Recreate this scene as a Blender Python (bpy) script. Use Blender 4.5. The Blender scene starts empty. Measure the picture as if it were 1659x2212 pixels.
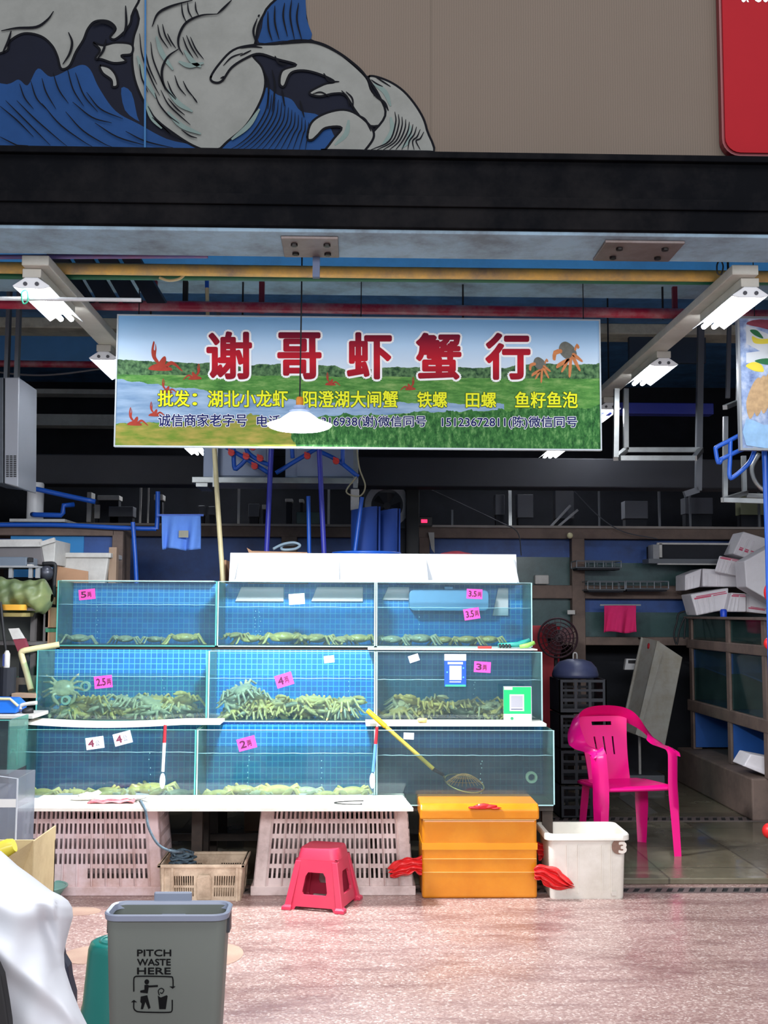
import bpy, bmesh, math, random
from mathutils import Vector, Matrix, Euler

random.seed(11)
S = bpy.context.scene
COL = S.collection
PI = math.pi
rad = math.radians

# ------------------------------------------------------------------ camera
PW, PH, FP = 1659.0, 2212.0, 2400.0
CAM_POS = Vector((0, 0, 1.55))
YAW, PITCH, ROLL = rad(-1.4), rad(5.1), rad(0.25)
cam_data = bpy.data.cameras.new('camera')
cam_data.sensor_fit = 'HORIZONTAL'
cam_data.sensor_width = 36.0
cam_data.lens = FP / PW * 36.0
cam_data.clip_start = 0.05
cam = bpy.data.objects.new('camera', cam_data)
COL.objects.link(cam)
RM = (Matrix.Rotation(YAW, 3, 'Z') @ Matrix.Rotation(PI / 2 + PITCH, 3, 'X') @ Matrix.Rotation(ROLL, 3, 'Z'))
cam.matrix_world = Matrix.Translation(CAM_POS) @ RM.to_4x4()
S.camera = cam

# ------------------------------------------------------------------ exposure, world, large lights
S.view_settings.view_transform = 'Standard'
S.view_settings.look = 'None'
S.view_settings.gamma = 1.0
S.view_settings.use_curve_mapping = False
S.view_settings.exposure = 0.45
S.cycles.use_denoising = True
S.cycles.transparent_max_bounces = 40
S.cycles.max_bounces = 8
S.cycles.sample_clamp_indirect = 4.0
world = bpy.data.worlds.new('hall_air')
S.world = world
world.use_nodes = True
world.node_tree.nodes['Background'].inputs[0].default_value = (0.75, 0.85, 1.0, 1)
world.node_tree.nodes['Background'].inputs[1].default_value = 0.45


def area_light(name, loc, rot, sx, sy, power, col):
    d = bpy.data.lights.new(name, 'AREA')
    d.shape = 'RECTANGLE'
    d.size, d.size_y, d.energy, d.color = sx, sy, power, col
    o = bpy.data.objects.new(name, d)
    COL.objects.link(o)
    o.location = loc
    o.rotation_euler = rot
    return o


area_light('hall_skylight', (0.6, 1.6, 6.2), (rad(8), 0, 0), 8.0, 2.6, 230, (1.0, 0.95, 0.93))
area_light('sign_fill', (0.3, -3.0, 3.7), (rad(84), 0, 0), 7.0, 1.0, 300, (0.98, 0.98, 1.0))  # unseen area light added behind the camera to brighten the shop sign
LAMP_POWER = 110.0
TUBE_STRENGTH = 40.0


# ------------------------------------------------------------------ helpers
def ray(px, py):
    return RM @ Vector(((px - PW / 2) / FP, (PH / 2 - py) / FP, -1.0))


def at(px, py, Y):                       # the world point seen at a pixel, Y metres down the aisle
    d = ray(px, py)
    return CAM_POS + d * (Y / d.y)


def onz(px, py, z):                      # the world point seen at a pixel, at height z
    d = ray(px, py)
    return CAM_POS + d * ((z - CAM_POS.z) / d.z)


def X(px, Y, py=1320): return at(px, py, Y).x
def Z(py, Y, px=770): return at(px, py, Y).z


def lin(c):
    r = []
    for v in c:
        v = v / 255.0
        r.append(v / 12.92 if v <= 0.04045 else ((v + 0.055) / 1.055) ** 2.4)
    return tuple(r) + (1.0,)


MATS = {}


def nt_new(name):
    m = bpy.data.materials.new(name)
    m.use_nodes = True
    nt = m.node_tree
    nt.nodes.clear()
    out = nt.nodes.new('ShaderNodeOutputMaterial')
    return m, nt, out


def N(nt, typ, **kw):
    n = nt.nodes.new(typ)
    for k, v in kw.items():
        if k.startswith('i_'):
            n.inputs[int(k[2:])].default_value = v
        else:
            setattr(n, k, v)
    return n


def obj_coord(nt):
    return N(nt, 'ShaderNodeTexCoord').outputs['Object']


def noise(nt, scale, detail=3.0, vec=None, rough=0.55):
    n = N(nt, 'ShaderNodeTexNoise')
    n.inputs['Scale'].default_value = scale
    n.inputs['Detail'].default_value = detail
    n.inputs['Roughness'].default_value = rough
    nt.links.new(vec if vec is not None else obj_coord(nt), n.inputs['Vector'])
    return n.outputs['Fac']


def mixcol(nt, fac, a, b):
    n = N(nt, 'ShaderNodeMix', data_type='RGBA')
    for sock, v in ((n.inputs[0], fac), (n.inputs[6], a), (n.inputs[7], b)):
        if isinstance(v, (int, float)):
            sock.default_value = v
        elif isinstance(v, tuple):
            sock.default_value = v
        else:
            nt.links.new(v, sock)
    return n.outputs[2]


def ramp(nt, fac, stops):
    n = N(nt, 'ShaderNodeValToRGB')
    cr = n.color_ramp
    while len(cr.elements) < len(stops):
        cr.elements.new(0.5)
    for e, (p, c) in zip(cr.elements, stops):
        e.position = p
        e.color = c if len(c) == 4 else tuple(c) + (1,)
    nt.links.new(fac, n.inputs[0])
    return n.outputs[0]


def mathn(nt, op, a, b=0.0):
    n = N(nt, 'ShaderNodeMath', operation=op)
    for i, v in enumerate((a, b)):
        if isinstance(v, (int, float)):
            n.inputs[i].default_value = v
        else:
            nt.links.new(v, n.inputs[i])
    return n.outputs[0]


def pm(name, col, rough=0.5, metal=0.0, var=0.10, scale=9.0, bump=0.0, dirt=None, dirt_amt=0.5, dirt_scale=4.0, spec=0.5, trans=0.0):
    """procedural paint / plastic / metal: two tones of one colour broken up by noise, optional dirt blotches"""
    if name in MATS:
        return MATS[name]
    if name.endswith('_print'):
        spec = 0.08
    m, nt, out = nt_new(name)
    b = N(nt, 'ShaderNodeBsdfPrincipled')
    c = lin(col)
    lo = tuple(v * (1 - var) for v in c[:3]) + (1,)
    hi = tuple(min(1, v * (1 + var)) for v in c[:3]) + (1,)
    f = noise(nt, scale, 4)
    colr = mixcol(nt, f, lo, hi)
    if dirt is not None:
        g = ramp(nt, noise(nt, dirt_scale, 6, rough=0.7), [(0.42, (0, 0, 0)), (0.66, (dirt_amt,) * 3)])
        colr = mixcol(nt, g, colr, lin(dirt))
    nt.links.new(colr, b.inputs['Base Color'])
    b.inputs['Roughness'].default_value = rough
    b.inputs['Metallic'].default_value = metal
    b.inputs['Specular IOR Level'].default_value = spec
    if trans:
        b.inputs['Transmission Weight'].default_value = trans
    if bump:
        bn = N(nt, 'ShaderNodeBump')
        bn.inputs['Strength'].default_value = bump
        bn.inputs['Distance'].default_value = 0.01
        nt.links.new(noise(nt, scale * 4, 5), bn.inputs['Height'])
        nt.links.new(bn.outputs[0], b.inputs['Normal'])
    nt.links.new(b.outputs[0], out.inputs[0])
    MATS[name] = m
    return m


def emit(name, col, strength):
    if name in MATS:
        return MATS[name]
    m, nt, out = nt_new(name)
    e = N(nt, 'ShaderNodeEmission')
    e.inputs[0].default_value = lin(col)
    e.inputs[1].default_value = strength
    nt.links.new(e.outputs[0], out.inputs[0])
    MATS[name] = m
    return m


def clear(name, tint, haze=0.05, hazecol=(170, 200, 215), gloss=0.05, hscale=6.0, hlo=0.45, hhi=0.75, f0=0.04):
    """see-through sheet (glass, water, clear plastic): straight transmission, a facing-angle reflection and a dirty film"""
    if name in MATS:
        return MATS[name]
    m, nt, out = nt_new(name)
    t = N(nt, 'ShaderNodeBsdfTransparent')
    t.inputs[0].default_value = lin(tint)
    g = N(nt, 'ShaderNodeBsdfGlossy')
    g.inputs['Roughness'].default_value = gloss
    lw = N(nt, 'ShaderNodeLayerWeight')
    p = mathn(nt, 'POWER', lw.outputs['Facing'], 5.0)
    lw.inputs['Blend'].default_value = 0.5
    fac = mathn(nt, 'ADD', mathn(nt, 'MULTIPLY', p, 0.6), f0)
    mx = N(nt, 'ShaderNodeMixShader')
    nt.links.new(fac, mx.inputs[0])
    nt.links.new(t.outputs[0], mx.inputs[1])
    nt.links.new(g.outputs[0], mx.inputs[2])
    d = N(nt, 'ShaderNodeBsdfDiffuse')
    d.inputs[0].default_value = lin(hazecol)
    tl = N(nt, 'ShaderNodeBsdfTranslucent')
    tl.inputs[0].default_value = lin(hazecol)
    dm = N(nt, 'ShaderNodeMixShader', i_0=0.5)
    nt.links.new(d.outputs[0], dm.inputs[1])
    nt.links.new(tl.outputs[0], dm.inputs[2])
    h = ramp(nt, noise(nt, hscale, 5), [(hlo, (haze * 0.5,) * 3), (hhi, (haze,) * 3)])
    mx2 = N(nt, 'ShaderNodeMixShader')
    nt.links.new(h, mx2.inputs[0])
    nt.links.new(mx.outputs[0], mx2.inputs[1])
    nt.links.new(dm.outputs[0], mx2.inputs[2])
    nt.links.new(mx2.outputs[0], out.inputs[0])
    MATS[name] = m
    return m


def tile_mat(name, col, grout, size=0.035, line=0.0028, rough=0.3):
    if name in MATS:
        return MATS[name]
    m, nt, out = nt_new(name)
    b = N(nt, 'ShaderNodeBsdfPrincipled')
    sp = N(nt, 'ShaderNodeSeparateXYZ')
    nt.links.new(obj_coord(nt), sp.inputs[0])
    cm = N(nt, 'ShaderNodeCombineXYZ')
    nt.links.new(sp.outputs[0], cm.inputs[0])
    nt.links.new(mathn(nt, 'ADD', sp.outputs[2], sp.outputs[1]), cm.inputs[1])
    br = N(nt, 'ShaderNodeTexBrick', offset=0.0, squash=1.0)
    c = lin(col)
    br.inputs['Color1'].default_value = tuple(v * 0.86 for v in c[:3]) + (1,)
    br.inputs['Color2'].default_value = tuple(min(1, v * 1.12) for v in c[:3]) + (1,)
    br.inputs['Mortar'].default_value = lin(grout)
    br.inputs['Scale'].default_value = 1.0
    br.inputs['Mortar Size'].default_value = line
    br.inputs['Mortar Smooth'].default_value = 0.3
    br.inputs['Brick Width'].default_value = size
    br.inputs['Row Height'].default_value = size
    nt.links.new(cm.outputs[0], br.inputs['Vector'])
    g = ramp(nt, noise(nt, 3.0, 5), [(0.4, (0, 0, 0)), (0.75, (0.45,) * 3)])
    nt.links.new(mixcol(nt, g, br.outputs['Color'], tuple(v * 0.7 for v in c[:3]) + (1,)), b.inputs['Base Color'])
    b.inputs['Roughness'].default_value = rough
    nt.links.new(b.outputs[0], out.inputs[0])
    MATS[name] = m
    return m


def smooth_closed(pts, n=6):
    r = []
    L = len(pts)
    for i in range(L):
        p0, p1, p2, p3 = (Vector(pts[(i + k - 1) % L]) for k in range(4))
        for j in range(n):
            t = j / n
            r.append(0.5 * ((2 * p1) + (p2 - p0) * t + (2 * p0 - 5 * p1 + 4 * p2 - p3) * t * t + (3 * p1 - p0 - 3 * p2 + p3) * t ** 3))
    return r


def smooth_open(pts, n=6):
    P = [Vector(p) for p in pts]
    P = [P[0] * 2 - P[1]] + P + [P[-1] * 2 - P[-2]]
    r = []
    for i in range(1, len(P) - 2):
        p0, p1, p2, p3 = P[i - 1:i + 3]
        for j in range(n):
            t = j / n
            r.append(0.5 * ((2 * p1) + (p2 - p0) * t + (2 * p0 - 5 * p1 + 4 * p2 - p3) * t * t + (3 * p1 - p0 - 3 * p2 + p3) * t ** 3))
    r.append(P[-2].copy())
    return r


def wloc(o):
    v = Vector((0, 0, 0))
    while o is not None:
        v += o.location
        o = o.parent
    return v


class MB:
    def __init__(self):
        self.bm = bmesh.new()

    def box(self, x0, x1, y0, y1, z0, z1, taper=None):
        v = []
        for z in (z0, z1):
            s = 1.0 if (taper is None or z == z1) else taper
            cx, cy = (x0 + x1) / 2, (y0 + y1) / 2
            for x, y in ((x0, y0), (x1, y0), (x1, y1), (x0, y1)):
                v.append(self.bm.verts.new((cx + (x - cx) * s, cy + (y - cy) * s, z)))
        self.last = v
        for f in ((3, 2, 1, 0), (4, 5, 6, 7), (0, 1, 5, 4), (1, 2, 6, 5), (2, 3, 7, 6), (3, 0, 4, 7)):
            self.bm.faces.new([v[i] for i in f])
        return self

    def obox(self, c, sx, sy, sz, rot=(0, 0, 0)):          # oriented box about its centre
        M = Matrix.Translation(Vector(c)) @ Euler(rot).to_matrix().to_4x4()
        self.box(-sx / 2, sx / 2, -sy / 2, sy / 2, -sz / 2, sz / 2)
        for v in self.last:
            v.co = M @ v.co
        return self

    def beam(self, a, b, w, h):                            # square bar from a to b
        a, b = Vector(a), Vector(b)
        d = b - a
        q = d.to_track_quat('Z', 'Y').to_matrix().to_4x4()
        M = Matrix.Translation((a + b) / 2) @ q
        self.box(-w / 2, w / 2, -h / 2, h / 2, -d.length / 2, d.length / 2)
        for v in self.last:
            v.co = M @ v.co
        return self

    def tube(self, pts, r, n=8, closed=False):
        pts = [Vector(p) for p in pts]
        L = len(pts)
        rs = r if isinstance(r, (list, tuple)) else [r] * L
        rings = []
        up = None
        for i, p in enumerate(pts):
            if closed:
                t = pts[(i + 1) % L] - pts[i - 1]
            else:
                t = pts[min(i + 1, L - 1)] - pts[max(i - 1, 0)]
            if t.length < 1e-9:
                t = Vector((0, 0, 1))
            t.normalize()
            if up is None:
                up = Vector((0, 0, 1)) if abs(t.z) < 0.9 else Vector((1, 0, 0))
            side = t.cross(up)
            if side.length < 1e-6:
                side = t.orthogonal()
            side.normalize()
            up = side.cross(t).normalized()
            rings.append([self.bm.verts.new(p + (side * math.cos(2 * PI * k / n) + up * math.sin(2 * PI * k / n)) * rs[i]) for k in range(n)])
        for i in range(L if closed else L - 1):
            a, b = rings[i], rings[(i + 1) % L]
            for k in range(n):
                self.bm.faces.new((a[k], a[(k + 1) % n], b[(k + 1) % n], b[k]))
        if not closed:
            self.bm.faces.new(rings[0][::-1])
            self.bm.faces.new(rings[-1])
        return self

    def lathe(self, prof, c=(0, 0, 0), n=24, M=None, cap=True):
        c = Vector(c)
        rings = []
        for r, z in prof:
            ring = []
            for k in range(n):
                p = Vector((r * math.cos(2 * PI * k / n), r * math.sin(2 * PI * k / n), z))
                if M is not None:
                    p = M @ p
                ring.append(self.bm.verts.new(c + p))
            rings.append(ring)
        for a, b in zip(rings, rings[1:]):
            for k in range(n):
                self.bm.faces.new((a[k], a[(k + 1) % n], b[(k + 1) % n], b[k]))
        if cap:
            self.bm.faces.new(rings[0][::-1])
            self.bm.faces.new(rings[-1])
        return self

    def prism(self, pts, ext):                             # polygon (3-D points) pushed along ext
        ext = Vector(ext)
        a = [self.bm.verts.new(Vector(p)) for p in pts]
        b = [self.bm.verts.new(Vector(p) + ext) for p in pts]
        n = len(a)
        self.bm.faces.new(a)
        self.bm.faces.new(b[::-1])
        for i in range(n):
            self.bm.faces.new((a[i], b[i], b[(i + 1) % n], a[(i + 1) % n]))
        return self

    def strip(self, pts, ws, nrm, ext):                    # flat brush stroke of varying width
        P = [Vector(p) for p in pts]
        nrm = Vector(nrm)
        Lf, Rt = [], []
        for i, p in enumerate(P):
            t = (P[min(i + 1, len(P) - 1)] - P[max(i - 1, 0)]).normalized()
            s = t.cross(nrm).normalized()
            w = ws[i] if isinstance(ws, (list, tuple)) else ws
            Lf.append(p + s * w / 2)
            Rt.append(p - s * w / 2)
        for i in range(len(P) - 1):
            self.prism([Lf[i], Lf[i + 1], Rt[i + 1], Rt[i]], ext)
        return self

    def grid(self, fn, nu, nv, thick=0.0, closed_u=False):
        V = [[self.bm.verts.new(fn(i / nu, j / nv)) for j in range(nv + 1)] for i in range(nu + (0 if closed_u else 1))]
        n = len(V)
        for i in range(nu):
            for j in range(nv):
                a, b = V[i], V[(i + 1) % n]
                self.bm.faces.new((a[j], b[j], b[j + 1], a[j + 1]))
        if thick:
            self.bm.normal_update()
            g = bmesh.ops.solidify(self.bm, geom=list(self.bm.faces), thickness=thick)
        return self

    def blob(self, c, sx, sy, sz, seg=16, rings=10, M=None, amp=0.0, seed=0):
        r = random.Random(seed)
        vs = bmesh.ops.create_uvsphere(self.bm, u_segments=seg, v_segments=rings, radius=1.0)['verts']
        ph = [r.uniform(0, 6.28) for _ in range(6)]
        for v in vs:
            p = v.co
            k = 1 + amp * (math.sin(3 * p.x + ph[0]) * math.sin(4 * p.z + ph[1]) + 0.6 * math.sin(7 * p.y + 5 * p.x + ph[2]))
            q = Vector((p.x * sx * k, p.y * sy * k, p.z * sz * k))
            if M is not None:
                q = M @ q
            v.co = Vector(c) + q
        return self

    def xf(self, M):
        bmesh.ops.transform(self.bm, matrix=M, verts=list(self.bm.verts))
        return self

    def build(self, name, mat, parent=None, bevel=0.0, seg=2, smooth=False, auto=None, origin=None, doubles=False):
        bm = self.bm
        if doubles:
            bmesh.ops.remove_doubles(bm, verts=list(bm.verts), dist=1e-5)
        bmesh.ops.recalc_face_normals(bm, faces=list(bm.faces))
        if bevel:
            es = [e for e in bm.edges if len(e.link_faces) == 2 and e.calc_face_angle(0) > 0.6]
            bmesh.ops.bevel(bm, geom=es, offset=bevel, segments=seg, profile=0.5, affect='EDGES', clamp_overlap=True)
        if parent is not None:
            o0 = wloc(parent)
        elif origin is not None:
            o0 = Vector(origin)
        else:
            xs = [v.co for v in bm.verts]
            mn = Vector([min(v[i] for v in xs) for i in range(3)])
            mx = Vector([max(v[i] for v in xs) for i in range(3)])
            o0 = Vector(((mn.x + mx.x) / 2, (mn.y + mx.y) / 2, mn.z))
        for v in bm.verts:
            v.co -= o0
        me = bpy.data.meshes.new(name)
        bm.to_mesh(me)
        bm.free()
        if smooth:
            for p in me.polygons:
                p.use_smooth = True
            if auto is not None:
                me.set_sharp_from_angle(angle=rad(auto))
        me.materials.append(mat)
        o = bpy.data.objects.new(name, me)
        COL.objects.link(o)
        if parent is not None:
            o.parent = parent
        else:
            o.location = o0
        return o


def tag(o, label, cat, group=None, kind=None):
    o['label'] = label
    o['category'] = cat
    if group:
        o['group'] = group
    if kind:
        o['kind'] = kind
    return o


def thing(name, label, cat, loc=(0, 0, 0), group=None):
    o = bpy.data.objects.new(name, None)
    o.empty_display_size = 0.1
    COL.objects.link(o)
    o.location = loc
    return tag(o, label, cat, group)


def structure(o):
    o['kind'] = 'structure'
    return o


def kids(o):
    return [c for c in bpy.data.objects if c.parent == o]


def dup(root, loc=None, rot=None, label=None, group=None):
    def cp(o, par):
        c = o.copy()
        COL.objects.link(c)
        c.parent = par
        for k in kids(o):
            if k != c:
                cp(k, c)
        return c
    r = cp(root, None)
    if loc is not None:
        r.location = loc
    if rot is not None:
        r.rotation_euler = rot
    if label:
        r['label'] = label
    if group:
        r['group'] = group
    return r


def text_mesh(body):
    cu = bpy.data.curves.new('lettering', 'FONT')
    cu.body = body
    cu.resolution_u = 3
    o = bpy.data.objects.new('lettering', cu)
    COL.objects.link(o)
    dg = bpy.context.evaluated_depsgraph_get()
    dg.update()
    me = bpy.data.meshes.new_from_object(o.evaluated_get(dg))
    bpy.data.objects.remove(o)
    bpy.data.curves.remove(cu)
    return me


def letters(mb, body, p0, p1, p2, bold=0.0, grow=0.0, lift=0.0):
    """set a line of text into the rectangle p0 (bottom left), p1 (bottom right), p2 (top left); bold and grow thicken the strokes (metres)"""
    me = text_mesh(body)
    xs = [v.co.x for v in me.vertices]
    ys = [v.co.y for v in me.vertices]
    x0, x1, y0, y1 = min(xs), max(xs), min(ys), max(ys)
    p0, p1, p2 = Vector(p0), Vector(p1), Vector(p2)
    u, w = p1 - p0, p2 - p0
    nrm = u.cross(w).normalized()
    un, wn = u.normalized(), w.normalized()
    p0, u, w = p0 + (un + wn) * bold, u - un * 2 * bold, w - wn * 2 * bold
    shifts = [Vector((0, 0, 0))]
    rr_ = bold + grow
    if rr_:
        for k in range(12):
            a = 2 * PI * k / 12
            shifts.append((un * math.cos(a) + wn * math.sin(a)) * rr_)
    for kk, d in enumerate(shifts):
        vs = [mb.bm.verts.new(p0 + d + nrm * (kk * 3e-5) + u * ((v.co.x - x0) / (x1 - x0)) + w * ((v.co.y - y0) / (y1 - y0)) + nrm * lift) for v in me.vertices]
        for f in me.polygons:
            try:
                mb.bm.faces.new([vs[i] for i in f.vertices])
            except ValueError:
                pass
    bpy.data.meshes.remove(me)
    return mb


def rect(px0, py0, px1, py1, Y):         # bottom left, bottom right, top left of a picture rectangle standing at depth Y
    return at(px0, py1, Y), at(px1, py1, Y), at(px0, py0, Y)
# ================================================================== SETTING
def floor_mat():
    m, nt, out = nt_new('pink_terrazzo')
    b = N(nt, 'ShaderNodeBsdfPrincipled')
    oc = obj_coord(nt)
    v = N(nt, 'ShaderNodeTexVoronoi')
    v.inputs['Scale'].default_value = 120
    nt.links.new(oc, v.inputs['Vector'])
    sp = N(nt, 'ShaderNodeSeparateColor')
    nt.links.new(v.outputs['Color'], sp.inputs[0])
    chips = ramp(nt, sp.outputs[0], [(0.0, lin((140, 112, 106))), (0.4, lin((158, 130, 123))), (0.8, lin((174, 149, 141))), (1.0, lin((206, 190, 182)))])
    mp = N(nt, 'ShaderNodeMapping')
    mp.inputs['Scale'].default_value = (0.9, 4.0, 1)
    nt.links.new(oc, mp.inputs[0])
    st = noise(nt, 2.2, 8, mp.outputs[0], 0.7)
    stain = ramp(nt, st, [(0.36, (0.75,) * 3), (0.52, (0.12,) * 3), (0.7, (0, 0, 0))])
    c = mixcol(nt, stain, chips, lin((110, 78, 76)))
    n2 = ramp(nt, noise(nt, 9.0, 6, mp.outputs[0], 0.75), [(0.62, (0, 0, 0)), (0.7, (0.5,) * 3)])
    c = mixcol(nt, n2, c, lin((92, 66, 62)))
    nt.links.new(c, b.inputs['Base Color'])
    rr = ramp(nt, noise(nt, 1.6, 4), [(0.35, (0.16,) * 3), (0.65, (0.5,) * 3)])
    nt.links.new(rr, b.inputs['Roughness'])
    b.inputs['Specular IOR Level'].default_value = 0.6
    bn = N(nt, 'ShaderNodeBump')
    bn.inputs['Strength'].default_value = 0.25
    bn.inputs['Distance'].default_value = 0.006
    nt.links.new(noise(nt, 60, 3), bn.inputs['Height'])
    nt.links.new(bn.outputs[0], b.inputs['Normal'])
    nt.links.new(b.outputs[0], out.inputs[0])
    return m


def slab_mat():
    m, nt, out = nt_new('wet_stall_slabs')
    b = N(nt, 'ShaderNodeBsdfPrincipled')
    oc = obj_coord(nt)
    br = N(nt, 'ShaderNodeTexBrick', offset=0.0, squash=1.0)
    br.inputs['Color1'].default_value = lin((96, 92, 80))
    br.inputs['Color2'].default_value = lin((120, 113, 94))
    br.inputs['Mortar'].default_value = lin((72, 68, 60))
    br.inputs['Scale'].default_value = 1.0
    br.inputs['Mortar Size'].default_value = 0.006
    br.inputs['Brick Width'].default_value = 0.6
    br.inputs['Row Height'].default_value = 0.6
    nt.links.new(oc, br.inputs['Vector'])
    g = ramp(nt, noise(nt, 3.0, 7, rough=0.7), [(0.35, (0, 0, 0)), (0.7, (0.7,) * 3)])
    nt.links.new(mixcol(nt, g, br.outputs['Color'], lin((70, 62, 50))), b.inputs['Base Color'])
    rr = ramp(nt, noise(nt, 2.5, 4), [(0.4, (0.08,) * 3), (0.7, (0.4,) * 3)])
    nt.links.new(rr, b.inputs['Roughness'])
    nt.links.new(b.outputs[0], out.inputs[0])
    return m


FLOOR_M, SLAB_M = floor_mat(), slab_mat()
structure(MB().box(-6, 6, -3.5, 13, -0.12, 0.0).build('floor', FLOOR_M))
STEP_Y = onz(1500, 1897, 0.035).y
PZ = 0.035
structure(MB().box(-6, 6, STEP_Y, 13, 0.0, PZ).build('trim_1', SLAB_M, bevel=0.006))
TAN_M = pm('tan_floor_inlay', (178, 152, 134), 0.35, var=0.15, scale=30, dirt=(140, 100, 92), dirt_amt=0.5)
for k, (px0, px1, py0, py1) in enumerate(((130, 206, 1960, 1978), (150, 240, 2044, 2082), (440, 514, 2040, 2085))):
    c = onz((px0 + px1) / 2, (py0 + py1) / 2, 0)
    rx = abs(onz(px1, (py0 + py1) / 2, 0).x - c.x)
    ry = abs(onz(px0, py0, 0).y - c.y)
    structure(MB().lathe([(1, 0.0), (1, 0.002)], n=32, M=Matrix.Diagonal((rx * 1.3, ry, 1)), c=(c.x, c.y, 0)).build('trim_%d' % (k + 2), TAN_M))

GREY_RENDER = pm('stained_concrete', (150, 180, 200), 0.8, var=0.12, scale=5, bump=0.2, dirt=(86, 84, 84), dirt_amt=0.7, dirt_scale=2.5)
DARK_STEEL = pm('soot_black_steel', (11, 12, 15), 0.8, 0.0, spec=0.02, var=0.25, scale=6, bump=0.1, dirt=(34, 32, 32), dirt_amt=0.35, dirt_scale=3.0)
BLUE_WALL = pm('blue_wall_paint', (78, 176, 250), 0.6, var=0.08, scale=3, dirt=(60, 120, 170), dirt_amt=0.3)
DEEP_BLUE = pm('deep_blue_paint', (84, 140, 196), 0.6, var=0.15, scale=3, dirt=(40, 70, 104), dirt_amt=0.6)
CREAM_PAINT = pm('grey_cream_paint', (222, 222, 200), 0.6, var=0.08, scale=4, dirt=(110, 108, 92), dirt_amt=0.5)
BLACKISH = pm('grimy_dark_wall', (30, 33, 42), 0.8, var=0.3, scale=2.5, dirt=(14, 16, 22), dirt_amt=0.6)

# hall shell behind the shop front
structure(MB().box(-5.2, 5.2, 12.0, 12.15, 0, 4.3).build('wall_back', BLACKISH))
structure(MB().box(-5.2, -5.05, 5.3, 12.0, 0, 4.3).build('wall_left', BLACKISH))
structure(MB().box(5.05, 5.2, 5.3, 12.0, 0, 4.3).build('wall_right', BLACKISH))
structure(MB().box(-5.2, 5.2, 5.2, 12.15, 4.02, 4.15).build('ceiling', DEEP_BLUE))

# fascia wall with the mural, sitting on the black shop front beam
WY = 4.95
zb = Z(328, WY)
def fascia_mat():
    m, nt, out = nt_new('beige_fabric_board')
    b = N(nt, 'ShaderNodeBsdfPrincipled')
    w = N(nt, 'ShaderNodeTexWave', wave_type='BANDS', bands_direction='X')
    w.inputs['Scale'].default_value = 28
    w.inputs['Distortion'].default_value = 1.5
    nt.links.new(obj_coord(nt), w.inputs['Vector'])
    c = mixcol(nt, w.outputs['Fac'], lin((80, 70, 61)), lin((88, 77, 67)))
    g = ramp(nt, noise(nt, 1.6, 5), [(0.4, (0, 0, 0)), (0.8, (0.4,) * 3)])
    nt.links.new(mixcol(nt, g, c, lin((78, 67, 57))), b.inputs['Base Color'])
    b.inputs['Roughness'].default_value = 0.8
    nt.links.new(b.outputs[0], out.inputs[0])
    return m
structure(MB().box(-4.5, 4.5, WY, WY + 0.15, zb, 5.3).build('wall_front', fascia_mat()))
sx = X(931, WY, 160)
structure(MB().box(sx - 0.002, sx + 0.002, WY - 0.002, WY, zb, 5.3).build('trim_5', pm('board_joint', (80, 70, 60), 0.8)))

# black steel beam over the shop front: stepped face
bm_ = MB()
y0 = 4.86
z1, z2, z3, z4 = Z(330, y0), Z(425, y0), Z(448, y0), Z(492, y0)
bm_.box(-4.5, 4.5, y0, WY + 0.15, z2, z1)
bm_.box(-4.5, 4.5, y0 - 0.03, y0, z1 - 0.03, z1)
bm_.box(-4.5, 4.5, y0 - 0.025, y0 + 0.2, z3, z2)
bm_.box(-4.5, 4.5, y0 - 0.012, y0 + 0.2, z4, z3)
structure(bm_.build('beam_front', DARK_STEEL, bevel=0.004))
zc = z4 + 0.004
structure(MB().box(-4.5, 4.5, y0 + 0.02, 5.24, zc - 0.02, zc + 0.12).build('beam_underside', GREY_RENDER, bevel=0.006))

# bolted steel joint plates under the beam
PLATE = pm('bare_steel_plate', (132, 122, 120), 0.5, 0.5, var=0.15, scale=10, dirt=(90, 70, 60), dirt_amt=0.6)
BOLT = pm('dark_bolt', (40, 36, 36), 0.4, 0.6)
for px0, px1, lab in ((604, 731, 'bolted grey steel joint plate under the black beam, above the hanging lamp cord'),
                      (1322, 1476, 'bolted grey steel joint plate under the black beam, towards the right end')):
    a, b_ = onz(px0, 496, zc - 0.02), onz(px1, 524, zc - 0.02)
    t = thing('joint_plate', lab, 'steel plate', ((a.x + b_.x) / 2, (a.y + b_.y) / 2, zc - 0.035), 'joint plates under the beam')
    MB().box(a.x, b_.x, 4.93, 5.2, zc - 0.034, zc - 0.02).build('plate', PLATE, t, bevel=0.003)
    for i in (0.22, 0.8):
        for yy in (5.0, 5.13):
            MB().lathe([(0.016, zc - 0.046), (0.016, zc - 0.034)], c=(a.x + (b_.x - a.x) * i, yy, 0), n=6).build('bolt', BOLT, t)

# ------------------------------------------------------------------ ceiling beams behind the shop front
zA = Z(603, 6.5)
structure(MB().box(-5.05, 5.05, 6.5, 6.82, zA, 4.02).build('beam_blue', BLUE_WALL, bevel=0.01))
structure(MB().box(-5.05, 5.05, 6.505, 6.815, zA - .008, zA - .0005).build('beam_blue_lit_underside', GREY_RENDER))  # pale slab added in place of lamp light on the blue beam's underside
structure(MB().box(-5.05, 5.05, 9.3, 9.6, Z(715, 9.3), 4.02).build('beam_cream', CREAM_PAINT, bevel=0.01))
structure(MB().box(-5.05, X(240, 9.9), 9.9, 10.1, Z(786, 9.9), 4.02).build('beam_blue_rear', pm('mid_blue_paint', (96, 164, 224), 0.6, var=0.1), bevel=0.01))
structure(MB().box(-5.05, 5.05, 9.0, 9.25, Z(1050, 9.0), Z(986, 9.0)).build('lintel', pm('lintel_black', (22, 24, 32), 0.7, var=0.3), bevel=0.01))
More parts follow.
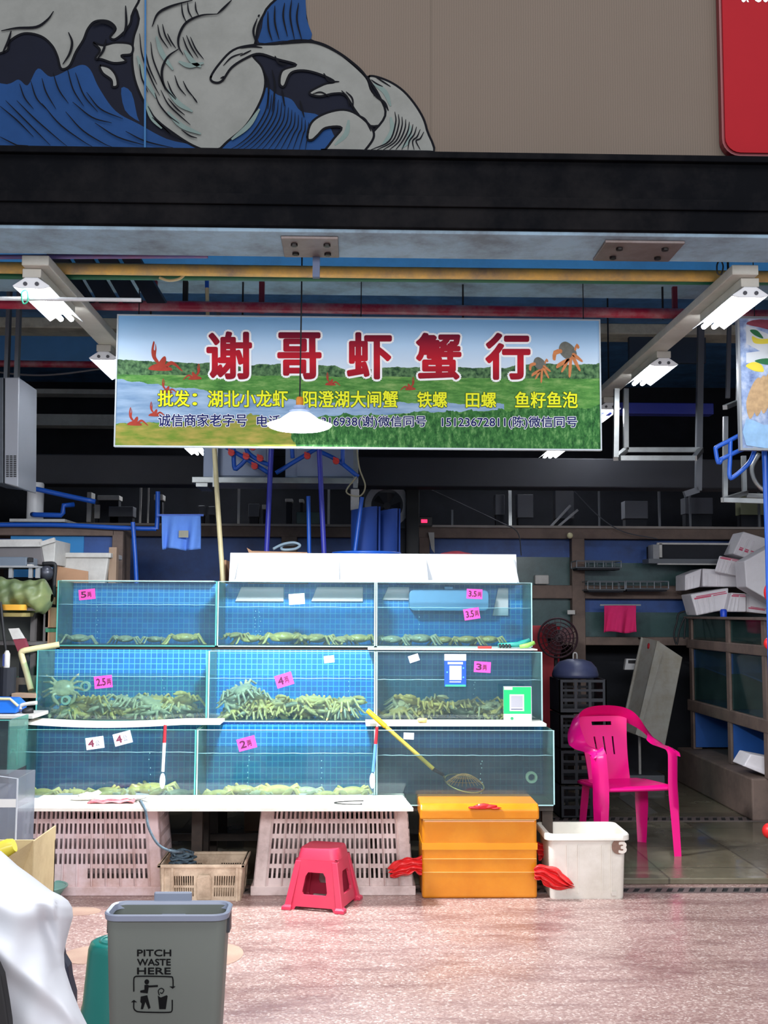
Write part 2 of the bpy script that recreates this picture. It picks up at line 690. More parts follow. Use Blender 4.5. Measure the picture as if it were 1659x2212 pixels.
structure(MB().box(X(1300, 8.6), X(1552, 8.6), 8.6, 8.72, Z(888, 8.6), Z(864, 8.6)).build('beam_violet_blue', pm('violet_blue_steel', (40, 52, 148), 0.5, var=0.15), bevel=0.006))
# grey roof girders seen in the dark behind the sign
GIRD = pm('grey_girder', (206, 212, 206), 0.6, var=0.12, dirt=(140, 142, 140), dirt_amt=0.5)
for (px0, px1, py0, py1) in ((40, 250, 846, 856), (40, 330, 900, 924)):
    structure(MB().box(X(px0, 11.2), X(px1, 11.2), 11.2, 11.4, Z(py1, 11.2), Z(py0, 11.2)).build('girder', GIRD))
# brown louvred duct openings on the blue beam, left
DUCT = pm('brown_duct_slat', (52, 46, 44), 0.6, var=0.3, scale=12)
t = thing('ceiling_duct', 'dark brown slatted duct crossing under the blue ceiling at upper left', 'duct', tuple(at(190, 640, 6.2)))
for k in range(4):
    px = 90 + k * 52
    MB().prism([at(px, 530, 6.45), at(px + 38, 530, 6.45), at(px + 72 + 40, 655, 6.1), at(px + 72, 655, 6.1)], (0, 0.05, 0.02)).build('slat', DUCT, t)

# ------------------------------------------------------------------ pipes
def pipe(name, label, pts, r, mat, cat='pipe', group=None, n=10):
    return tag(MB().tube(pts, r, n).build(name, mat, smooth=True, auto=50), label, cat, group)

YEL = pm('yellow_pipe_paint', (236, 194, 100), 0.5, var=0.12, scale=8, dirt=(110, 110, 116), dirt_amt=0.7, dirt_scale=3)
GRN = pm('green_pipe_paint', (30, 108, 74), 0.5, var=0.15, scale=8, dirt=(50, 66, 66), dirt_amt=0.5)
RED = pm('red_pipe_paint', (160, 30, 58), 0.45, var=0.12, scale=10, dirt=(176, 150, 150), dirt_amt=0.55, dirt_scale=7)
DRED = pm('dark_red_hanger', (112, 30, 52), 0.5, var=0.15)
BLK = pm('black_rubber', (20, 21, 25), 0.6, var=0.2)
BLUEP = pm('blue_plastic_pipe', (28, 88, 190), 0.35, var=0.08)
VIOP = pm('violet_blue_pole', (52, 58, 170), 0.4, var=0.1)
LILAC = pm('faded_violet_conduit', (108, 102, 160), 0.5, var=0.15, dirt=(150, 90, 110), dirt_amt=0.6)
WHITEP = pm('white_pipe', (205, 208, 210), 0.4, var=0.05, dirt=(130, 130, 130), dirt_amt=0.5)
CREAMP = pm('cream_pvc_pipe', (216, 204, 160), 0.45, var=0.06, dirt=(170, 150, 100), dirt_amt=0.4)

Y_ = 5.62
pipe('pipe', 'long yellow pipe running under the ceiling above the fluorescent lamps', [at(-260, 575, Y_), at(830, 589, Y_), at(1900, 600, Y_)], 0.030, YEL)
pipe('pipe', 'long green pipe just below the yellow pipe', [at(-260, 594, Y_ + .1), at(830, 602, Y_ + .1), at(1900, 612, Y_ + .1)], 0.017, GRN)
pipe('pipe', 'long scuffed red pipe running just above the printed shop sign', [at(-260, 652, 6.42), at(830, 668, 6.42), at(1900, 684, 6.42)], 0.031, RED)
pipe('pipe', 'dark red pipe at the far left below the blue rear beam', [at(-200, 783, 9.0), at(222, 788, 9.0)], 0.028, RED)
pipe('conduit', 'faded violet conduit with a free end at upper left', [at(-200, 556, 5.5), at(225, 554, 5.5), at(449, 553, 5.5)], 0.012, LILAC, 'conduit')
pipe('pipe', 'thin white pipe crossing in front of the left fluorescent lamp', [at(-200, 643, 5.36), at(305, 648, 5.36)], 0.010, WHITEP)
pipe('pipe', 'cream curved hose dangling under the green pipe', smooth_open([at(345, 600, 5.66), at(365, 606, 5.64), at(388, 602, 5.64), at(402, 590, 5.66)], 5), 0.007, CREAMP)
t = thing('hanging_tube', 'cream upright tube with a blue cap above the shop sign', 'tube', tuple(at(449, 680, 6.44)))
MB().tube([at(447, 622, 6.44), at(449, 690, 6.44)], 0.011).build('tube', CREAMP, t, smooth=True, auto=50)
MB().tube([at(447, 604, 6.44), at(447, 622, 6.44)], 0.0125).build('cap', BLUEP, t, smooth=True, auto=50)
# drop rods holding the pipes
for k, (px, py0, py1, w, mt, lab) in enumerate((
        (334, 525, 665, 0.028, DRED, 'leftmost dark red hanger post between blue beam and red pipe'),
        (400, 525, 665, 0.030, BLK, 'black hanger post between blue beam and red pipe, left of the sign'),
        (565, 525, 676, 0.032, DRED, 'dark red hanger post between blue beam and red pipe, left of the lamp cord'),
        (1458, 540, 682, 0.028, DRED, 'red hanger post between blue beam and red pipe near the right lamp'),
        (524, 530, 680, 0.010, BLK, 'thin black drop rod above the second sign character'),
        (1000, 540, 690, 0.010, BLK, 'thin black drop rod above the fourth sign character'),
        (1432, 540, 690, 0.010, BLK, 'thin black drop rod left of the right hanger post'),
        (683, 522, 600, 0.034, pm('grey_blue_bracket', (84, 96, 124), 0.5, 0.3), 'grey blue strut dropping below the yellow pipe beside the lamp cord'))):
    p0 = at(px, py0, 6.56 if w < .033 else 5.2)
    p1 = at(px, py1, 6.56 if w < .033 else 5.2)
    m_ = MB().beam(p1, Vector((p1.x, p1.y, (zA + .002 if w < .033 else zc - 0.02))), w, w)
    tag(m_.build('hanger_post' if w > 0.012 else 'drop_rod', mt), lab, 'post' if w > .012 else 'rod')

# ------------------------------------------------------------------ fluorescent lamps on two rails
TUBE_E = emit('lit_tube', (244, 248, 255), TUBE_STRENGTH)
HOUSE = pm('lamp_housing_cream', (186, 184, 174), 0.45, var=0.05, dirt=(140, 136, 120), dirt_amt=0.4)
REFL = pm('lamp_reflector_white', (236, 238, 240), 0.3, var=0.03)
CAPM = pm('tube_cap_grey', (70, 70, 76), 0.4, 0.3)

def make_lamp(label):
    t = thing('fluorescent_lamp', label, 'lamp', (0, 0, 0), 'twin tube lamps under the ceiling rails')
    MB().box(-0.045, 0.045, 0.0, 0.66, 0.0, 0.045).build('housing', HOUSE, t, bevel=0.004)
    r = MB()
    for s in (-1, 1):
        r.prism([(s * 0.03, 0, 0.0), (s * 0.088, 0, -0.040), (s * 0.088, 0, -0.044), (s * 0.03, 0, -0.004)], (0, 0.66, 0))
    r.box(-0.03, 0.03, 0, 0.66, -0.004, 0.0)
    r.build('reflector', REFL, t)
    MB().prism([(-0.03, 0, 0), (0.03, 0, 0), (0.088, 0, -0.044), (0.06, 0, -0.052), (-0.06, 0, -0.052), (-0.088, 0, -0.044)], (0, 0.01, 0)).build('end_plate', REFL, t)
    for s in (-1, 1):
        MB().tube([(s * 0.028, 0.012, -0.032), (s * 0.028, 0.65, -0.032)], 0.014, 12).build('lamp_tube', TUBE_E, t, smooth=True, auto=50)
        MB().tube([(s * 0.028, -0.006, -0.032), (s * 0.028, 0.0, -0.032)], 0.010, 12).build('tube_cap', CAPM, t)
    return t

rail_l = at(82, 580, 5.3)
rail_r = at(1603, 600, 5.3)
first = None
NTH = ('nearest', 'second', 'third', 'farthest')
for side, rp in (('left', rail_l), ('right', rail_r)):
    rr = MB().box(rp.x - 0.065, rp.x + 0.065, 5.25, 11.2, rp.z, rp.z + 0.05)
    o = rr.build('lamp_rail', HOUSE, bevel=0.005)
    tag(o, 'long cream lamp rail running back into the hall on the %s' % side, 'rail', 'ceiling lamp rails')
    for i, yy in enumerate((5.3, 6.84, 8.35, 10.5)):
        if side == 'left' and i == 2:
            continue
        lab = '%s lit twin tube lamp on the %s ceiling rail' % (NTH[i], side)
        loc = (rp.x + (-0.03 if side == 'left' else 0.04), yy, rp.z - 0.045)
        if first is None:
            first = make_lamp(lab)
            first.location = loc
        else:
            dup(first, loc, None, lab)
    for yy in (5.5, 8.2, 10.9):
        tag(MB().tube([(rp.x, yy, rp.z + 0.05), (rp.x, yy, 4.02 if yy > 6 else 4.02)], 0.006).build('hanging_rod', BLK),
            'thin black rod holding up the %s lamp rail, %s' % (side, {5.5: 'at its near end', 8.2: 'at its middle', 10.9: 'at its far end'}[yy]), 'rod', 'lamp rail rods')
# green tie on the white pipe
tag(MB().tube(smooth_closed([at(47, 632, 5.33), at(58, 628, 5.33), at(60, 650, 5.33), at(50, 655, 5.33)], 5), 0.004, closed=True).build('cable_tie', pm('green_tie', (60, 190, 150), 0.5), smooth=True),
    'small green tie looped over the thin white pipe', 'cable tie')
tag(MB().tube(smooth_closed([at(1550, 590, 5.33), at(1549, 572, 5.33), at(1556, 562, 5.33), at(1562, 575, 5.33), at(1558, 592, 5.33)], 5), 0.004, closed=True).build('cable_loop', BLK, smooth=True),
    'black cable loop at the near end of the right lamp rail', 'cable')

# ------------------------------------------------------------------ pendant lamp
LY = 5.9
lc = at(647, 915, LY)
t = thing('pendant_lamp', 'glowing white pendant lamp hanging in front of the shop sign', 'lamp', tuple(lc))
zt, zbm = Z(893, LY), Z(936, LY)
R_ = 0.175
zr0 = Z(920, LY)
MB().lathe([(R_ * 0.985, zr0), (R_ * 0.93, zr0 - 0.010), (R_ * 0.78, zr0 - 0.020), (R_ * 0.45, zr0 - 0.029), (0.001, zr0 - 0.032)], c=(lc.x, lc.y, 0), n=40).build('diffuser', emit('lamp_diffuser', (250, 252, 255), 12.0), t, smooth=True)
MB().lathe([(R_, zr0), (R_ * 1.01, zr0 + 0.004), (R_ * 0.80, zr0 + 0.018), (R_ * 0.60, zr0 + 0.032), (R_ * 0.50, zr0 + 0.046), (0.060, Z(894, LY)), (0.001, Z(894, LY) + 0.002)], c=(lc.x, lc.y, 0), n=40, cap=False).build('lamp_shade', emit('lit_translucent_shade', (240, 245, 255), 1.6), t, smooth=True)
MB().lathe([(0.056, Z(893, LY)), (0.056, Z(888, LY)), (0.03, Z(884, LY)), (0.034, Z(878, LY))], c=(lc.x, lc.y, 0), n=20).build('socket', pm('pale_blue_socket', (176, 196, 232), 0.4), t, smooth=True, auto=40)
MB().lathe([(0.020, Z(879, LY)), (0.020, Z(862, LY)), (0.016, Z(859, LY))], c=(lc.x, lc.y, 0), n=16).build('collar', pm('orange_collar', (226, 140, 40), 0.45), t, smooth=True, auto=40)
MB().tube([(lc.x, LY, Z(860, LY)), (lc.x + 0.003, LY, 3.2), (lc.x + 0.004, LY, 4.02)], 0.004).build('cord', BLK, t)
d = bpy.data.lights.new('pendant_light', 'AREA')
d.shape = 'DISK'
d.size = 0.3
d.energy = LAMP_POWER
d.color = (0.94, 0.97, 1.0)
lo = bpy.data.objects.new('pendant_light', d)
COL.objects.link(lo)
lo.location = (lc.x, lc.y, zr0 - 0.04)

# ------------------------------------------------------------------ wave mural (painted on the fascia)
MY = WY - 0.004
def flat(mb, pts, lift, smoothn=5):
    P = smooth_closed([(p[0], p[1], 0) for p in pts], smoothn) if smoothn else [Vector((p[0], p[1], 0)) for p in pts]
    W_ = [at(p.x, p.y, MY - lift) for p in P]
    W_ = [Vector((w.x, MY - lift, max(w.z, zb + 0.001))) for w in W_]
    mb.prism(W_, (0, 0.0008, 0))
    return mb
def inkline(mb, pts, lift, w0=5.0, taper=True):
    P = smooth_open([(p[0], p[1], 0) for p in pts], 5)
    W_ = [at(p.x, p.y, MY - lift) for p in P]
    W_ = [Vector((w.x, MY - lift, max(w.z, zb + 0.001))) for w in W_]
    n = len(W_)
    k = w0 * WY / FP
    mb.strip(W_, [k * (0.25 + 0.75 * math.sin(PI * min(1, (i + 0.6) / n))) if taper else k for i in range(n)], (0, -1, 0), (0, 0.0008, 0))
    return mb
def paint_tone(name, col):
    return pm(name, col, 0.7, var=0.07, scale=6, spec=0.08, dirt=tuple(int(v * 0.85) for v in col), dirt_amt=0.5, dirt_scale=5)
NAVY, SEA = paint_tone('mural_navy', (13, 16, 28)), paint_tone('mural_blue', (22, 52, 94))
FOAM, MINT, INK = paint_tone('mural_foam_white', (108, 110, 107)), paint_tone('mural_pale_mint', (92, 107, 104)), pm('mural_ink', (10, 11, 16), 0.7, spec=0.05)
mur = thing('wave_mural', 'painted mural of curling blue and white waves on the wall above the black beam', 'mural', (-1.2, MY, zb))
b_ = MB()
flat(b_, [(-400, -400), (640, -400), (655, -60), (662, 30), (672, 84), (735, 115), (790, 163), (835, 172), (875, 198), (908, 240), (925, 280), (930, 330), (-400, 330)], 0.0, 0)
b_.build('background', NAVY, mur)
b_ = MB()
flat(b_, [(-60, 190), (15, 182), (40, 172), (60, 184), (82, 148), (110, 166), (150, 150), (178, 140), (196, 152), (214, 190), (250, 240), (300, 268), (360, 300), (450, 330), (450, 420), (-60, 420)], 0.001)
flat(b_, [(585, -30), (652, -30), (662, 40), (672, 84), (610, 88), (560, 92), (566, 60)], 0.001, 3)
flat(b_, [(572, 190), (600, 205), (630, 215), (650, 240), (690, 250), (720, 290), (712, 330), (470, 330), (520, 290), (555, 240)], 0.001, 4)
flat(b_, [(262, 190), (284, 200), (296, 250), (300, 262), (270, 238)], 0.001, 3)
b_.build('blue_water', SEA, mur)
ink, foam, mint = MB(), MB(), MB()
SHAPES = [
    [(300, -40), (600, -40), (575, 20), (558, 55), (552, 90), (545, 118), (566, 145), (573, 180), (562, 220), (532, 270), (492, 305), (465, 326), (425, 318), (378, 290), (330, 250), (298, 192), (286, 140), (288, 85), (300, 40)],
    [(-60, -40), (278, -40), (284, 35), (274, 62), (250, 84), (238, 80), (250, 62), (234, 46), (206, 46), (190, 62), (180, 86), (164, 112), (150, 142), (132, 148), (124, 122), (112, 98), (88, 78), (52, 72), (22, 88), (10, 112), (-60, 110)],
    [(202, 92), (222, 98), (250, 92), (284, 96), (284, 116), (262, 120), (272, 132), (246, 136), (220, 128), (206, 126), (216, 108)],
    [(216, 142), (236, 146), (250, 162), (254, 184), (243, 187), (240, 172), (222, 158)],
    [(455, 168), (472, 140), (504, 108), (548, 97), (600, 95), (632, 88), (668, 88), (704, 98), (742, 122), (790, 166), (804, 198), (838, 232), (838, 262), (800, 272), (770, 242), (746, 206), (722, 202), (690, 208), (668, 200), (700, 182), (722, 176), (690, 160), (655, 152), (628, 158), (614, 186), (604, 180), (610, 152), (640, 140), (600, 128), (560, 116), (530, 126), (500, 146), (480, 174), (464, 178)],
    [(796, 166), (832, 172), (872, 197), (906, 240), (922, 280), (927, 340), (760, 340), (792, 300), (832, 250), (818, 205)],
    [(664, 298), (672, 266), (700, 246), (742, 237), (776, 250), (806, 282), (800, 310), (760, 345), (694, 345), (716, 306), (738, 276), (704, 276), (686, 292), (674, 302)],
]
for i, sh in enumerate(SHAPES):
    cx = sum(p[0] for p in sh) / len(sh)
    cy = sum(p[1] for p in sh) / len(sh)
    L = 0.002 + i * 0.0012
    P = smooth_closed([(p[0], p[1], 0) for p in sh], 5)
    flat(foam, [(p.x, p.y) for p in P], L, 0)
    ring = P + [P[0], P[1]]
    W_ = [at(p.x, p.y, MY - L - 0.0005) for p in ring]
    W_ = [Vector((w.x, MY - L - 0.0005, max(w.z, zb + 0.001))) for w in W_]
    ink.strip(W_, 0.0105, (0, -1, 0), (0, 0.0004, 0))
L = 0.011
def zc_(*pts): return [(x / 1.659, y / 1.659) for x, y in pts]
for wd, c0 in ((5.5, ((640, 175), (600, 205), (580, 255), (590, 310), (630, 356))), (5.5, ((778, 50), (720, 55), (668, 80), (642, 125), (640, 165), (656, 196))), (5.5, ((690, 0), (612, 22), (566, 48), (545, 95))),
               (5, ((830, 0), (800, 30), (778, 50))), (5, ((918, 155), (908, 110), (922, 66))), (4.5, ((925, 60), (930, 52))), (6, ((1005, 158), (1060, 152), (1120, 150), (1180, 170), (1250, 214), (1310, 270), (1342, 345))),
               (6, ((1345, 345), (1376, 366), (1392, 396))), (4, ((1240, 328), (1262, 352), (1266, 386))), (4, ((1224, 324), (1246, 350), (1252, 382))), (5, ((985, 200), (1000, 225), (1030, 232))), (5, ((1160, 262), (1180, 290), (1216, 292))),
               (4.5, ((860, 172), (900, 166), (940, 170))), (4.5, ((790, 280), (803, 276), (800, 290))), (5, ((1330, 470), (1310, 430), (1280, 410)))):
    inkline(ink, zc_(*c0), L, wd)
HATCH = [((565, 88), (574, 130), (602, 172)), ((582, 86), (592, 126), (614, 166)), ((600, 120), (612, 146), (630, 172)), ((655, 132), (670, 172), (692, 207)), ((668, 126), (686, 168), (710, 207)), ((682, 132), (702, 176), (730, 212)),
         ((600, 290), (614, 326), (632, 352)), ((626, 270), (640, 310), (666, 342)), ((656, 290), (672, 322), (697, 352)), ((690, 345), (700, 358), (707, 368)), ((500, 120), (510, 200), (545, 290), (572, 342)), ((520, 178), (534, 240), (562, 302)),
         ((540, 150), (548, 210), (575, 280), (592, 322)), ((555, 332), (570, 372), (602, 412), (642, 442)), ((576, 322), (602, 372), (642, 412), (682, 447)), ((602, 352), (632, 387), (662, 412)), ((650, 465), (680, 486), (706, 494)),
         ((500, 230), (508, 280), (530, 330)), ((530, 380), (560, 430), (610, 480)), ((545, 420), (600, 470), (650, 500)), ((650, 10), (655, 50), (668, 80)), ((672, 8), (676, 40), (690, 66)), ((700, 6), (702, 34), (712, 56)),
         ((870, 190), (830, 205), (800, 235)), ((900, 180), (860, 200)), ((1330, 285), (1350, 300), (1372, 310)), ((1345, 275), (1372, 292), (1400, 310)), ((1180, 345), (1150, 330), (1120, 336))]
for c0 in HATCH:
    inkline(ink, zc_(*c0), L, 3.4)
for k in range(9):                        # hatching on the right crest
    inkline(ink, zc_((1415 + k * 13, 400 + k * 9), (1418 + k * 11, 440 + k * 7), (1395 + k * 12, 505), (1330 + k * 22, 536)), L, 3.4)
for k in range(13):                       # hatching in the blue trough
    inkline(ink, zc_((962 + k * 12, 330 + k * 9), (950 + k * 13, 400 + k * 6), (900 + k * 17, 480), (830 + k * 22, 536)), L, 2.8)
for c0 in (((945, 250), (962, 300), (960, 390)), ((975, 250), (985, 310), (975, 400)), ((1010, 320), (1020, 380)), ((1075, 360), (1090, 420)), ((1020, 10), (1015, 60), (1030, 130)), ((1045, 0), (1040, 60), (1055, 140)), ((1070, 10), (1064, 70), (1082, 145)), ((985, 20), (985, 80), (1000, 140)), ((960, 40), (962, 100), (975, 145))):
    inkline(ink, zc_(*c0), L, 4.0)
for c0 in (((70, 300), (88, 350), (120, 390)), ((110, 290), (130, 350), (165, 390)), ((150, 280), (165, 330), (200, 390)), ((190, 260), (210, 320), (245, 370)), ((240, 240), (262, 320), (300, 380)), ((270, 260), (300, 340), (350, 400)),
           ((0, 380), (60, 430), (120, 490)), ((20, 360), (90, 430), (180, 520)), ((60, 360), (130, 430), (240, 525)), ((150, 370), (220, 450), (330, 528)), ((235, 400), (300, 470), (400, 530)), ((260, 365), (330, 420), (400, 440)),
           ((310, 330), (360, 390), (440, 425)), ((0, 490), (60, 520), (100, 536)), ((340, 440), (420, 490), (520, 520)), ((450, 470), (520, 505), (620, 530))):
    inkline(ink, zc_(*c0), L, 2.8)
for c0 in (((4, 110), (60, 100), (130, 96), (170, 70), (192, 40)), ((40, 110), (28, 150), (8, 190)), ((245, 115), (258, 150), (250, 190), (225, 230)), ((330, 92), (370, 80), (408, 100), (400, 130)), ((450, 20), (452, 90), (440, 130)), ((380, 140), (370, 180), (345, 215))):
    inkline(ink, zc_(*c0), L, 5.5)
for c0 in (((492, 200), (520, 280), (560, 350)), ((560, 130), (580, 190), (620, 250)), ((640, 220), (680, 235), (730, 225)), ((600, 320), (640, 370), (690, 400)), ((830, 500), (890, 450), (930, 390)), ((600, 400), (650, 450), (720, 480)),
           ((1400, 420), (1405, 470), (1370, 520)), ((1470, 450), (1465, 500), (1440, 530)), ((1340, 300), (1380, 330), (1400, 380)), ((1250, 430), (1240, 480), (1200, 520)), ((520, 360), (545, 420), (580, 460)), ((660, 180), (690, 220), (720, 240))):
    inkline(MB(), zc_(*c0), L - 0.001, 11).build('foam_shading', MINT, mur)
foam.build('white_foam', FOAM, mur)
ink.build('ink_lines', INK, mur)
MB().prism([at(313, -300, MY - .0125), at(317, -300, MY - .0125), at(315, 325, MY - .0125), at(311, 325, MY - .0125)], (0, 0.0008, 0)).build('panel_joint', paint_tone('joint_blue', (48, 88, 128)), mur)

# red sign board at the upper right corner
p0 = at(1570, 326, 4.88)
t = thing('red_sign_board', 'red sign board with rounded corners and white lettering cut off by the top right edge', 'sign', (p0.x + 0.4, 4.88, p0.z))
def rrect(x0, x1, z0, z1, y, r, n=6):
    pts = []
    for cx, cz, a0 in ((x1 - r, z0 + r, -90), (x1 - r, z1 - r, 0), (x0 + r, z1 - r, 90), (x0 + r, z0 + r, 180)):
        for k in range(n + 1):
            a = rad(a0 + 90 * k / n)
            pts.append((cx + r * math.cos(a), y, cz + r * math.sin(a)))
    return pts
REDB = pm('red_acrylic', (130, 16, 26), 0.6, var=0.05, spec=0.1)
MB().prism(rrect(p0.x, p0.x + 1.1, p0.z, p0.z + 1.5, 4.895, 0.07), (0, 0.05, 0)).build('panel', REDB, t)
MB().prism(rrect(p0.x - 0.012, p0.x + 1.112, p0.z - 0.012, p0.z + 1.512, 4.905, 0.08), (0, 0.04, 0)).build('edge', pm('red_dark_edge', (96, 16, 26), 0.4), t)
m_ = MB()
letters(m_, '& Cost', at(1601, 5, 4.893), at(1682, 5, 4.893), at(1601, -34, 4.893), 0.0)
m_.build('lettering', pm('sign_white', (235, 225, 225), 0.5), t)
# ================================================================== SHOP SIGN
SY = 6.3
def scenery_mat(w, h):
    """printed landscape: blue sky, tree line, meadow, pond and foreground grass, in the panel's own coordinates (x right, z up)"""
    m, nt, out = nt_new('printed_landscape')
    b = N(nt, 'ShaderNodeBsdfPrincipled')
    sp = N(nt, 'ShaderNodeSeparateXYZ')
    oc = obj_coord(nt)
    nt.links.new(oc, sp.inputs[0])
    u = mathn(nt, 'ADD', mathn(nt, 'DIVIDE', sp.outputs[0], w), 0.5)
    v = mathn(nt, 'DIVIDE', sp.outputs[2], h)
    def mp(sx, sz):
        q = N(nt, 'ShaderNodeMapping')
        q.inputs['Scale'].default_value = (sx, 1, sz)
        nt.links.new(oc, q.inputs[0])
        return q.outputs[0]
    sky = ramp(nt, v, [(0.55, lin((222, 234, 244))), (0.78, lin((184, 216, 244))), (1.0, lin((136, 196, 244)))])
    meadow = ramp(nt, noise(nt, 7, 8, mp(1.2, 5), 0.7), [(0.3, lin((48, 100, 44))), (0.5, lin((88, 146, 70))), (0.72, lin((148, 180, 110)))])
    tree = ramp(nt, noise(nt, 38, 6), [(0.35, lin((32, 66, 46))), (0.65, lin((104, 144, 96)))])
    pond = ramp(nt, noise(nt, 4, 4, mp(1, 6)), [(0.3, lin((104, 140, 180))), (0.8, lin((182, 208, 230)))])
    blades = ramp(nt, noise(nt, 20, 8, mp(1.8, 0.9), 0.75), [(0.35, lin((16, 62, 34))), (0.52, lin((60, 120, 60))), (0.70, lin((138, 184, 118)))])
    straw = ramp(nt, noise(nt, 9, 6, mp(1, 4)), [(0.35, lin((110, 140, 50))), (0.7, lin((178, 160, 84)))])
    wob = mathn(nt, 'MULTIPLY', mathn(nt, 'SUBTRACT', noise(nt, 3.2, 6), 0.5), 0.16)
    wob2 = mathn(nt, 'MULTIPLY', mathn(nt, 'SUBTRACT', noise(nt, 9, 5), 0.5), 0.12)
    side = mathn(nt, 'MULTIPLY', mathn(nt, 'ABSOLUTE', mathn(nt, 'SUBTRACT', u, 0.5)), 0.10)
    hill = mathn(nt, 'GREATER_THAN', mathn(nt, 'ADD', mathn(nt, 'ADD', mathn(nt, 'ADD', mathn(nt, 'MULTIPLY', wob, 0.7), mathn(nt, 'MULTIPLY', wob2, 0.5)), side), 0.615), v)
    c = mixcol(nt, hill, sky, tree)
    mead = mathn(nt, 'GREATER_THAN', mathn(nt, 'ADD', mathn(nt, 'MULTIPLY', wob, 0.3), 0.545), v)
    c = mixcol(nt, mead, c, meadow)
    # pond: wide on the left, thin in the middle
    pu = mathn(nt, 'SUBTRACT', 0.50, mathn(nt, 'MULTIPLY', u, 0.40))
    top = mathn(nt, 'ADD', mathn(nt, 'MAXIMUM', pu, 0.345), mathn(nt, 'MULTIPLY', wob2, 0.6))
    bot = mathn(nt, 'ADD', mathn(nt, 'ADD', 0.17, mathn(nt, 'MULTIPLY', u, 0.16)), mathn(nt, 'MULTIPLY', wob2, 0.5))
    isl = mathn(nt, 'MULTIPLY', mathn(nt, 'GREATER_THAN', top, v), mathn(nt, 'GREATER_THAN', v, bot))
    isl = mathn(nt, 'MULTIPLY', isl, mathn(nt, 'GREATER_THAN', 0.80, u))
    c = mixcol(nt, isl, c, pond)
    fg = mathn(nt, 'GREATER_THAN', mathn(nt, 'ADD', bot, mathn(nt, 'MULTIPLY', wob2, 0.9)), v)
    right = mathn(nt, 'GREATER_THAN', u, mathn(nt, 'ADD', 0.36, wob))
    c = mixcol(nt, fg, c, mixcol(nt, right, straw, blades))
    nt.links.new(c, b.inputs['Base Color'])
    b.inputs['Roughness'].default_value = 0.5
    b.inputs['Specular IOR Level'].default_value = 0.08
    nt.links.new(b.outputs[0], out.inputs[0])
    return m

sp0, sp1, sp2 = rect(249, 682, 1297, 962, SY)
sw = sp1.x - sp0.x
shh = sp2.z - sp0.z
scx = (sp0.x + sp1.x) / 2
sz0 = sp0.z
sg = thing('shop_sign', 'wide printed shop sign with red lettering over a river landscape', 'sign', (scx, SY, sz0))
MB().box(sp0.x, sp1.x, SY, SY + 0.012, sz0, sz0 + shh).build('printed_panel', scenery_mat(sw, shh), sg)
fr = MB()
e = 0.008
fr.box(sp0.x - e, sp1.x + e, SY - 0.006, SY + 0.03, sz0 - e, sz0)
fr.box(sp0.x - e, sp1.x + e, SY - 0.006, SY + 0.03, sz0 + shh, sz0 + shh + e)
fr.box(sp0.x - e, sp0.x, SY - 0.006, SY + 0.03, sz0, sz0 + shh)
fr.box(sp1.x, sp1.x + e, SY - 0.006, SY + 0.03, sz0, sz0 + shh)
fr.build('frame', pm('sign_trim_pale', (196, 208, 214), 0.4), sg)

def line_text(items, name, mat, out_mat, bold, grow, lift=0.003):
    """items: (text, px0, py0, px1, py1) on the sign plane; each item is a part with its outline as sub-part"""
    for body, px0, py0, px1, py1 in items:
        q = rect(px0, py0, px1, py1, SY)
        a = letters(MB(), body, *q, bold=bold, lift=lift + 0.0015).build(name, mat, sg)
        letters(MB(), body, *q, bold=bold, grow=grow, lift=lift).build('letter_outline', out_mat, a)

def red_print():
    m, nt, out = nt_new('red_letter_print')
    b = N(nt, 'ShaderNodeBsdfPrincipled')
    sp = N(nt, 'ShaderNodeSeparateXYZ')
    nt.links.new(obj_coord(nt), sp.inputs[0])
    f = mathn(nt, 'DIVIDE', sp.outputs[2], shh)
    nt.links.new(ramp(nt, f, [(0.49, lin((126, 18, 40))), (0.66, lin((196, 30, 46))), (0.88, lin((112, 18, 46)))]), b.inputs['Base Color'])
    b.inputs['Roughness'].default_value = 0.5
    b.inputs['Specular IOR Level'].default_value = 0.08
    nt.links.new(b.outputs[0], out.inputs[0])
    return m

WHITE_PRINT = pm('white_print', (250, 252, 254), 0.4, var=0.02)
line_text([('谢', 446, 716, 545, 820), ('哥', 599, 718, 695, 820), ('虾', 749, 718, 847, 820), ('蟹', 898, 719, 997, 821), ('行', 1048, 719, 1146, 821)],
          'title_character', red_print(), WHITE_PRINT, 0.0085, 0.012)
line_text([('批发', 341, 843, 410, 879), ('：', 416, 850, 426, 876), ('湖北小龙虾', 449, 843, 622, 880), ('阳澄湖大闸蟹', 654, 844, 860, 881), ('铁螺', 901, 846, 966, 881), ('田螺', 1006, 847, 1072, 881), ('鱼籽鱼泡', 1112, 846, 1248, 882)],
          'yellow_lettering', pm('yellow_print', (238, 242, 40), 0.4, var=0.04), pm('dark_green_print', (30, 70, 34), 0.4), 0.0018, 0.003)
line_text([('诚信商家老字号', 342, 894, 534, 922), ('电话:', 555, 897, 612, 923), ('316938(谢)微信同号', 694, 898, 921, 926), ('15123672811(陈)微信同号', 954, 899, 1247, 927)],
          'phone_lettering', pm('navy_print', (18, 28, 96), 0.4), WHITE_PRINT, 0.0012, 0.0030)

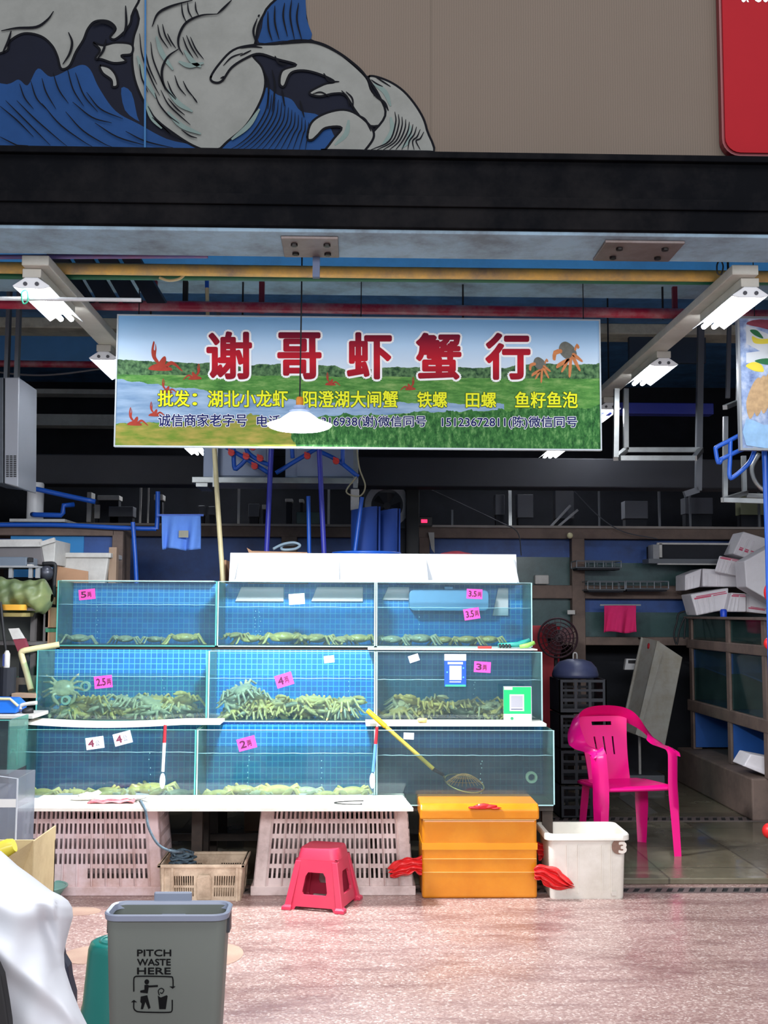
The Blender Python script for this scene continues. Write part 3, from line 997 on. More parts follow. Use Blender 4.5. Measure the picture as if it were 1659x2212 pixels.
# printed crayfish and crabs
def sign_poly(mb, pts, cx, cy, s, flip=1, lift=0.002, sm=4):
    P = smooth_closed([(p[0], p[1], 0) for p in pts], sm)
    mb.prism([at(cx + flip * p.x * s, cy + p.y * s, SY - lift) for p in P], (0, 0.0005, 0))
CRAY_BODY = [(-26, 12), (-20, 4), (-6, -2), (4, -14), (10, -16), (12, -8), (10, 4), (22, 8), (24, 14), (0, 15)]
CRAY_CLAW = [(-9, -2), (-18, -14), (-20, -30), (-16, -48), (-13, -46), (-15, -32), (-12, -30), (-11, -44), (-9, -32), (-10, -16), (-4, -5)]
CRAY_CLAW2 = [(10, 2), (22, -6), (34, 0), (48, 16), (40, 12), (30, 4), (22, 2), (14, 8)]
for cx, cy, s, f in ((347, 786, 1.0, 1), (421, 812, 0.55, -1), (714, 826, 0.45, 1), (886, 836, 0.45, -1), (360, 842, 0.5, 1), (291, 910, 0.62, 1), (334, 892, 0.5, 1)):
    cray = MB()
    for sh in (CRAY_BODY, CRAY_CLAW, CRAY_CLAW2):
        sign_poly(cray, sh, cx, cy, s, f)
    cray.build('printed_crayfish', pm('crayfish_print', (164, 62, 48), 0.4, var=0.3, scale=30), sg)
for cx, cy, s in ((1226, 768, 1.0), (1166, 793, 0.72)):
    cs, cl = MB(), MB()
    sign_poly(cs, [(-18, -8), (-16, -24), (-4, -30), (12, -20), (20, -4), (14, 6), (-2, 8)], cx, cy, s)
    for q in ([(-14, -14), (-30, -10), (-32, 8), (-26, 10), (-24, -2), (-12, -6)], [(0, 6), (-22, 18), (-24, 28), (-16, 24), (4, 12)],
              [(4, 6), (2, 44), (7, 44), (10, 8)], [(8, 4), (24, 32), (28, 30), (14, 0)], [(10, 0), (30, 14), (32, 10), (14, -6)], [(-2, 8), (-14, 34), (-9, 34), (4, 10)],
              [(14, -14), (20, -26), (26, -18), (22, -14), (20, -18), (18, -10)]):
        sign_poly(cl, q, cx, cy, s, 1, 0.0025, 2)
    cs.build('printed_crab_shell', pm('crab_shell_print', (110, 112, 104), 0.4, var=0.35, scale=40), sg)
    cl.build('printed_crab_legs', pm('crab_leg_print', (206, 132, 84), 0.4, var=0.3, scale=40), sg)
for k, px in enumerate((300, 780, 1260)):
    p = at(px, 682, SY + 0.015)
    MB().tube([(p.x, p.y, sz0 + shh), (p.x, p.y, zA)], 0.003).build('hanging_wire', BLK, sg)

# ------------------------------------------------------------------ picture board and steel rack at the right edge
RY = 6.2
q0, q1, q2 = rect(1603, 688, 1790, 968, RY)
t = thing('food_picture_board', 'picture board of seafood and lemons hanging at the right edge', 'sign', ((q0.x + q1.x) / 2, RY, q0.z))
def sea_print():
    m, nt, out = nt_new('seafood_print')
    b = N(nt, 'ShaderNodeBsdfPrincipled')
    w = noise(nt, 14, 5)
    nt.links.new(ramp(nt, w, [(0.3, lin((90, 110, 160))), (0.5, lin((150, 170, 205))), (0.7, lin((214, 220, 228)))]), b.inputs['Base Color'])
    b.inputs['Roughness'].default_value = 0.5
    b.inputs['Specular IOR Level'].default_value = 0.08
    nt.links.new(b.outputs[0], out.inputs[0])
    return m
MB().box(q0.x, q1.x, RY, RY + 0.015, q0.z, q2.z).build('printed_panel', sea_print(), t)
f_ = MB()
f_.box(q0.x - 0.012, q0.x, RY - 0.008, RY + 0.03, q0.z - 0.012, q2.z + 0.012)
f_.box(q0.x, q1.x, RY - 0.008, RY + 0.03, q0.z - 0.012, q0.z)
f_.box(q0.x, q1.x, RY - 0.008, RY + 0.03, q2.z, q2.z + 0.012)
f_.build('frame', pm('grey_frame_trim', (150, 156, 160), 0.4, 0.3), t)
def rpoly(mb, pts, lift, sm=4):
    P = smooth_closed([(p[0], p[1], 0) for p in pts], sm)
    mb.prism([at(p.x, p.y, RY - lift) for p in P], (0, 0.0005, 0))
m_ = MB(); rpoly(m_, [(1612, 702), (1700, 738), (1700, 790), (1612, 742)], .001, 1); rpoly(m_, [(1612, 762), (1700, 752), (1700, 782), (1612, 784)], .001, 1); m_.build('printed_plate', pm('plate_print', (206, 212, 216), .4), t)
m_ = MB(); rpoly(m_, [(1612, 700), (1640, 690), (1700, 700), (1700, 735), (1660, 712)], .0015, 3); m_.build('printed_prawn', pm('prawn_print', (140, 70, 84), .4, var=.4, scale=40), t)
m_ = MB(); rpoly(m_, [(1625, 726), (1640, 732), (1668, 732), (1672, 740), (1645, 743), (1628, 740)], .002); rpoly(m_, [(1611, 790), (1628, 782), (1645, 788), (1650, 802), (1640, 803), (1626, 800)], .002); m_.build('printed_lemon', pm('lemon_print', (222, 206, 76), .4), t)
m_ = MB(); rpoly(m_, [(1620, 713), (1636, 714), (1649, 731), (1630, 724)], .0025); rpoly(m_, [(1630, 780), (1655, 774), (1690, 778), (1660, 788)], .0025); m_.build('printed_leaf', pm('leaf_print', (52, 110, 72), .4), t)
m_ = MB()
for k in range(7):
    rpoly(m_, [(1612 + k * 14, 870 - k * 12), (1626 + k * 14, 830 - k * 8), (1640 + k * 12, 815 - k * 4), (1644 + k * 12, 835), (1634 + k * 14, 880 - k * 4), (1620 + k * 14, 905 - k * 6)], .002 + k * .0004)
m_.build('printed_shellfish', pm('shellfish_print', (188, 158, 120), .4, var=.45, scale=30), t)
m_ = MB(); rpoly(m_, [(1612, 905), (1650, 918), (1700, 915), (1700, 962), (1612, 962)], .006, 2); m_.build('printed_bowl', pm('blue_bowl_print', (150, 190, 226), .4, var=.3, scale=20), t)
for px in (1630, 1740):
    p = at(px, 688, RY + 0.02)
    MB().tube([(p.x, p.y, q2.z + .012), (p.x, p.y, 4.02)], 0.003).build('hanging_wire', BLK, t)

STEEL = pm('brushed_steel', (168, 172, 172), 0.35, 0.7, var=0.1, scale=14, dirt=(110, 108, 100), dirt_amt=0.4)
GSTEEL = pm('dull_grey_steel', (98, 102, 108), 0.5, 0.3, var=0.12, scale=10)
def bars(name, label, cat, segs, w, mat, Y, part='bar', group=None, dy=0.0):
    """a frame of square bars; segs are pixel segments (px0, py0, px1, py1[, Y0, Y1])"""
    P = []
    for s in segs:
        a_, b_ = (s[4], s[5]) if len(s) > 4 else (Y, Y)
        P.append((at(s[0], s[1], a_), at(s[2], s[3], b_)))
    low = min((p for q in P for p in q), key=lambda v: v.z)
    t = thing(name, label, cat, tuple(low), group)
    for i, (a_, b_) in enumerate(P):
        MB().beam(a_, b_, w, w).build(part, mat, t)
    return t
bars('steel_rack', 'bright steel hanging rack behind the picture board at right', 'rack',
     [(1567, 900, 1566, 1080, 7.0, 7.0), (1562, 1080, 1612, 1064, 6.7, 7.3), (1606, 985, 1608, 1068, 7.3, 7.3), (1612, 1070, 1760, 1075, 7.3, 7.3), (1566, 880, 1595, 868, 6.8, 7.2), (1562, 1080, 1760, 1086, 6.7, 6.7), (1595, 868, 1597, 700, 7.2, 7.2)], 0.028, STEEL, 7.0)
tag(MB().tube(smooth_open([at(1640, 980, 7.1), at(1625, 1010, 7.1), at(1632, 1040, 7.1), at(1655, 1060, 7.1), at(1700, 1062, 7.1)], 6), 0.016).build('steel_hose', STEEL, smooth=True), 'curved pale hose inside the steel rack at right', 'hose')
# blue tube bracket below the board
t = thing('blue_tube_bracket', 'bright blue bent tube bracket below the picture board at right', 'bracket', tuple(at(1600, 1050, 6.3)))
for pts in ([(1660, 905), (1585, 947), (1550, 965), (1546, 972), (1552, 1000), (1560, 990)], [(1550, 996), (1610, 968), (1660, 955)],
            [(1578, 950), (1577, 990), (1576, 1028), (1585, 1030), (1618, 1000), (1632, 968)]):
    MB().tube(smooth_open([at(x, y, 6.3) for x, y in pts], 4), 0.013).build('tube', BLUEP, t, smooth=True)
pipe('pole', 'bright blue upright pole at the right picture edge under the food board', [at(1651, 960, 6.32), at(1659, 1190, 6.32), at(1662, 1330, 6.32), at(1672, 1700, 6.32), onz(1676, 1922, 0)], 0.016, BLUEP, 'pole')
# open steel frame hanging under the right lamp rail
bars('steel_cradle', 'open grey steel frame hanging to the right of the shop sign', 'frame',
     [(1352, 840, 1352, 972, 8.2, 8.2), (1332, 840, 1330, 988, 7.9, 7.9), (1352, 972, 1510, 972, 8.2, 8.2), (1330, 990, 1352, 972, 7.9, 8.2), (1340, 990, 1500, 990, 7.9, 7.9), (1500, 990, 1514, 972, 7.9, 8.2)], 0.036, STEEL, 8.0)
bars('steel_hanger', 'long grey steel hanger bar right of the open steel frame', 'hanger', [(1515, 620, 1508, 1060, 8.28, 8.28), (1508, 1058, 1478, 1068, 8.28, 8.28)], 0.045, GSTEEL, 8.2)
bars('steel_hanger', 'upright grey steel bar left of the steel rack at right', 'hanger', [(1578, 560, 1572, 860, 7.6, 7.6)], 0.026, GSTEEL, 7.6)
for px, py0, py1, Yk, w, h, mt, lab in ((1400, 715, 783, 9.4, .36, .30, pm('slate_blue_panel', (54, 70, 88), .6), 'slate blue panel hanging above the second right lamp'),):
    a_ = at(px, py1, Yk)
    tag(MB().box(X(1360, Yk, py1), X(1526, Yk, py1), Yk, Yk + .06, a_.z, Z(py0, Yk)).build('ceiling_board', mt, bevel=.006), lab, 'panel')
# ================================================================== FISH TANKS
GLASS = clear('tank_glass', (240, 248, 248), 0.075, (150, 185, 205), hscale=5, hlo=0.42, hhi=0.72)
GLASS_SIDE = clear('tank_side_glass', (176, 224, 214), 0.34, (170, 222, 214), hscale=3)
EDGE = pm('green_glass_edge', (84, 168, 160), 0.15, var=0.12, scale=20)
EDGE_PALE = pm('pale_silicone_edge', (164, 204, 206), 0.3, var=0.15, scale=20)
GLINT = pm('waterline_glint', (196, 226, 236), 0.25, var=0.15, scale=40)
BUBBLE = pm('air_bubbles', (190, 226, 236), 0.1, var=0.1)
WATERS = {'clear': clear('clear_blue_water', (226, 246, 250), 0.015, (70, 130, 160), gloss=0.03),
          'green': clear('green_tank_water', (224, 243, 240), 0.03, (110, 160, 150), gloss=0.03),
          'murky': clear('murky_tank_water', (216, 228, 222), 0.03, (90, 110, 100), gloss=0.03)}
TILES = {'top': tile_mat('blue_mosaic_top', (30, 124, 196), (96, 178, 214)),
         'mid': tile_mat('blue_mosaic_middle', (22, 122, 200), (108, 204, 224)),
         'low': tile_mat('blue_mosaic_low', (18, 106, 170), (74, 160, 194)),
         'dark': tile_mat('blue_mosaic_dark', (34, 104, 160), (76, 144, 182)),
         'navy': tile_mat('navy_mosaic_apron', (16, 52, 112), (34, 82, 140))}
SUBSTR = pm('tank_bottom_slime', (84, 104, 96), 0.6, var=0.2, scale=8, dirt=(60, 66, 50), dirt_amt=0.6)

ROWS = [dict(n='bottom', Y=6.42, B=6.80, px=(37, 425, 812, 1198), t=1578, b=1741, w=(1626, 1628, 1632), tile=('low', 'low', 'dark'), wat=('clear', 'green', 'murky')),
        dict(n='middle', Y=6.83, B=7.22, px=(80, 450, 812, 1172), t=1408, b=1560, w=(1463, 1466, 1468), tile=('mid', 'mid', 'dark'), wat=('green', 'clear', 'murky')),
        dict(n='top', Y=7.25, B=7.65, px=(124, 470, 812, 1150), t=1258, b=1398, w=(1308, 1312, 1312), tile=('top', 'top', 'top'), wat=('clear', 'clear', 'clear'))]
TANKS = {}
POS = ('left', 'centre', 'right')
EXTRA = {('bottom', 0): 'with two white price tags on its front', ('bottom', 1): 'with one pink price tag reading two',
         ('bottom', 2): 'with a yellow net handle standing in it', ('middle', 0): 'crowded with crabs, pink tag reading two and a half',
         ('middle', 1): 'crowded with crabs, pink tag reading four', ('middle', 2): 'murky, with blue and green code cards',
         ('top', 0): 'with a pink tag reading five', ('top', 1): 'with a blank white tag', ('top', 2): 'with two pink tags'}
for R in ROWS:
    Y0, Y1 = R['Y'], R['B']
    z0, z1 = Z(R['b'], Y0), Z(R['t'], Y0)
    for i in range(3):
        x0, x1 = X(R['px'][i], Y0, R['t']) + 0.002, X(R['px'][i + 1], Y0, R['t']) - 0.002
        zw = Z(R['w'][i], Y0)
        lab = '%s tank of the %s row, %s' % (POS[i], R['n'], EXTRA[(R['n'], i)])
        t = thing('fish_tank', lab, 'fish tank', ((x0 + x1) / 2, Y0, z0), 'glass crab tanks in three stepped rows')
        g = 0.008
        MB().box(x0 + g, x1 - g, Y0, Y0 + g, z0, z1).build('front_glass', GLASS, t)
        for a_ in (x0, x1 - g):
            MB().box(a_, a_ + g, Y0 + 0.001, Y1 - 0.02, z0, z1).build('side_glass', GLASS_SIDE, t)
        th = z1 - 0.004
        MB().box(x0, x1, Y1 - 0.02, Y1, z0, th).build('tiled_back', TILES[R['tile'][i]], t)
        MB().box(x0 + g, x1 - g, Y0 + g, Y1 - 0.02, z0, z0 + 0.010).build('tank_floor', SUBSTR, t)
        wz = MB().box(x0 + g + .001, x1 - g - .001, Y0 + g + .001, Y1 - 0.0215, z0 + 0.011, zw)
        w_ = wz.build('water', WATERS[R['wat'][i]], t)
        film = MB()
        rr_ = random.Random(i + len(R['n']))
        pts = [(x0 + g + (x1 - x0 - 2 * g) * k / 24, Y0 + g + 0.003, zw + rr_.uniform(-.0015, .0015)) for k in range(25)]
        film.tube(pts, 0.0022, 6)  # pale tube put in as the bright line of reflected light at the waterline
        film.build('waterline_glint', GLINT, w_, smooth=True)
        ed = MB()
        ed.box(x0, x0 + g, Y0 - 0.0012, Y0 + 0.0, z0, z1)
        ed.box(x1 - g, x1, Y0 - 0.0012, Y0 + 0.0, z0, z1)
        ed.box(x0, x1, Y0 - 0.0012, Y0 + g, z1, z1 + 0.003)
        ed.box(x0, x1, Y0 - 0.0012, Y0 + 0.0, z0, z0 + 0.007)
        ed.build('glass_edge', EDGE if i == 0 else EDGE_PALE, t)
        b_ = MB()
        for s in range(1 + (i % 2)):
            bx = x0 + (x1 - x0) * rr_.uniform(0.2, 0.85)
            zz = z0 + 0.05
            while zz < zw - 0.01:
                b_.blob((bx + rr_.uniform(-.006, .006), (Y0 + Y1) / 2 - 0.06 + rr_.uniform(-.01, .01), zz), .003, .003, .004, 6, 5)
                zz += rr_.uniform(.012, .05)
        bo = b_.build('bubble_stream', BUBBLE, t, smooth=True)
        bo['kind'] = 'stuff'
        TANKS[(R['n'], i)] = dict(x0=x0, x1=x1, y0=Y0 + 0.03, y1=Y1 - 0.06, z=z0 + 0.011, zw=zw, t=t)

# stepped stand under the tanks
FRAME_M = pm('dark_wood_stand', (52, 44, 40), 0.7, var=0.25, scale=8, dirt=(90, 74, 62), dirt_amt=0.4)
xl, xr = X(44, 6.42, 1740), X(1192, 6.42, 1740)
st = thing('tank_stand', 'dark stepped stand carrying the three rows of crab tanks', 'stand', ((xl + xr) / 2, 6.8, PZ))
zs = [Z(R['b'], R['Y']) for R in ROWS]
for R, z in zip(ROWS, zs):
    a_, b_ = X(R['px'][0] + 6, R['Y']), X(R['px'][3] - 6, R['Y'])
    MB().box(a_, b_, R['Y'] + 0.012, R['B'] - 0.005, z - 0.03, z - 0.001).build('shelf_board', FRAME_M, st)
    for k in range(4):
        x = a_ + 0.03 + (b_ - a_ - 0.06) * k / 3
        if R['n'] == 'bottom':
            MB().box(x - .03, x + .03, R['Y'] + .03, R['Y'] + .09, PZ, z - .03).build('leg', FRAME_M, st)
        MB().box(x - .03, x + .03, R['B'] - .07, R['B'] - .012, PZ if R['n'] != 'x' else z, z - .03).build('leg', FRAME_M, st) if R['n'] == 'bottom' else \
            MB().box(x - .03, x + .03, R['B'] - .07, R['B'] - .012, PZ, z - .03).build('leg', FRAME_M, st)
MB().box(X(478, 6.82), X(800, 6.82), 6.818, 6.826, Z(1574, 6.82), Z(1561, 6.82)).build('tiled_apron', TILES['navy'], st)
MB().box(xl, xr, 6.9, 6.93, 0.16, 0.20).build('cross_rail', FRAME_M, st)

# ------------------------------------------------------------------ crabs
CRABM = [pm('olive_crab_shell', (212, 178, 108), 0.35, var=0.35, scale=50, dirt=(120, 112, 70), dirt_amt=0.6, dirt_scale=18),
         pm('yellow_crab_shell', (236, 196, 112), 0.35, var=0.3, scale=50, dirt=(150, 124, 70), dirt_amt=0.6, dirt_scale=18),
         pm('grey_green_crab_shell', (196, 182, 142), 0.35, var=0.35, scale=50, dirt=(104, 104, 84), dirt_amt=0.6, dirt_scale=18)]

def crab_mesh(seed, mat):
    r = random.Random(seed)
    m = MB()
    m.blob((0, 0, 0.028), .050, .042, .020, 16, 10)
    m.blob((0, -0.014, 0.027), .032, .018, .011, 12, 8)
    for s in (-1, 1):
        for k in range(4):
            a = rad(-28 + 24 * k + r.uniform(-6, 6))
            d = Vector((s * math.cos(a), math.sin(a), 0))
            p0 = Vector((s * .030, .004 + .012 * (k - 1.2), .028))
            rise = r.uniform(.004, .016)
            p1 = p0 + d * .034 + Vector((0, 0, rise))
            p2 = p1 + d * .024 + Vector((0, 0, -.030 - rise * .3))
            p3 = p2 + d * .010 + Vector((0, 0, -(p2.z - .002)))
            m.tube([p0, p1, p2, p3], [.0074, .0070, .0054, .0030], 6)
        q0 = Vector((s * .026, -.022, .027))
        q1 = q0 + Vector((s * .026, -.014, r.uniform(.0, .010)))
        q2 = q1 + Vector((-s * r.uniform(.004, .014), -.022, -.004))
        q3 = q2 + Vector((-s * .016, -.014, -.006))
        m.tube([q0, q1], [.0068, .0068], 7)
        m.tube([q1, q2], [.0075, .0105], 7)
        m.tube([q2, q3, q3 + Vector((-s * .006, -.012, -.002))], [.0115, .007, .0028], 7)
        m.tube([q2 + Vector((0, 0, .004)), q3 + Vector((s * .004, -.006, .007))], [.007, .0028], 6)
        m.tube([(s * .010, -.030, .034), (s * .011, -.038, .040)], [.003, .0022], 6)
    bmesh.ops.recalc_face_normals(m.bm, faces=list(m.bm.faces))
    me = bpy.data.meshes.new('crab')
    m.bm.to_mesh(me)
    m.bm.free()
    tmp = bpy.data.objects.new('crab', me)
    COL.objects.link(tmp)
    md = tmp.modifiers.new('skin', 'REMESH')
    md.mode = 'VOXEL'
    md.voxel_size = 0.0030
    md.use_smooth_shade = True
    sm = tmp.modifiers.new('soft', 'SMOOTH')
    sm.factor = 0.4
    sm.iterations = 2
    dg = bpy.context.evaluated_depsgraph_get()
    dg.update()
    res = bpy.data.meshes.new_from_object(tmp.evaluated_get(dg))
    bpy.data.objects.remove(tmp)
    bpy.data.meshes.remove(me)
    res.materials.clear()
    res.materials.append(mat)
    for p in res.polygons:
        p.use_smooth = True
        p.material_index = 0
    return res

CRABS = [crab_mesh(i, CRABM[i % 3]) for i in range(6)]
cr_r = random.Random(5)
def crab(x, y, z, rz, label, group, v=None, s=1.0, tilt=(0, 0)):
    o = bpy.data.objects.new('crab', CRABS[cr_r.randrange(6) if v is None else v])
    COL.objects.link(o)
    o.location = (x, y, z)
    o.rotation_euler = (tilt[0], tilt[1], rz)
    o.scale = (s, s, s)
    return tag(o, label, 'crab', group)

ORD = ('leftmost', 'second from the left', 'third from the left', 'fourth from the left', 'fifth from the left', 'sixth from the left', 'seventh from the left', 'eighth from the left', 'ninth from the left')
# sparse tanks: every crab placed where the photo shows it
SPARSE = {('top', 0): [(150, 1372, 1), (270, 1386, .9), (333, 1380, .8), (398, 1378, 1.15)],
          ('top', 1): [(490, 1362, .8), (540, 1380, 1), (612, 1376, 1.3), (684, 1380, 1.15), (738, 1382, .9), (775, 1378, 1.1)],
          ('top', 2): [(832, 1380, 1), (908, 1386, 1.15), (960, 1392, .9), (1010, 1390, 1), (1056, 1388, 1)],
          ('bottom', 0): [(68, 1708, 1), (112, 1716, .7), (165, 1716, .8), (230, 1704, 1.1), (262, 1712, .9), (330, 1702, 1.35), (398, 1710, .95)],
          ('bottom', 1): [(440, 1690, .9), (462, 1714, .8), (525, 1704, 1.15), (560, 1690, .9), (602, 1708, 1.25), (662, 1700, 1), (706, 1712, .8), (762, 1710, 1.1)]}
for (rn, ti), L in SPARSE.items():
    T = TANKS[(rn, ti)]
    for k, (px, py, s) in enumerate(L):
        yy = T['y0'] + 0.115 + 0.035 * ((k * 7) % 3)
        p = at(px, py, yy)
        x = min(max(p.x, T['x0'] + .11), T['x1'] - .11)
        z = T['z'] + (0.03 if py < 1365 and rn == 'top' else 0)
        crab(x, yy, z, rad(cr_r.uniform(-40, 40)), 'crab %s on the floor of the %s tank in the %s row' % (ORD[k], POS[ti], rn),
             'crabs in the %s %s tank' % (rn, POS[ti]), None, s * 1.32)
# crowded tanks
for ti, n in ((0, 36), (1, 36), (2, 26)):
    T = TANKS[('middle', ti)]
    for k in range(n):
        lay = 0 if k < n * .5 else (1 if k < n * .85 else 2)
        u = ((k * 0.381966 * 2.0) % 1.0)
        x = T['x0'] + .15 + (T['x1'] - T['x0'] - .30) * u
        y = T['y0'] + .105 + .085 * ((k * .618) % 1)
        crab(x, y, T['z'] + lay * .030 + cr_r.uniform(-.006, .010), rad(cr_r.uniform(-110, 110)), 'crab in the jumbled pile of crabs filling the %s tank of the middle row' % POS[ti],
             'piled crabs in the middle %s tank' % POS[ti], None, cr_r.uniform(1.2, 1.5), (rad(cr_r.uniform(-24, 24)), rad(cr_r.uniform(-24, 24))))
T = TANKS[('middle', 0)]
crab(T['x0'] + .13, T['y0'] + .09, T['z'] + .17, rad(20), 'pale crab climbing the left glass corner of the left tank, middle row', 'piled crabs in the middle left tank', 2, 1.3, (rad(70), 0))
T = TANKS[('middle', 1)]
for k in range(5):
    crab(T['x0'] + .16 + .05 * (k % 3), T['y0'] + .12 + .04 * (k % 2), T['z'] + .05 + .022 * k, rad(k * 70), 'grey crab in the heap climbing at the left end of the centre tank, middle row', 'heaped crabs at the left of the middle centre tank', 2 if k % 2 else 5, 1.35, (rad(25), rad(15)))

# round inlet fittings in two tanks
INLET = pm('pale_inlet_ring', (176, 196, 176), 0.4, var=0.1)
for px, py, Yk, r_, own, lab in ((144, 1512, 6.9, .028, ('middle', 0), ''), (186, 1482, 7.12, .032, ('middle', 0), ''), (1147, 1678, 6.7, .034, ('bottom', 2), '')):
    p = at(px, py, Yk)
    M_ = Matrix.Rotation(PI / 2, 3, 'X')
    MB().lathe([(r_ * .6, 0), (r_, 0), (r_, .03), (r_ * .6, .03)], c=p, n=20, M=M_, cap=False).build('inlet_ring', INLET, TANKS[own]['t'], smooth=True, auto=40)

# ------------------------------------------------------------------ white boards on the tiers
BOARD = pm('white_plastic_board', (236, 234, 226), 0.4, var=0.03, dirt=(206, 196, 176), dirt_amt=0.5, dirt_scale=5)
def board(name, label, p00, p01, z, y0, y1, th=0.012, sag=0.0, n=16, cut=0.0):
    x0, x1 = p00, p01
    m = MB()
    def fn(u, v):
        return Vector((x0 + (x1 - x0) * u - (cut * v if u > .99 else 0) + (cut * v * .6 if u < .01 else 0), y0 + (y1 - y0) * v, z - sag * math.sin(PI * min(1, u * 1.25)) * 1.0))
    top = [[m.bm.verts.new(fn(i / n, j)) for j in (0, 1)] for i in range(n + 1)]
    bot = [[m.bm.verts.new(fn(i / n, j) - Vector((0, 0, th))) for j in (0, 1)] for i in range(n + 1)]
    for i in range(n):
        a_, b_, c_, d_ = top[i], top[i + 1], bot[i], bot[i + 1]
        m.bm.faces.new((a_[0], b_[0], b_[1], a_[1]))
        m.bm.faces.new((c_[0], c_[1], d_[1], d_[0]))
        m.bm.faces.new((a_[0], c_[0], d_[0], b_[0]))
        m.bm.faces.new((a_[1], b_[1], d_[1], c_[1]))
    for T_, B_ in ((top[0], bot[0]), (top[-1], bot[-1])):
        m.bm.faces.new((T_[0], T_[1], B_[1], B_[0]))
    return tag(m.build(name, BOARD), label, 'board', 'white plastic boards on the tank stack')
CB_Y0, CB_Y1 = 5.99, 6.41
CBZ = onz(470, 1723, 0).z
cz = 1.55 - 0.0
front_top = at(470, 1746, CB_Y0)
CBZ = front_top.z
board('white_board', 'long white board laid across two upturned crates as a counter', at(36, 1746, CB_Y0).x, at(893, 1748, CB_Y0).x, CBZ, CB_Y0, CB_Y1, 0.016, cut=0.04)
zr = TANKS[('bottom', 0)]['t'].location.z
zl1 = Z(ROWS[0]['t'], 6.42) + .004
board('white_board', 'bowed white board on top of the bottom row at the left', at(58, 1556, 6.6).x, at(477, 1562, 6.6).x, zl1 + .028, 6.56, 6.80, 0.016, sag=.018)
board('white_board', 'white board on top of the bottom row at the right, below the green card', at(790, 1562, 6.6).x, at(1178, 1562, 6.6).x, zl1 + .022, 6.56, 6.80, 0.016)
zl2 = Z(ROWS[1]['t'], 6.83) + .004
board('white_board', 'thin white board on top of the middle row at the right, under the gloves', at(795, 1404, 7.0).x, at(1162, 1404, 7.0).x, zl2 + .010, 7.02, 7.22, 0.008)

board('white_board', 'thin pale strip lying along the rear rim of the top left tank', at(140, 1255, 7.6).x, at(466, 1255, 7.6).x, Z(ROWS[2]['t'], 7.25) + .013, 7.52, 7.62, 0.008)
# items on the boards
SCRAP = pm('white_foam_scrap', (240, 236, 226), 0.6, var=0.05, bump=0.3)
p = at(190, 1722, 6.25)
m_ = MB()
m_.blob((p.x, p.y, CBZ + .022), .05, .035, .018, 16, 10, amp=.2, seed=2)
m_.blob((p.x + .035, p.y + .01, CBZ + .030), .034, .022, .016, 14, 8, Matrix.Rotation(rad(-25), 3, 'Y'), amp=.15, seed=4)
m_.blob((p.x - .03, p.y - .01, CBZ + .010), .06, .03, .008, 14, 8, amp=.2, seed=8)
tag(m_.build('foam_scrap', SCRAP, smooth=True), 'crumpled white foam scrap on the left end of the counter board', 'scrap')
m_ = MB()
def rag(u, v):
    a_ = at(190 + 100 * u, 1738, 6.14)
    return Vector((a_.x, 6.12 + .09 * v, CBZ + .006 + .010 * abs(math.sin(9 * u + 4 * v)) * (.3 + u)))
m_.grid(rag, 24, 8, 0.004)
tag(m_.build('red_rag', pm('pink_red_rag', (206, 70, 84), 0.8, var=0.2, scale=12, dirt=(232, 190, 190), dirt_amt=0.7), smooth=True), 'thin red and white rag lying on the counter board beside the foam scrap', 'rag')
m_ = MB()
for k in range(7):
    a_ = at(272 + k * 6, 1734, 6.18)
    m_.tube(smooth_open([(a_.x - .02, a_.y, CBZ + .006), (a_.x, a_.y - .01, CBZ + .012 + .003 * (k % 3)), (a_.x + .03, a_.y + .02 * ((k % 3) - 1), CBZ + .022 if k % 2 else CBZ + .006)], 4), .005, 6)
tag(m_.build('net_scrap', pm('grey_net_cord', (150, 150, 146), .7, var=.2), smooth=True), 'grey scrap of tangled netting on the counter board above the rope', 'net')
m_ = MB().tube(smooth_open([at(785, 1737, 6.2).xy.to_3d() + Vector((0, 0, CBZ + .004)), at(745, 1737, 6.18).xy.to_3d() + Vector((0, 0, CBZ + .004)), at(722, 1741, 6.14).xy.to_3d() + Vector((0, 0, CBZ + .004)),
                             at(740, 1744, 6.1).xy.to_3d() + Vector((0, 0, CBZ + .004)), at(778, 1745, 6.09).xy.to_3d() + Vector((0, 0, CBZ + .004)), at(780, 1742, 6.11).xy.to_3d() + Vector((0, 0, CBZ + .004))], 6), .003, 6)
tag(m_.build('wire_hook', pm('dark_wire', (60, 60, 58), .4, .6), smooth=True), 'bent dark wire hook lying on the right part of the counter board', 'hook')
p = at(912, 1560, 6.6)
tag(MB().blob((p.x, p.y, zl1 + .036), .032, .02, .015, 14, 8, amp=.18, seed=6).build('sponge', pm('cream_sponge', (222, 190, 118), .9, var=.15, scale=60, bump=.5), smooth=True), 'small cream sponge on the right white board of the bottom row', 'sponge')

# gloves and red clip on the top right board
gl = thing('work_gloves', 'green and black rubber work gloves lying on the board below the top right tank', 'gloves', tuple(at(1110, 1402, 7.1)))
zg = zl2 + .012
m_ = MB()
p0 = at(1076, 1402, 7.1); p1 = at(1128, 1398, 7.1)
m_.tube([(p0.x, 7.1, zg + .018), (p1.x - .03, 7.1, zg + .024), (p1.x + .01, 7.1, zg + .034), (p1.x + .05, 7.1, zg + .05)], [.014, .018, .02, .016], 10)
m_.build('cuff', pm('teal_rubber', (40, 150, 140), .45, var=.15), gl, smooth=True)
m_ = MB()
q = at(1142, 1400, 7.08)
m_.tube([(q.x - .06, 7.06, zg + .012), (q.x - .01, 7.06, zg + .02), (q.x + .035, 7.06, zg + .038)], [.012, .016, .012], 10)
m_.build('cuff', pm('lime_rubber', (146, 206, 96), .45, var=.12), gl, smooth=True)
m_ = MB()
for k in range(4):
    m_.tube([(p0.x + .005 + .02 * k, 7.06, zg + .022), (p0.x + .01 + .02 * k, 7.045, zg + .008)], [.009, .008], 8)
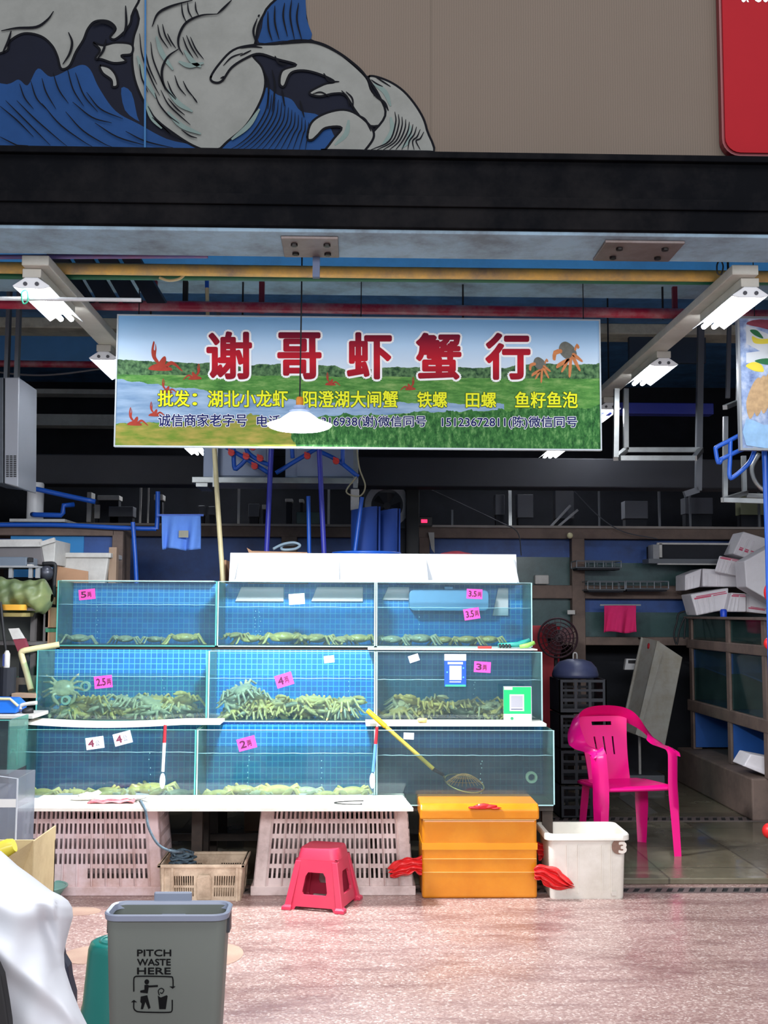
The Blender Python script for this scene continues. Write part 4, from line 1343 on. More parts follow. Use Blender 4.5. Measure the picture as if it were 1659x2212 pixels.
m_.build('fingers', pm('black_rubber_grip', (34, 36, 38), .5), gl, smooth=True)
a_ = at(1032, 1405, 7.06); b_ = at(1062, 1404, 7.06)
tag(MB().box(a_.x, b_.x, 7.05, 7.075, zg - .001, zg + .014).build('red_clip', pm('red_plastic', (206, 58, 52), .4), bevel=.004), 'small red plastic clip on the board left of the gloves', 'clip')

# ------------------------------------------------------------------ price tags and code cards on the front glass
PINK = pm('pink_paper', (240, 72, 168), 0.6, var=0.05)
WPAPER = pm('white_paper', (226, 232, 240), 0.6, var=0.03)
INK_D = pm('dark_magenta_ink', (74, 14, 62), 0.6)
INK_R = pm('maroon_ink', (120, 44, 70), 0.6)
INK_G = pm('grey_ink', (140, 146, 160), 0.6)
def price_tag(row, px, py, w, h, ang, col, num, unit, label):
    Yp = ROWS[row]['Y'] - .0030
    c = at(px, py, Yp)
    k = Yp / FP
    t = thing('price_tag', label, 'price tag', (c.x, Yp, c.z), 'price tags on the tanks')
    ca, sa = math.cos(rad(ang)), math.sin(rad(ang))
    def P(u, v, d=0):
        u, v = u * k, v * k
        return Vector((c.x + u * ca - v * sa, Yp - d, c.z + u * sa + v * ca))
    MB().prism([P(-w / 2, -h / 2), P(w / 2, -h / 2), P(w / 2, h / 2), P(-w / 2, h / 2)], (0, .0012, 0)).build('card', col, t)
    if num:
        nw = w * (.52 if '.' in num else .34)
        m = letters(MB(), num, P(-w * .38, -h * .30), P(-w * .38 + nw, -h * .30), P(-w * .38, h * .32), bold=.0016, lift=.0006)
        m.build('digits', INK_R if col is WPAPER else INK_D, t)
        ux = -w * .38 + nw + w * .06
        m = letters(MB(), unit, P(ux, -h * .28), P(ux + w * .24, -h * .28), P(ux, h * .22), bold=.0006, lift=.0006)
        m.build('unit_character', INK_G if col is WPAPER else INK_D, t)
    return t
price_tag(2, 188, 1284, 35, 22, 6, PINK, '5', '两', 'pink price tag reading five on the top left tank')
price_tag(2, 1025, 1283, 34, 21, -2, PINK, '3.5', '两', 'upper of the two pink price tags on the top right tank')
price_tag(2, 1019, 1326, 34, 24, 9, PINK, '3.5', '两', 'lower tilted pink price tag on the top right tank')
price_tag(2, 641, 1294, 34, 23, 4, WPAPER, None, None, 'blank white tag on the front of the top centre tank')
price_tag(1, 223, 1473, 38, 26, 6, PINK, '2.5', '两', 'pink price tag on the left tank of the middle row')
price_tag(1, 614, 1469, 37, 27, 17, PINK, '4', '两', 'tilted pink price tag on the centre tank of the middle row')
price_tag(1, 1042, 1441, 36, 23, -3, PINK, '3', '两', 'pink price tag reading three beside the blue code card')
price_tag(1, 711, 1424, 22, 15, 6, WPAPER, None, None, 'small blank white tag on the centre tank of the middle row')
price_tag(1, 894, 1422, 22, 15, 18, WPAPER, None, None, 'small tilted blank white tag left of the blue code card')
price_tag(0, 205, 1605, 38, 25, 8, WPAPER, '4', '公', 'left white price tag reading four on the bottom left tank')
price_tag(0, 265, 1595, 38, 26, 15, WPAPER, '4', '公', 'right, more tilted white price tag on the bottom left tank')
price_tag(0, 533, 1606, 39, 26, 15, PINK, '2', '两', 'pink price tag reading two on the bottom centre tank')
price_tag(0, 883, 1590, 22, 14, -2, WPAPER, None, None, 'small blank white tag on the bottom right tank')

# blue card stuck to the glass
Yc = 6.83 - .004
def card_rect(mb, px0, py0, px1, py1, Y, th=.0006):
    a_, b_ = at(px0, py1, Y), at(px1, py0, Y)
    mb.box(a_.x, b_.x, Y, Y + th, a_.z, b_.z)
    return mb
c0 = at(984, 1483, Yc)
t = thing('code_card', 'blue payment card with a white top stuck on the murky middle tank', 'card', (c0.x, Yc, c0.z))
card_rect(MB(), 960, 1413, 1007, 1483, Yc, .003).build('card', pm('royal_blue_card', (22, 74, 176), .4), t, bevel=.001)
card_rect(MB(), 960, 1413, 1007, 1427, Yc - .001).build('header_strip', WPAPER, t)
m_ = MB().lathe([(.007, 0), (.0052, 0), (.0052, .0004), (.007, .0004)], c=at(977, 1420, Yc - .0016), n=16, M=Matrix.Rotation(PI / 2, 3, 'X'), cap=False)
m_.build('ring_emblem', pm('slate_print', (90, 96, 120), .5), t)
card_rect(card_rect(MB(), 981, 1418, 992, 1422, Yc - .0014), 967, 1430, 1000, 1435, Yc - .0014).build('blurred_print', pm('pale_print', (190, 200, 220), .5), t)
card_rect(MB(), 971, 1438, 997, 1469, Yc - .001).build('code_panel', pm('pale_grey_panel', (214, 216, 222), .5), t)
card_rect(MB(), 974, 1441, 994, 1463, Yc - .0016).build('grey_square', pm('mid_grey_square', (160, 160, 170), .5), t)
card_rect(MB(), 971, 1472, 996, 1474, Yc - .001).build('blurred_print', WPAPER, t)
m_ = MB()
for x, y in ((966, 1452), (1001, 1443), (1001, 1463)):
    m_.lathe([(.0055, 0), (.0055, .0005)], c=at(x, y, Yc - .001), n=12, M=Matrix.Rotation(PI / 2, 3, 'X'))
m_.build('light_blue_dots', pm('sky_blue_print', (86, 150, 230), .5), t)
card_rect(MB(), 962, 1479, 1006, 1483, Yc - .001).build('green_strip', pm('teal_strip', (52, 170, 130), .5), t)
# green card standing on the board
Yg = 6.70
zb0 = zl1 + .023
c0 = at(1119, 1559, Yg)
t = thing('code_card', 'green and white payment card standing on the white board at right', 'card', (c0.x, Yg, zb0))
def gq(px0, py0, px1, py1, d=0.0):
    a_, b_ = at(px0, py1, Yg - d), at(px1, py0, Yg - d)
    return a_.x, b_.x, max(a_.z, zb0), b_.z
lean = -rad(2)
def gbox(name, px0, py0, px1, py1, d, mat, th=.0006):
    x0, x1, za, zb_ = gq(px0, py0, px1, py1, d)
    MB().box(x0, x1, Yg - d, Yg - d + th, za, zb_).build(name, mat, t)
gbox('card', 1088, 1483, 1148, 1561, 0, pm('white_card', (226, 232, 230), .4), .004)
gbox('green_field', 1088, 1484, 1147, 1542, .001, pm('bright_green_card', (14, 186, 104), .4))
gbox('code_panel', 1101, 1500, 1132, 1536, .002, pm('pale_grey_panel', (214, 216, 222), .5))
gbox('grey_square', 1104, 1503, 1129, 1528, .003, pm('mid_grey_square', (160, 160, 170), .5))
gbox('blurred_print', 1104, 1531, 1129, 1533, .003, pm('slate_print', (90, 96, 120), .5))
gbox('white_corner', 1089, 1484, 1107, 1490, .002, WPAPER)
MB().lathe([(.0095, 0), (.0095, .0006)], c=at(1106, 1552, Yg - .001), n=18, M=Matrix.Rotation(PI / 2, 3, 'X')).build('round_emblem', pm('emblem_green', (30, 150, 96), .5), t)
gbox('blurred_print', 1113, 1550, 1136, 1555, .001, pm('faded_print', (170, 186, 180), .5))
MB().prism([(c0.x - .02, Yg + .005, zb0), (c0.x + .02, Yg + .005, zb0), (c0.x, Yg + .05, zb0)], (0, 0, .006)).build('foot', pm('white_card', (226, 232, 230), .4), t)

# ------------------------------------------------------------------ plastic scoops hanging on the front glass
for px0, py0, px1, py1, hc, lab in ((357, 1562, 350, 1704, (226, 232, 238), 'white handled plastic scoop with a red top hanging on the bottom left tank'),
                                    (815, 1566, 803, 1703, (96, 150, 226), 'blue handled plastic scoop with a red top hanging between the bottom tanks')):
    A_, B_ = at(px0, py0, 6.395), at(px1, py1, 6.395)
    t = thing('plastic_scoop', lab, 'scoop', tuple(B_), 'scoops hanging on the bottom row')
    P = lambda f: A_.lerp(B_, f)
    MB().tube([P(0), P(.04)], .004, 8).build('hook', pm('scoop_hook', (196, 196, 200), .3), t)
    MB().tube([P(.03), P(.30)], [.009, .010], 10).build('grip', pm('scoop_red', (190, 44, 56), .35), t, smooth=True, auto=50)
    MB().tube([P(.30), P(.74)], [.010, .009], 10).build('handle', pm('scoop_handle_%d' % hc[0], hc, .3), t, smooth=True, auto=50)
    c = P(.88)
    MB().blob(c, .017, .009, .045, 14, 10).build('tip', pm('clear_plastic_tip', (206, 216, 232), .15, var=.08), t, smooth=True)

# landing net with yellow handle
A_, J_, E_ = at(793, 1534, 6.53), at(936, 1661, 6.47), at(958, 1674, 6.5)
t = thing('landing_net', 'landing net with a yellow handle standing in the bottom right tank', 'net', tuple(at(1000, 1690, 6.5)))
mid = A_.lerp(J_, .28)
MB().tube([A_, A_.lerp(mid, .05), mid], [.012, .015, .0155], 12).build('grip', pm('yellow_grip', (246, 184, 30), .35, var=.06), t, smooth=True, auto=60)
MB().tube([mid, J_], .012, 12).build('handle', pm('yellow_handle', (236, 190, 60), .4, var=.06), t, smooth=True, auto=60)
MB().tube([J_, E_], [.012, .009], 10).build('ferrule', BLK, t, smooth=True, auto=60)
hc = at(1003, 1692, 6.6)
m_ = MB()
hoop = [Vector((hc.x + .115 * math.cos(a), 6.6 + .13 * math.sin(a), hc.z + .03 * math.sin(a) - .02 * math.cos(a))) for a in [2 * PI * k / 28 for k in range(28)]]
m_.tube(hoop, .004, 6, closed=True)
m_.tube([E_, hoop[14]], .004, 6)
m_.build('hoop', pm('bright_wire_hoop', (206, 190, 130), .3, .6), t, smooth=True)
m_ = MB()
for k in range(14):
    a0 = PI * k / 14
    p0, p1 = Vector((hc.x + .11 * math.cos(a0), 6.6 + .125 * math.sin(a0), hc.z)), Vector((hc.x - .11 * math.cos(a0), 6.6 - .125 * math.sin(a0), hc.z))
    m_.tube([p0.lerp(p1, f / 10) + Vector((0, 0, .055 * math.sin(PI * f / 10))) for f in range(11)], .0016, 4)
for q in (.3, .55, .8):
    m_.tube([Vector((hc.x + .11 * q * math.cos(a), 6.6 + .125 * q * math.sin(a), hc.z + .055 * math.cos(PI * q / 2))) for a in [2 * PI * k / 24 for k in range(24)]], .0016, 4, closed=True)
m_.build('netting', pm('brown_netting', (150, 108, 60), .7, var=.15), t)

# ------------------------------------------------------------------ white trough along the top row
WPL = pm('white_trough_plastic', (238, 242, 246), 0.45, var=0.02, dirt=(214, 214, 210), dirt_amt=0.3, dirt_scale=4)
zt_ = Z(ROWS[2]['t'], 7.25) + 0.005
x0, x1 = at(489, 1256, 7.45).x, at(1125, 1256, 7.45).x
t = thing('white_trough', 'long white ribbed plastic trough lying along the back of the top tanks', 'trough', ((x0 + x1) / 2, 7.5, zt_))
ztop = Z(1195, 7.62)
MB().prism([(x0, 7.42, zt_), (x0, 7.60, zt_ + .004), (x0, 7.66, ztop), (x0, 7.68, ztop), (x0, 7.64, zt_ - .001), (x0, 7.42, zt_ - .001)], (x1 - x0, 0, 0)).build('back_panel', WPL, t)
MB().box(x0 + .06, x1 - .03, 7.40, 7.42, zt_ - .001, zt_ + .016).build('front_lip', WPL, t, bevel=.003)
for px in (513, 729, 919, 1112):
    xx = at(px, 1240, 7.55).x
    MB().prism([(xx, 7.43, zt_ + .003), (xx, 7.605, zt_ + .004), (xx, 7.655, ztop - .03)], (.012, 0, 0)).build('rib', WPL, t)
# slabs painted as the trough's reflection, plus a blue block, in the top tanks
SLAB = pm('pinkish_white_slab', (214, 210, 214), .5, var=.04)
for px0, py0, px1, py1, tn, lab in ((508, 1268, 613, 1299, 1, 'pale slab of trough reflection inside the top centre tank, left of its white tag'), (672, 1268, 784, 1299, 1, 'pale slab of trough reflection inside the top centre tank, right of its white tag'),
                                (826, 1268, 884, 1296, 2, 'pale slab of trough reflection inside the top right tank at its left end'), (1064, 1270, 1098, 1330, 2, 'upright pale slab of trough reflection inside the top right tank below the pink tags')):
    Yk = 7.610
    a_, b_ = at(px0, py1, Yk), at(px1, py0, Yk)
    m_ = MB().prism([(a_.x, Yk, a_.z), (b_.x, Yk, a_.z), (b_.x, Yk, b_.z), (a_.x + .04, Yk, b_.z)], (0, .019, 0))
    tag(m_.build('reflection_slab', SLAB, bevel=.003), lab, 'slab', 'trough reflections in the top tanks')
Yk = 7.50
a_, b_ = at(884, 1316, Yk), at(1056, 1274, Yk)
m_ = MB().prism(rrect(a_.x, b_.x, a_.z - .01, b_.z, Yk, .035), (0, .1, 0))
m_.box((a_.x + b_.x) / 2 - .03, (a_.x + b_.x) / 2 + .03, Yk + .02, Yk + .08, b_.z, b_.z + .02)
tag(m_.build('blue_block', pm('washed_blue_plastic', (96, 150, 190), .5, var=.1), bevel=.006), 'washed out blue block with rounded corners inside the top right tank', 'float')
# ================================================================== CRATES, BOXES, STOOL, CHAIR
def panel_grid(mb, c00, c10, c11, c01, inward, holes, th=0.006):
    """flat plastic panel (corners counter-clockwise from bottom left) with rectangular holes given as (u0, u1, v0, v1); solid elsewhere"""
    c00, c10, c11, c01 = map(Vector, (c00, c10, c11, c01))
    inward = Vector(inward).normalized() * th
    us = sorted({0.0, 1.0} | {h[0] for h in holes} | {h[1] for h in holes})
    vs = sorted({0.0, 1.0} | {h[2] for h in holes} | {h[3] for h in holes})
    us = [u for i, u in enumerate(us) if i == 0 or u - us[i - 1] > 1e-6]
    vs = [v for i, v in enumerate(vs) if i == 0 or v - vs[i - 1] > 1e-6]
    def P(u, v):
        return (c00 * (1 - u) + c10 * u) * (1 - v) + (c01 * (1 - u) + c11 * u) * v
    A = [[mb.bm.verts.new(P(u, v)) for v in vs] for u in us]
    B = [[mb.bm.verts.new(P(u, v) + inward) for v in vs] for u in us]
    def hole(i, j):
        if i < 0 or j < 0 or i >= len(us) - 1 or j >= len(vs) - 1:
            return True
        um, vm = (us[i] + us[i + 1]) / 2, (vs[j] + vs[j + 1]) / 2
        return any(h[0] < um < h[1] and h[2] < vm < h[3] for h in holes)
    for i in range(len(us) - 1):
        for j in range(len(vs) - 1):
            if hole(i, j):
                continue
            mb.bm.faces.new((A[i][j], A[i + 1][j], A[i + 1][j + 1], A[i][j + 1]))
            mb.bm.faces.new((B[i][j], B[i][j + 1], B[i + 1][j + 1], B[i + 1][j]))
            for (di, dj, p, q) in ((-1, 0, (i, j), (i, j + 1)), (1, 0, (i + 1, j + 1), (i + 1, j)), (0, -1, (i + 1, j), (i, j)), (0, 1, (i, j + 1), (i + 1, j + 1))):
                if hole(i + di, j + dj):
                    a0, a1 = A[p[0]][p[1]], A[q[0]][q[1]]
                    b0, b1 = B[p[0]][p[1]], B[q[0]][q[1]]
                    mb.bm.faces.new((a0, a1, b1, b0))
    return mb

# ------------------------------------------------------------------ two big upturned crates under the counter
PINKC = pm('pinkish_crate_plastic', (236, 214, 216), 0.55, var=0.06, scale=6, dirt=(176, 130, 108), dirt_amt=0.6, dirt_scale=3.5)
GREYC = pm('greyish_crate_plastic', (224, 208, 204), 0.55, var=0.08, scale=6, dirt=(140, 114, 104), dirt_amt=0.6, dirt_scale=4)
def big_crate(label, xa, xb, ta, tb, yf, ztop_, mat, blank):
    """xa, xb: bottom ends; ta, tb: top ends; upside down, so wider below"""
    t = thing('plastic_crate', label, 'crate', ((xa + xb) / 2, yf + .2, 0), 'upturned slotted crates under the counter')
    yb, tf, tbk = yf + .37, yf + .03, yf + .34
    z0 = .05
    zt_ = ztop_
    holes = []
    nx = 27
    rows_ = ((.80, .93), (.62, .745), (.44, .565), (.26, .385), (.09, .21))
    for ri, (v0, v1) in enumerate(rows_):
        for k in range(nx):
            if k % 3 == 2 and False:
                continue
            if ri == 4 and blank[0] <= k <= blank[1]:
                continue
            u0 = .085 + .83 * k / nx + .005 + (.002 if k % 3 == 0 else 0)
            holes.append((u0, u0 + .83 / nx * .50, v0, v1))
    m = MB()
    panel_grid(m, (xa, yf, z0), (xb, yf, z0), (tb, tf, zt_), (ta, tf, zt_), (0, 1, 0), holes)
    m.build('front_wall', mat, t)
    for s, (b0, t0) in ((-1, (xa, ta)), (1, (xb, tb))):
        m = MB()
        hs = [(.12 + .8 * k / 12, .12 + .8 * k / 12 + .035, v0, v1) for (v0, v1) in rows_ for k in range(12)]
        panel_grid(m, (b0, yf, z0), (b0, yb, z0), (t0, tbk, zt_), (t0, tf, zt_), (-s, 0, 0), hs)
        m.build('side_wall', mat, t)
    m = MB()
    panel_grid(m, (xa, yb, z0), (xb, yb, z0), (tb, tbk, zt_), (ta, tbk, zt_), (0, -1, 0), holes[:54])
    m.build('rear_wall', mat, t)
    MB().box(ta, tb, tf, tbk, zt_ - .006, zt_).build('top_face', mat, t)
    m = MB()
    m.box(xa - .012, xb + .012, yf - .012, yf + .01, 0, z0)
    m.box(xa - .012, xb + .012, yb - .01, yb + .012, 0, z0)
    m.box(xa - .012, xa + .012, yf, yb, 0, z0)
    m.box(xb - .012, xb + .012, yf, yb, 0, z0)
    m.build('rim', mat, t, bevel=.004)
    for k in range(10):
        u = .085 + .83 * k / 9
        A_ = Vector((xa + (xb - xa) * u, yf - .006, z0))
        B_ = Vector((ta + (tb - ta) * u, tf - .004, zt_ - .01))
        MB().beam(A_, B_, .007, .012).build('rib', mat, t)
    return t
YF = onz(480, 1934, 0).y
CY = YF
ctop = CBZ - .018
big_crate('pinkish slotted crate standing upside down under the left end of the counter', at(10, 1930, CY).x, at(352, 1930, CY).x, at(24, 1760, CY).x, at(338, 1760, CY).x, CY, ctop, PINKC, (7, 13))
big_crate('greyish slotted crate standing upside down under the counter behind the red stool', at(546, 1930, CY).x, at(893, 1930, CY).x, at(564, 1760, CY).x, at(880, 1760, CY).x, CY, ctop, GREYC, (9, 16))

# ------------------------------------------------------------------ small open crate with a rope
BEIGE = pm('beige_crate_plastic', (226, 206, 180), 0.55, var=0.08, scale=7, dirt=(128, 100, 76), dirt_amt=0.7, dirt_scale=5)
ys = onz(430, 1946, 0).y
a_, b_ = at(348, 1945, ys).x, at(520, 1945, ys).x
zt_ = at(430, 1866, ys).z
w_, d_ = b_ - a_, .30
t = thing('small_crate', 'small beige open crate on the floor between the two big crates', 'crate', ((a_ + b_) / 2, ys + d_ / 2, 0))
hs = []
for (u0, u1) in ((.17, .42), (.66, .92)):
    for k in range(9):
        x_ = u0 + (u1 - u0) * k / 9
        hs += [(x_, x_ + .017, .42, .68), (x_, x_ + .017, .12, .36)]
def crate_face(name, c00, c10, c11, c01, inn, hh):
    m = MB()
    panel_grid(m, c00, c10, c11, c01, inn, hh, .006)
    return m.build(name, BEIGE, t)
o_ = .012
crate_face('front_wall', (a_, ys, 0), (b_, ys, 0), (b_ + o_, ys - o_, zt_), (a_ - o_, ys - o_, zt_), (0, 1, 0), hs)
crate_face('rear_wall', (a_, ys + d_, 0), (b_, ys + d_, 0), (b_ + o_, ys + d_ + o_, zt_), (a_ - o_, ys + d_ + o_, zt_), (0, -1, 0), hs)
crate_face('side_wall', (b_, ys, 0), (b_, ys + d_, 0), (b_ + o_, ys + d_ + o_, zt_), (b_ + o_, ys - o_, zt_), (-1, 0, 0), hs)
crate_face('side_wall', (a_, ys, 0), (a_, ys + d_, 0), (a_ - o_, ys + d_ + o_, zt_), (a_ - o_, ys - o_, zt_), (1, 0, 0), hs)
MB().box(a_, b_, ys, ys + d_, .004, .012).build('base', BEIGE, t)
m = MB()
e1 = .022
m.box(a_ - e1, b_ + e1, ys - e1, ys, zt_ - .018, zt_)
m.box(a_ - e1, b_ + e1, ys + d_, ys + d_ + e1, zt_ - .018, zt_)
m.box(a_ - e1, a_, ys - e1, ys + d_ + e1, zt_ - .018, zt_)
m.box(b_, b_ + e1, ys - e1, ys + d_ + e1, zt_ - .018, zt_)
m.build('rim', BEIGE, t, bevel=.004)
MB().prism([(a_ + w_ * .45, ys - .004, .004), (a_ + w_ * .63, ys - .004, .004), (a_ + w_ * .63, ys - .030, zt_ * .62), (a_ + w_ * .61, ys - .022, zt_ * .72), (a_ + w_ * .47, ys - .022, zt_ * .72), (a_ + w_ * .45, ys - .030, zt_ * .62)], (0, .01, 0)).build('handle_plate', BEIGE, t, bevel=.004)
for u in (.02, .14, .95):
    MB().beam((a_ + w_ * u, ys - .005, 0), (a_ + w_ * u, ys - .014, zt_ - .012), .012, .012).build('rib', BEIGE, t)
# rope from the counter into the crate
ROPE = pm('blue_green_rope', (98, 120, 132), .8, var=.45, scale=55, dirt=(40, 56, 80), dirt_amt=.8, dirt_scale=40)
m = MB()
pts = [at(303, 1733, 6.2), at(312, 1743, 5.985), at(316, 1760, 5.975), at(322, 1790, 5.97), at(340, 1822, 5.98), at(362, 1836, 6.0), at(388, 1840, 6.05)]
pts[0].z = CBZ + .006
pts[1].z = CBZ + .004
cc = at(394, 1853, ys + .14)
m.tube(smooth_open(pts + [cc + Vector((0, 0, .03))], 6), .007, 8)
rr_ = random.Random(4)
sp_ = []
for k in range(90):
    a = k * .55
    sp_.append(cc + Vector((.075 * math.cos(a) * (.6 + .4 * rr_.random()), .055 * math.sin(a) * (.6 + .4 * rr_.random()), -.05 + .09 * k / 90 + rr_.uniform(-.01, .01))))
m.tube(sp_, .007, 7)
tag(m.build('rope', ROPE, smooth=True), 'blue and green rope hanging from the counter into a coil in the small crate', 'rope')

# ------------------------------------------------------------------ yellow taped foam box
YB = pm('yellow_taped_foam', (204, 122, 12), 0.28, var=0.10, scale=7, dirt=(218, 144, 36), dirt_amt=0.5, dirt_scale=6, bump=0.08)
YB2 = pm('yellow_tape_band', (222, 146, 22), 0.2, var=0.06, scale=10)
YTAPE = pm('clear_tape_edge', (246, 214, 140), .2, var=.1)
yf = onz(1035, 1941, 0).y
xa, xb = at(912, 1938, yf).x, at(1161, 1938, yf).x
zl = at(1035, 1770, yf).z
ztp = at(1035, 1737, yf).z
dp = .36
t = thing('foam_box', 'big yellow taped foam box on the floor at the right end of the tanks', 'box', ((xa + xb) / 2, yf + dp / 2, 0))
MB().box(xa, xb, yf, yf + dp, 0, zl).build('body', YB, t, bevel=.014, seg=3)
m = MB()
pr = [(-.012, zl), (-.012, ztp - .03), (.02, ztp), (dp - .02, ztp), (dp + .012, ztp - .03), (dp + .012, zl)]
m.prism([(xa - .012, yf + q, z_) for q, z_ in pr], (xb - xa + .024, 0, 0))
m.build('lid', YB, t, bevel=.010, seg=3)
MB().box(xa - .002, xb + .002, yf - .0025, yf + dp + .002, zl * .615, zl * .70).build('tape_band', YB2, t)
for z_, h_ in ((zl - .004, .005), (zl * .50, .0015), (zl * .33, .0015)):
    MB().box(xa + .004, xb - .004, yf - .0035, yf - .001, z_, z_ + h_).build('tape_edge', YTAPE, t)
REDBAG = pm('red_plastic_film', (222, 40, 42), .25, var=.18, scale=14, bump=.25)
def bag_tail(name, px_pts, Y, widths, label=None, parent=None, ny=9, fold=.012):
    C_ = smooth_open([at(x, y, Y) for x, y in px_pts], 5)
    n = len(C_)
    def wid(i):
        f = i / (n - 1) * (len(widths) - 1)
        k = min(int(f), len(widths) - 2)
        return (widths[k] * (1 - (f - k)) + widths[k + 1] * (f - k)) / FP * Y
    def fn(u, v):
        i = min(int(round(u * (n - 1))), n - 1)
        tt = (C_[min(i + 1, n - 1)] - C_[max(i - 1, 0)]).normalized()
        s_ = Vector((-tt.z, 0, tt.x))
        return C_[i] + s_ * (v - .5) * wid(i) * (1 + .12 * math.sin(17 * u + 5 * v)) + tt * .018 * u * math.sin(v * 19 + 1) + Vector((0, -fold * (1 + math.sin(v * 21 + u * 4) + .2 * math.sin(v * 47 - u * 9)) - .03 * math.sin(PI * v) ** .5, 0))
    m = MB()
    m.grid(fn, n - 1, ny * 5, .002)
    o = m.build(name, REDBAG, parent, smooth=True)
    return o
L = 'red plastic bag end sticking out of the %s of the yellow foam box'
o = bag_tail('plastic_bag', [(918, 1868), (895, 1866), (872, 1872), (846, 1882)], yf + .06, [44, 30, 40, 22])
tag(o, L % 'left side', 'plastic bag', 'red bag ends around the yellow box')
o = bag_tail('plastic_bag', [(1152, 1884), (1172, 1884), (1198, 1898), (1232, 1912)], yf - .02, [24, 36, 46, 8])
tag(o, L % 'right front corner', 'plastic bag', 'red bag ends around the yellow box')
o = bag_tail('plastic_bag', [(1158, 1838), (1168, 1836), (1180, 1836), (1192, 1838)], yf + .22, [38, 34, 30, 24])
tag(o, 'red plastic bag bulge between the yellow foam box and the white bin', 'plastic bag', 'red bag ends around the yellow box')
p = at(1046, 1743, yf - .012)
m = MB()
for k, (dx, dz, w_, h_) in enumerate(((-.045, -.004, .045, .008), (-.01, .004, .045, .014), (.03, .002, .04, .011), (.06, -.006, .03, .006))):
    m.blob((p.x + dx, yf - .014, p.z + dz), w_, .012, h_, 16, 10, amp=.18, seed=k)
tag(m.build('plastic_bag', REDBAG, smooth=True), 'red plastic bag edge pinched under the lid of the yellow foam box', 'plastic bag', 'red bag ends around the yellow box')

# ------------------------------------------------------------------ white bin
WB = pm('milky_white_bin', (226, 222, 212), .4, var=.03, dirt=(186, 178, 162), dirt_amt=.45, dirt_scale=4, trans=.0)
yw = onz(1270, 1944, 0).y
cx = at(1271, 1944, yw).x
wb_, wt_ = (at(1350, 1944, yw).x - at(1192, 1944, yw).x), (at(1358, 1800, yw).x - at(1180, 1800, yw).x)
hz = at(1270, 1802, yw - .01).z
t = thing('white_bin', 'open milky white plastic bin beside the yellow foam box', 'bin', (cx, yw + .16, 0))
cyw = yw + .17
def rr_loop(mb, w, d, r, z, cx, cy, n=6):
    pts = []
    for sx, sy, a0 in ((1, -1, -90), (1, 1, 0), (-1, 1, 90), (-1, -1, 180)):
        for k in range(n + 1):
            a = rad(a0 + 90 * k / n)
            pts.append(mb.bm.verts.new((cx + sx * (w / 2 - r) + r * math.cos(a), cy + sy * (d / 2 - r) + r * math.sin(a), z)))
    return pts
def loft(mb, loops, cap0=True, cap1=True):
    for a, b in zip(loops, loops[1:]):
        n = len(a)
        for k in range(n):
            mb.bm.faces.new((a[k], a[(k + 1) % n], b[(k + 1) % n], b[k]))
    if cap0:
        mb.bm.faces.new(loops[0][::-1])
    if cap1:
        mb.bm.faces.new(loops[-1])
    return mb
def tub(mb, wb, db, wt, dt, h, r, th, cx, cy, z0=0.0, foot=0.0):
    Ls = [rr_loop(mb, wb, db, r, z0, cx, cy), rr_loop(mb, wb + .004, db + .004, r, z0 + .012, cx, cy), rr_loop(mb, wt, dt, r, z0 + h, cx, cy),
          rr_loop(mb, wt - 2 * th, dt - 2 * th, r, z0 + h, cx, cy), rr_loop(mb, wb - 2 * th, db - 2 * th, r, z0 + .012 + th, cx, cy)]
    return loft(mb, Ls)
tub(MB(), 0, 0, 0, 0, 0, 0, 0, 0, 0) if False else None
m = tub(MB(), wb_, .30, wt_ - .03, .34, hz - .005, .03, .005, cx, cyw)
m.build('body', WB, t, smooth=True, auto=35)
m = MB()
loft(m, [rr_loop(m, wt_ - .028, .342, .035, hz - .035, cx, cyw), rr_loop(m, wt_ + .012, .372, .045, hz - .033, cx, cyw), rr_loop(m, wt_ + .012, .372, .045, hz - .006, cx, cyw), rr_loop(m, wt_ + .002, .362, .042, hz, cx, cyw), rr_loop(m, wt_ - .04, .332, .03, hz, cx, cyw), rr_loop(m, wt_ - .04, .332, .03, hz - .03, cx, cyw)], False, False)
m.build('rim', WB, t, smooth=True, auto=40)
for px in (1226, 1250, 1302, 1322):
    A_ = at(px, 1930, yw)
    MB().beam((A_.x, yw + .016, .03), (A_.x, yw - .001, hz - .06), .006, .006).build('rib', WB, t)
M_ = Matrix.Rotation(PI / 2, 3, 'X')
q = at(1337, 1829, yw - .0045)
MB().lathe([(.040, 0), (.040, .002)], c=q, n=28, M=M_).build('round_sticker', pm('brown_sticker', (128, 98, 84), .5, var=.25, scale=60), t)
m = letters(MB(), '3', at(1336, 1844, yw - .0075), at(1354, 1844, yw - .0075), at(1336, 1818, yw - .0075), bold=.004)
m.build('sticker_mark', pm('sticker_cream', (222, 214, 204), .5), t)
MB().box(at(1322, 1936, yw).x, at(1333, 1936, yw).x, yw + .010, yw + .013, at(1322, 1936, yw).z, at(1322, 1926, yw).z).build('moulded_mark', pm('pale_grey_mould', (196, 190, 180), .5), t)

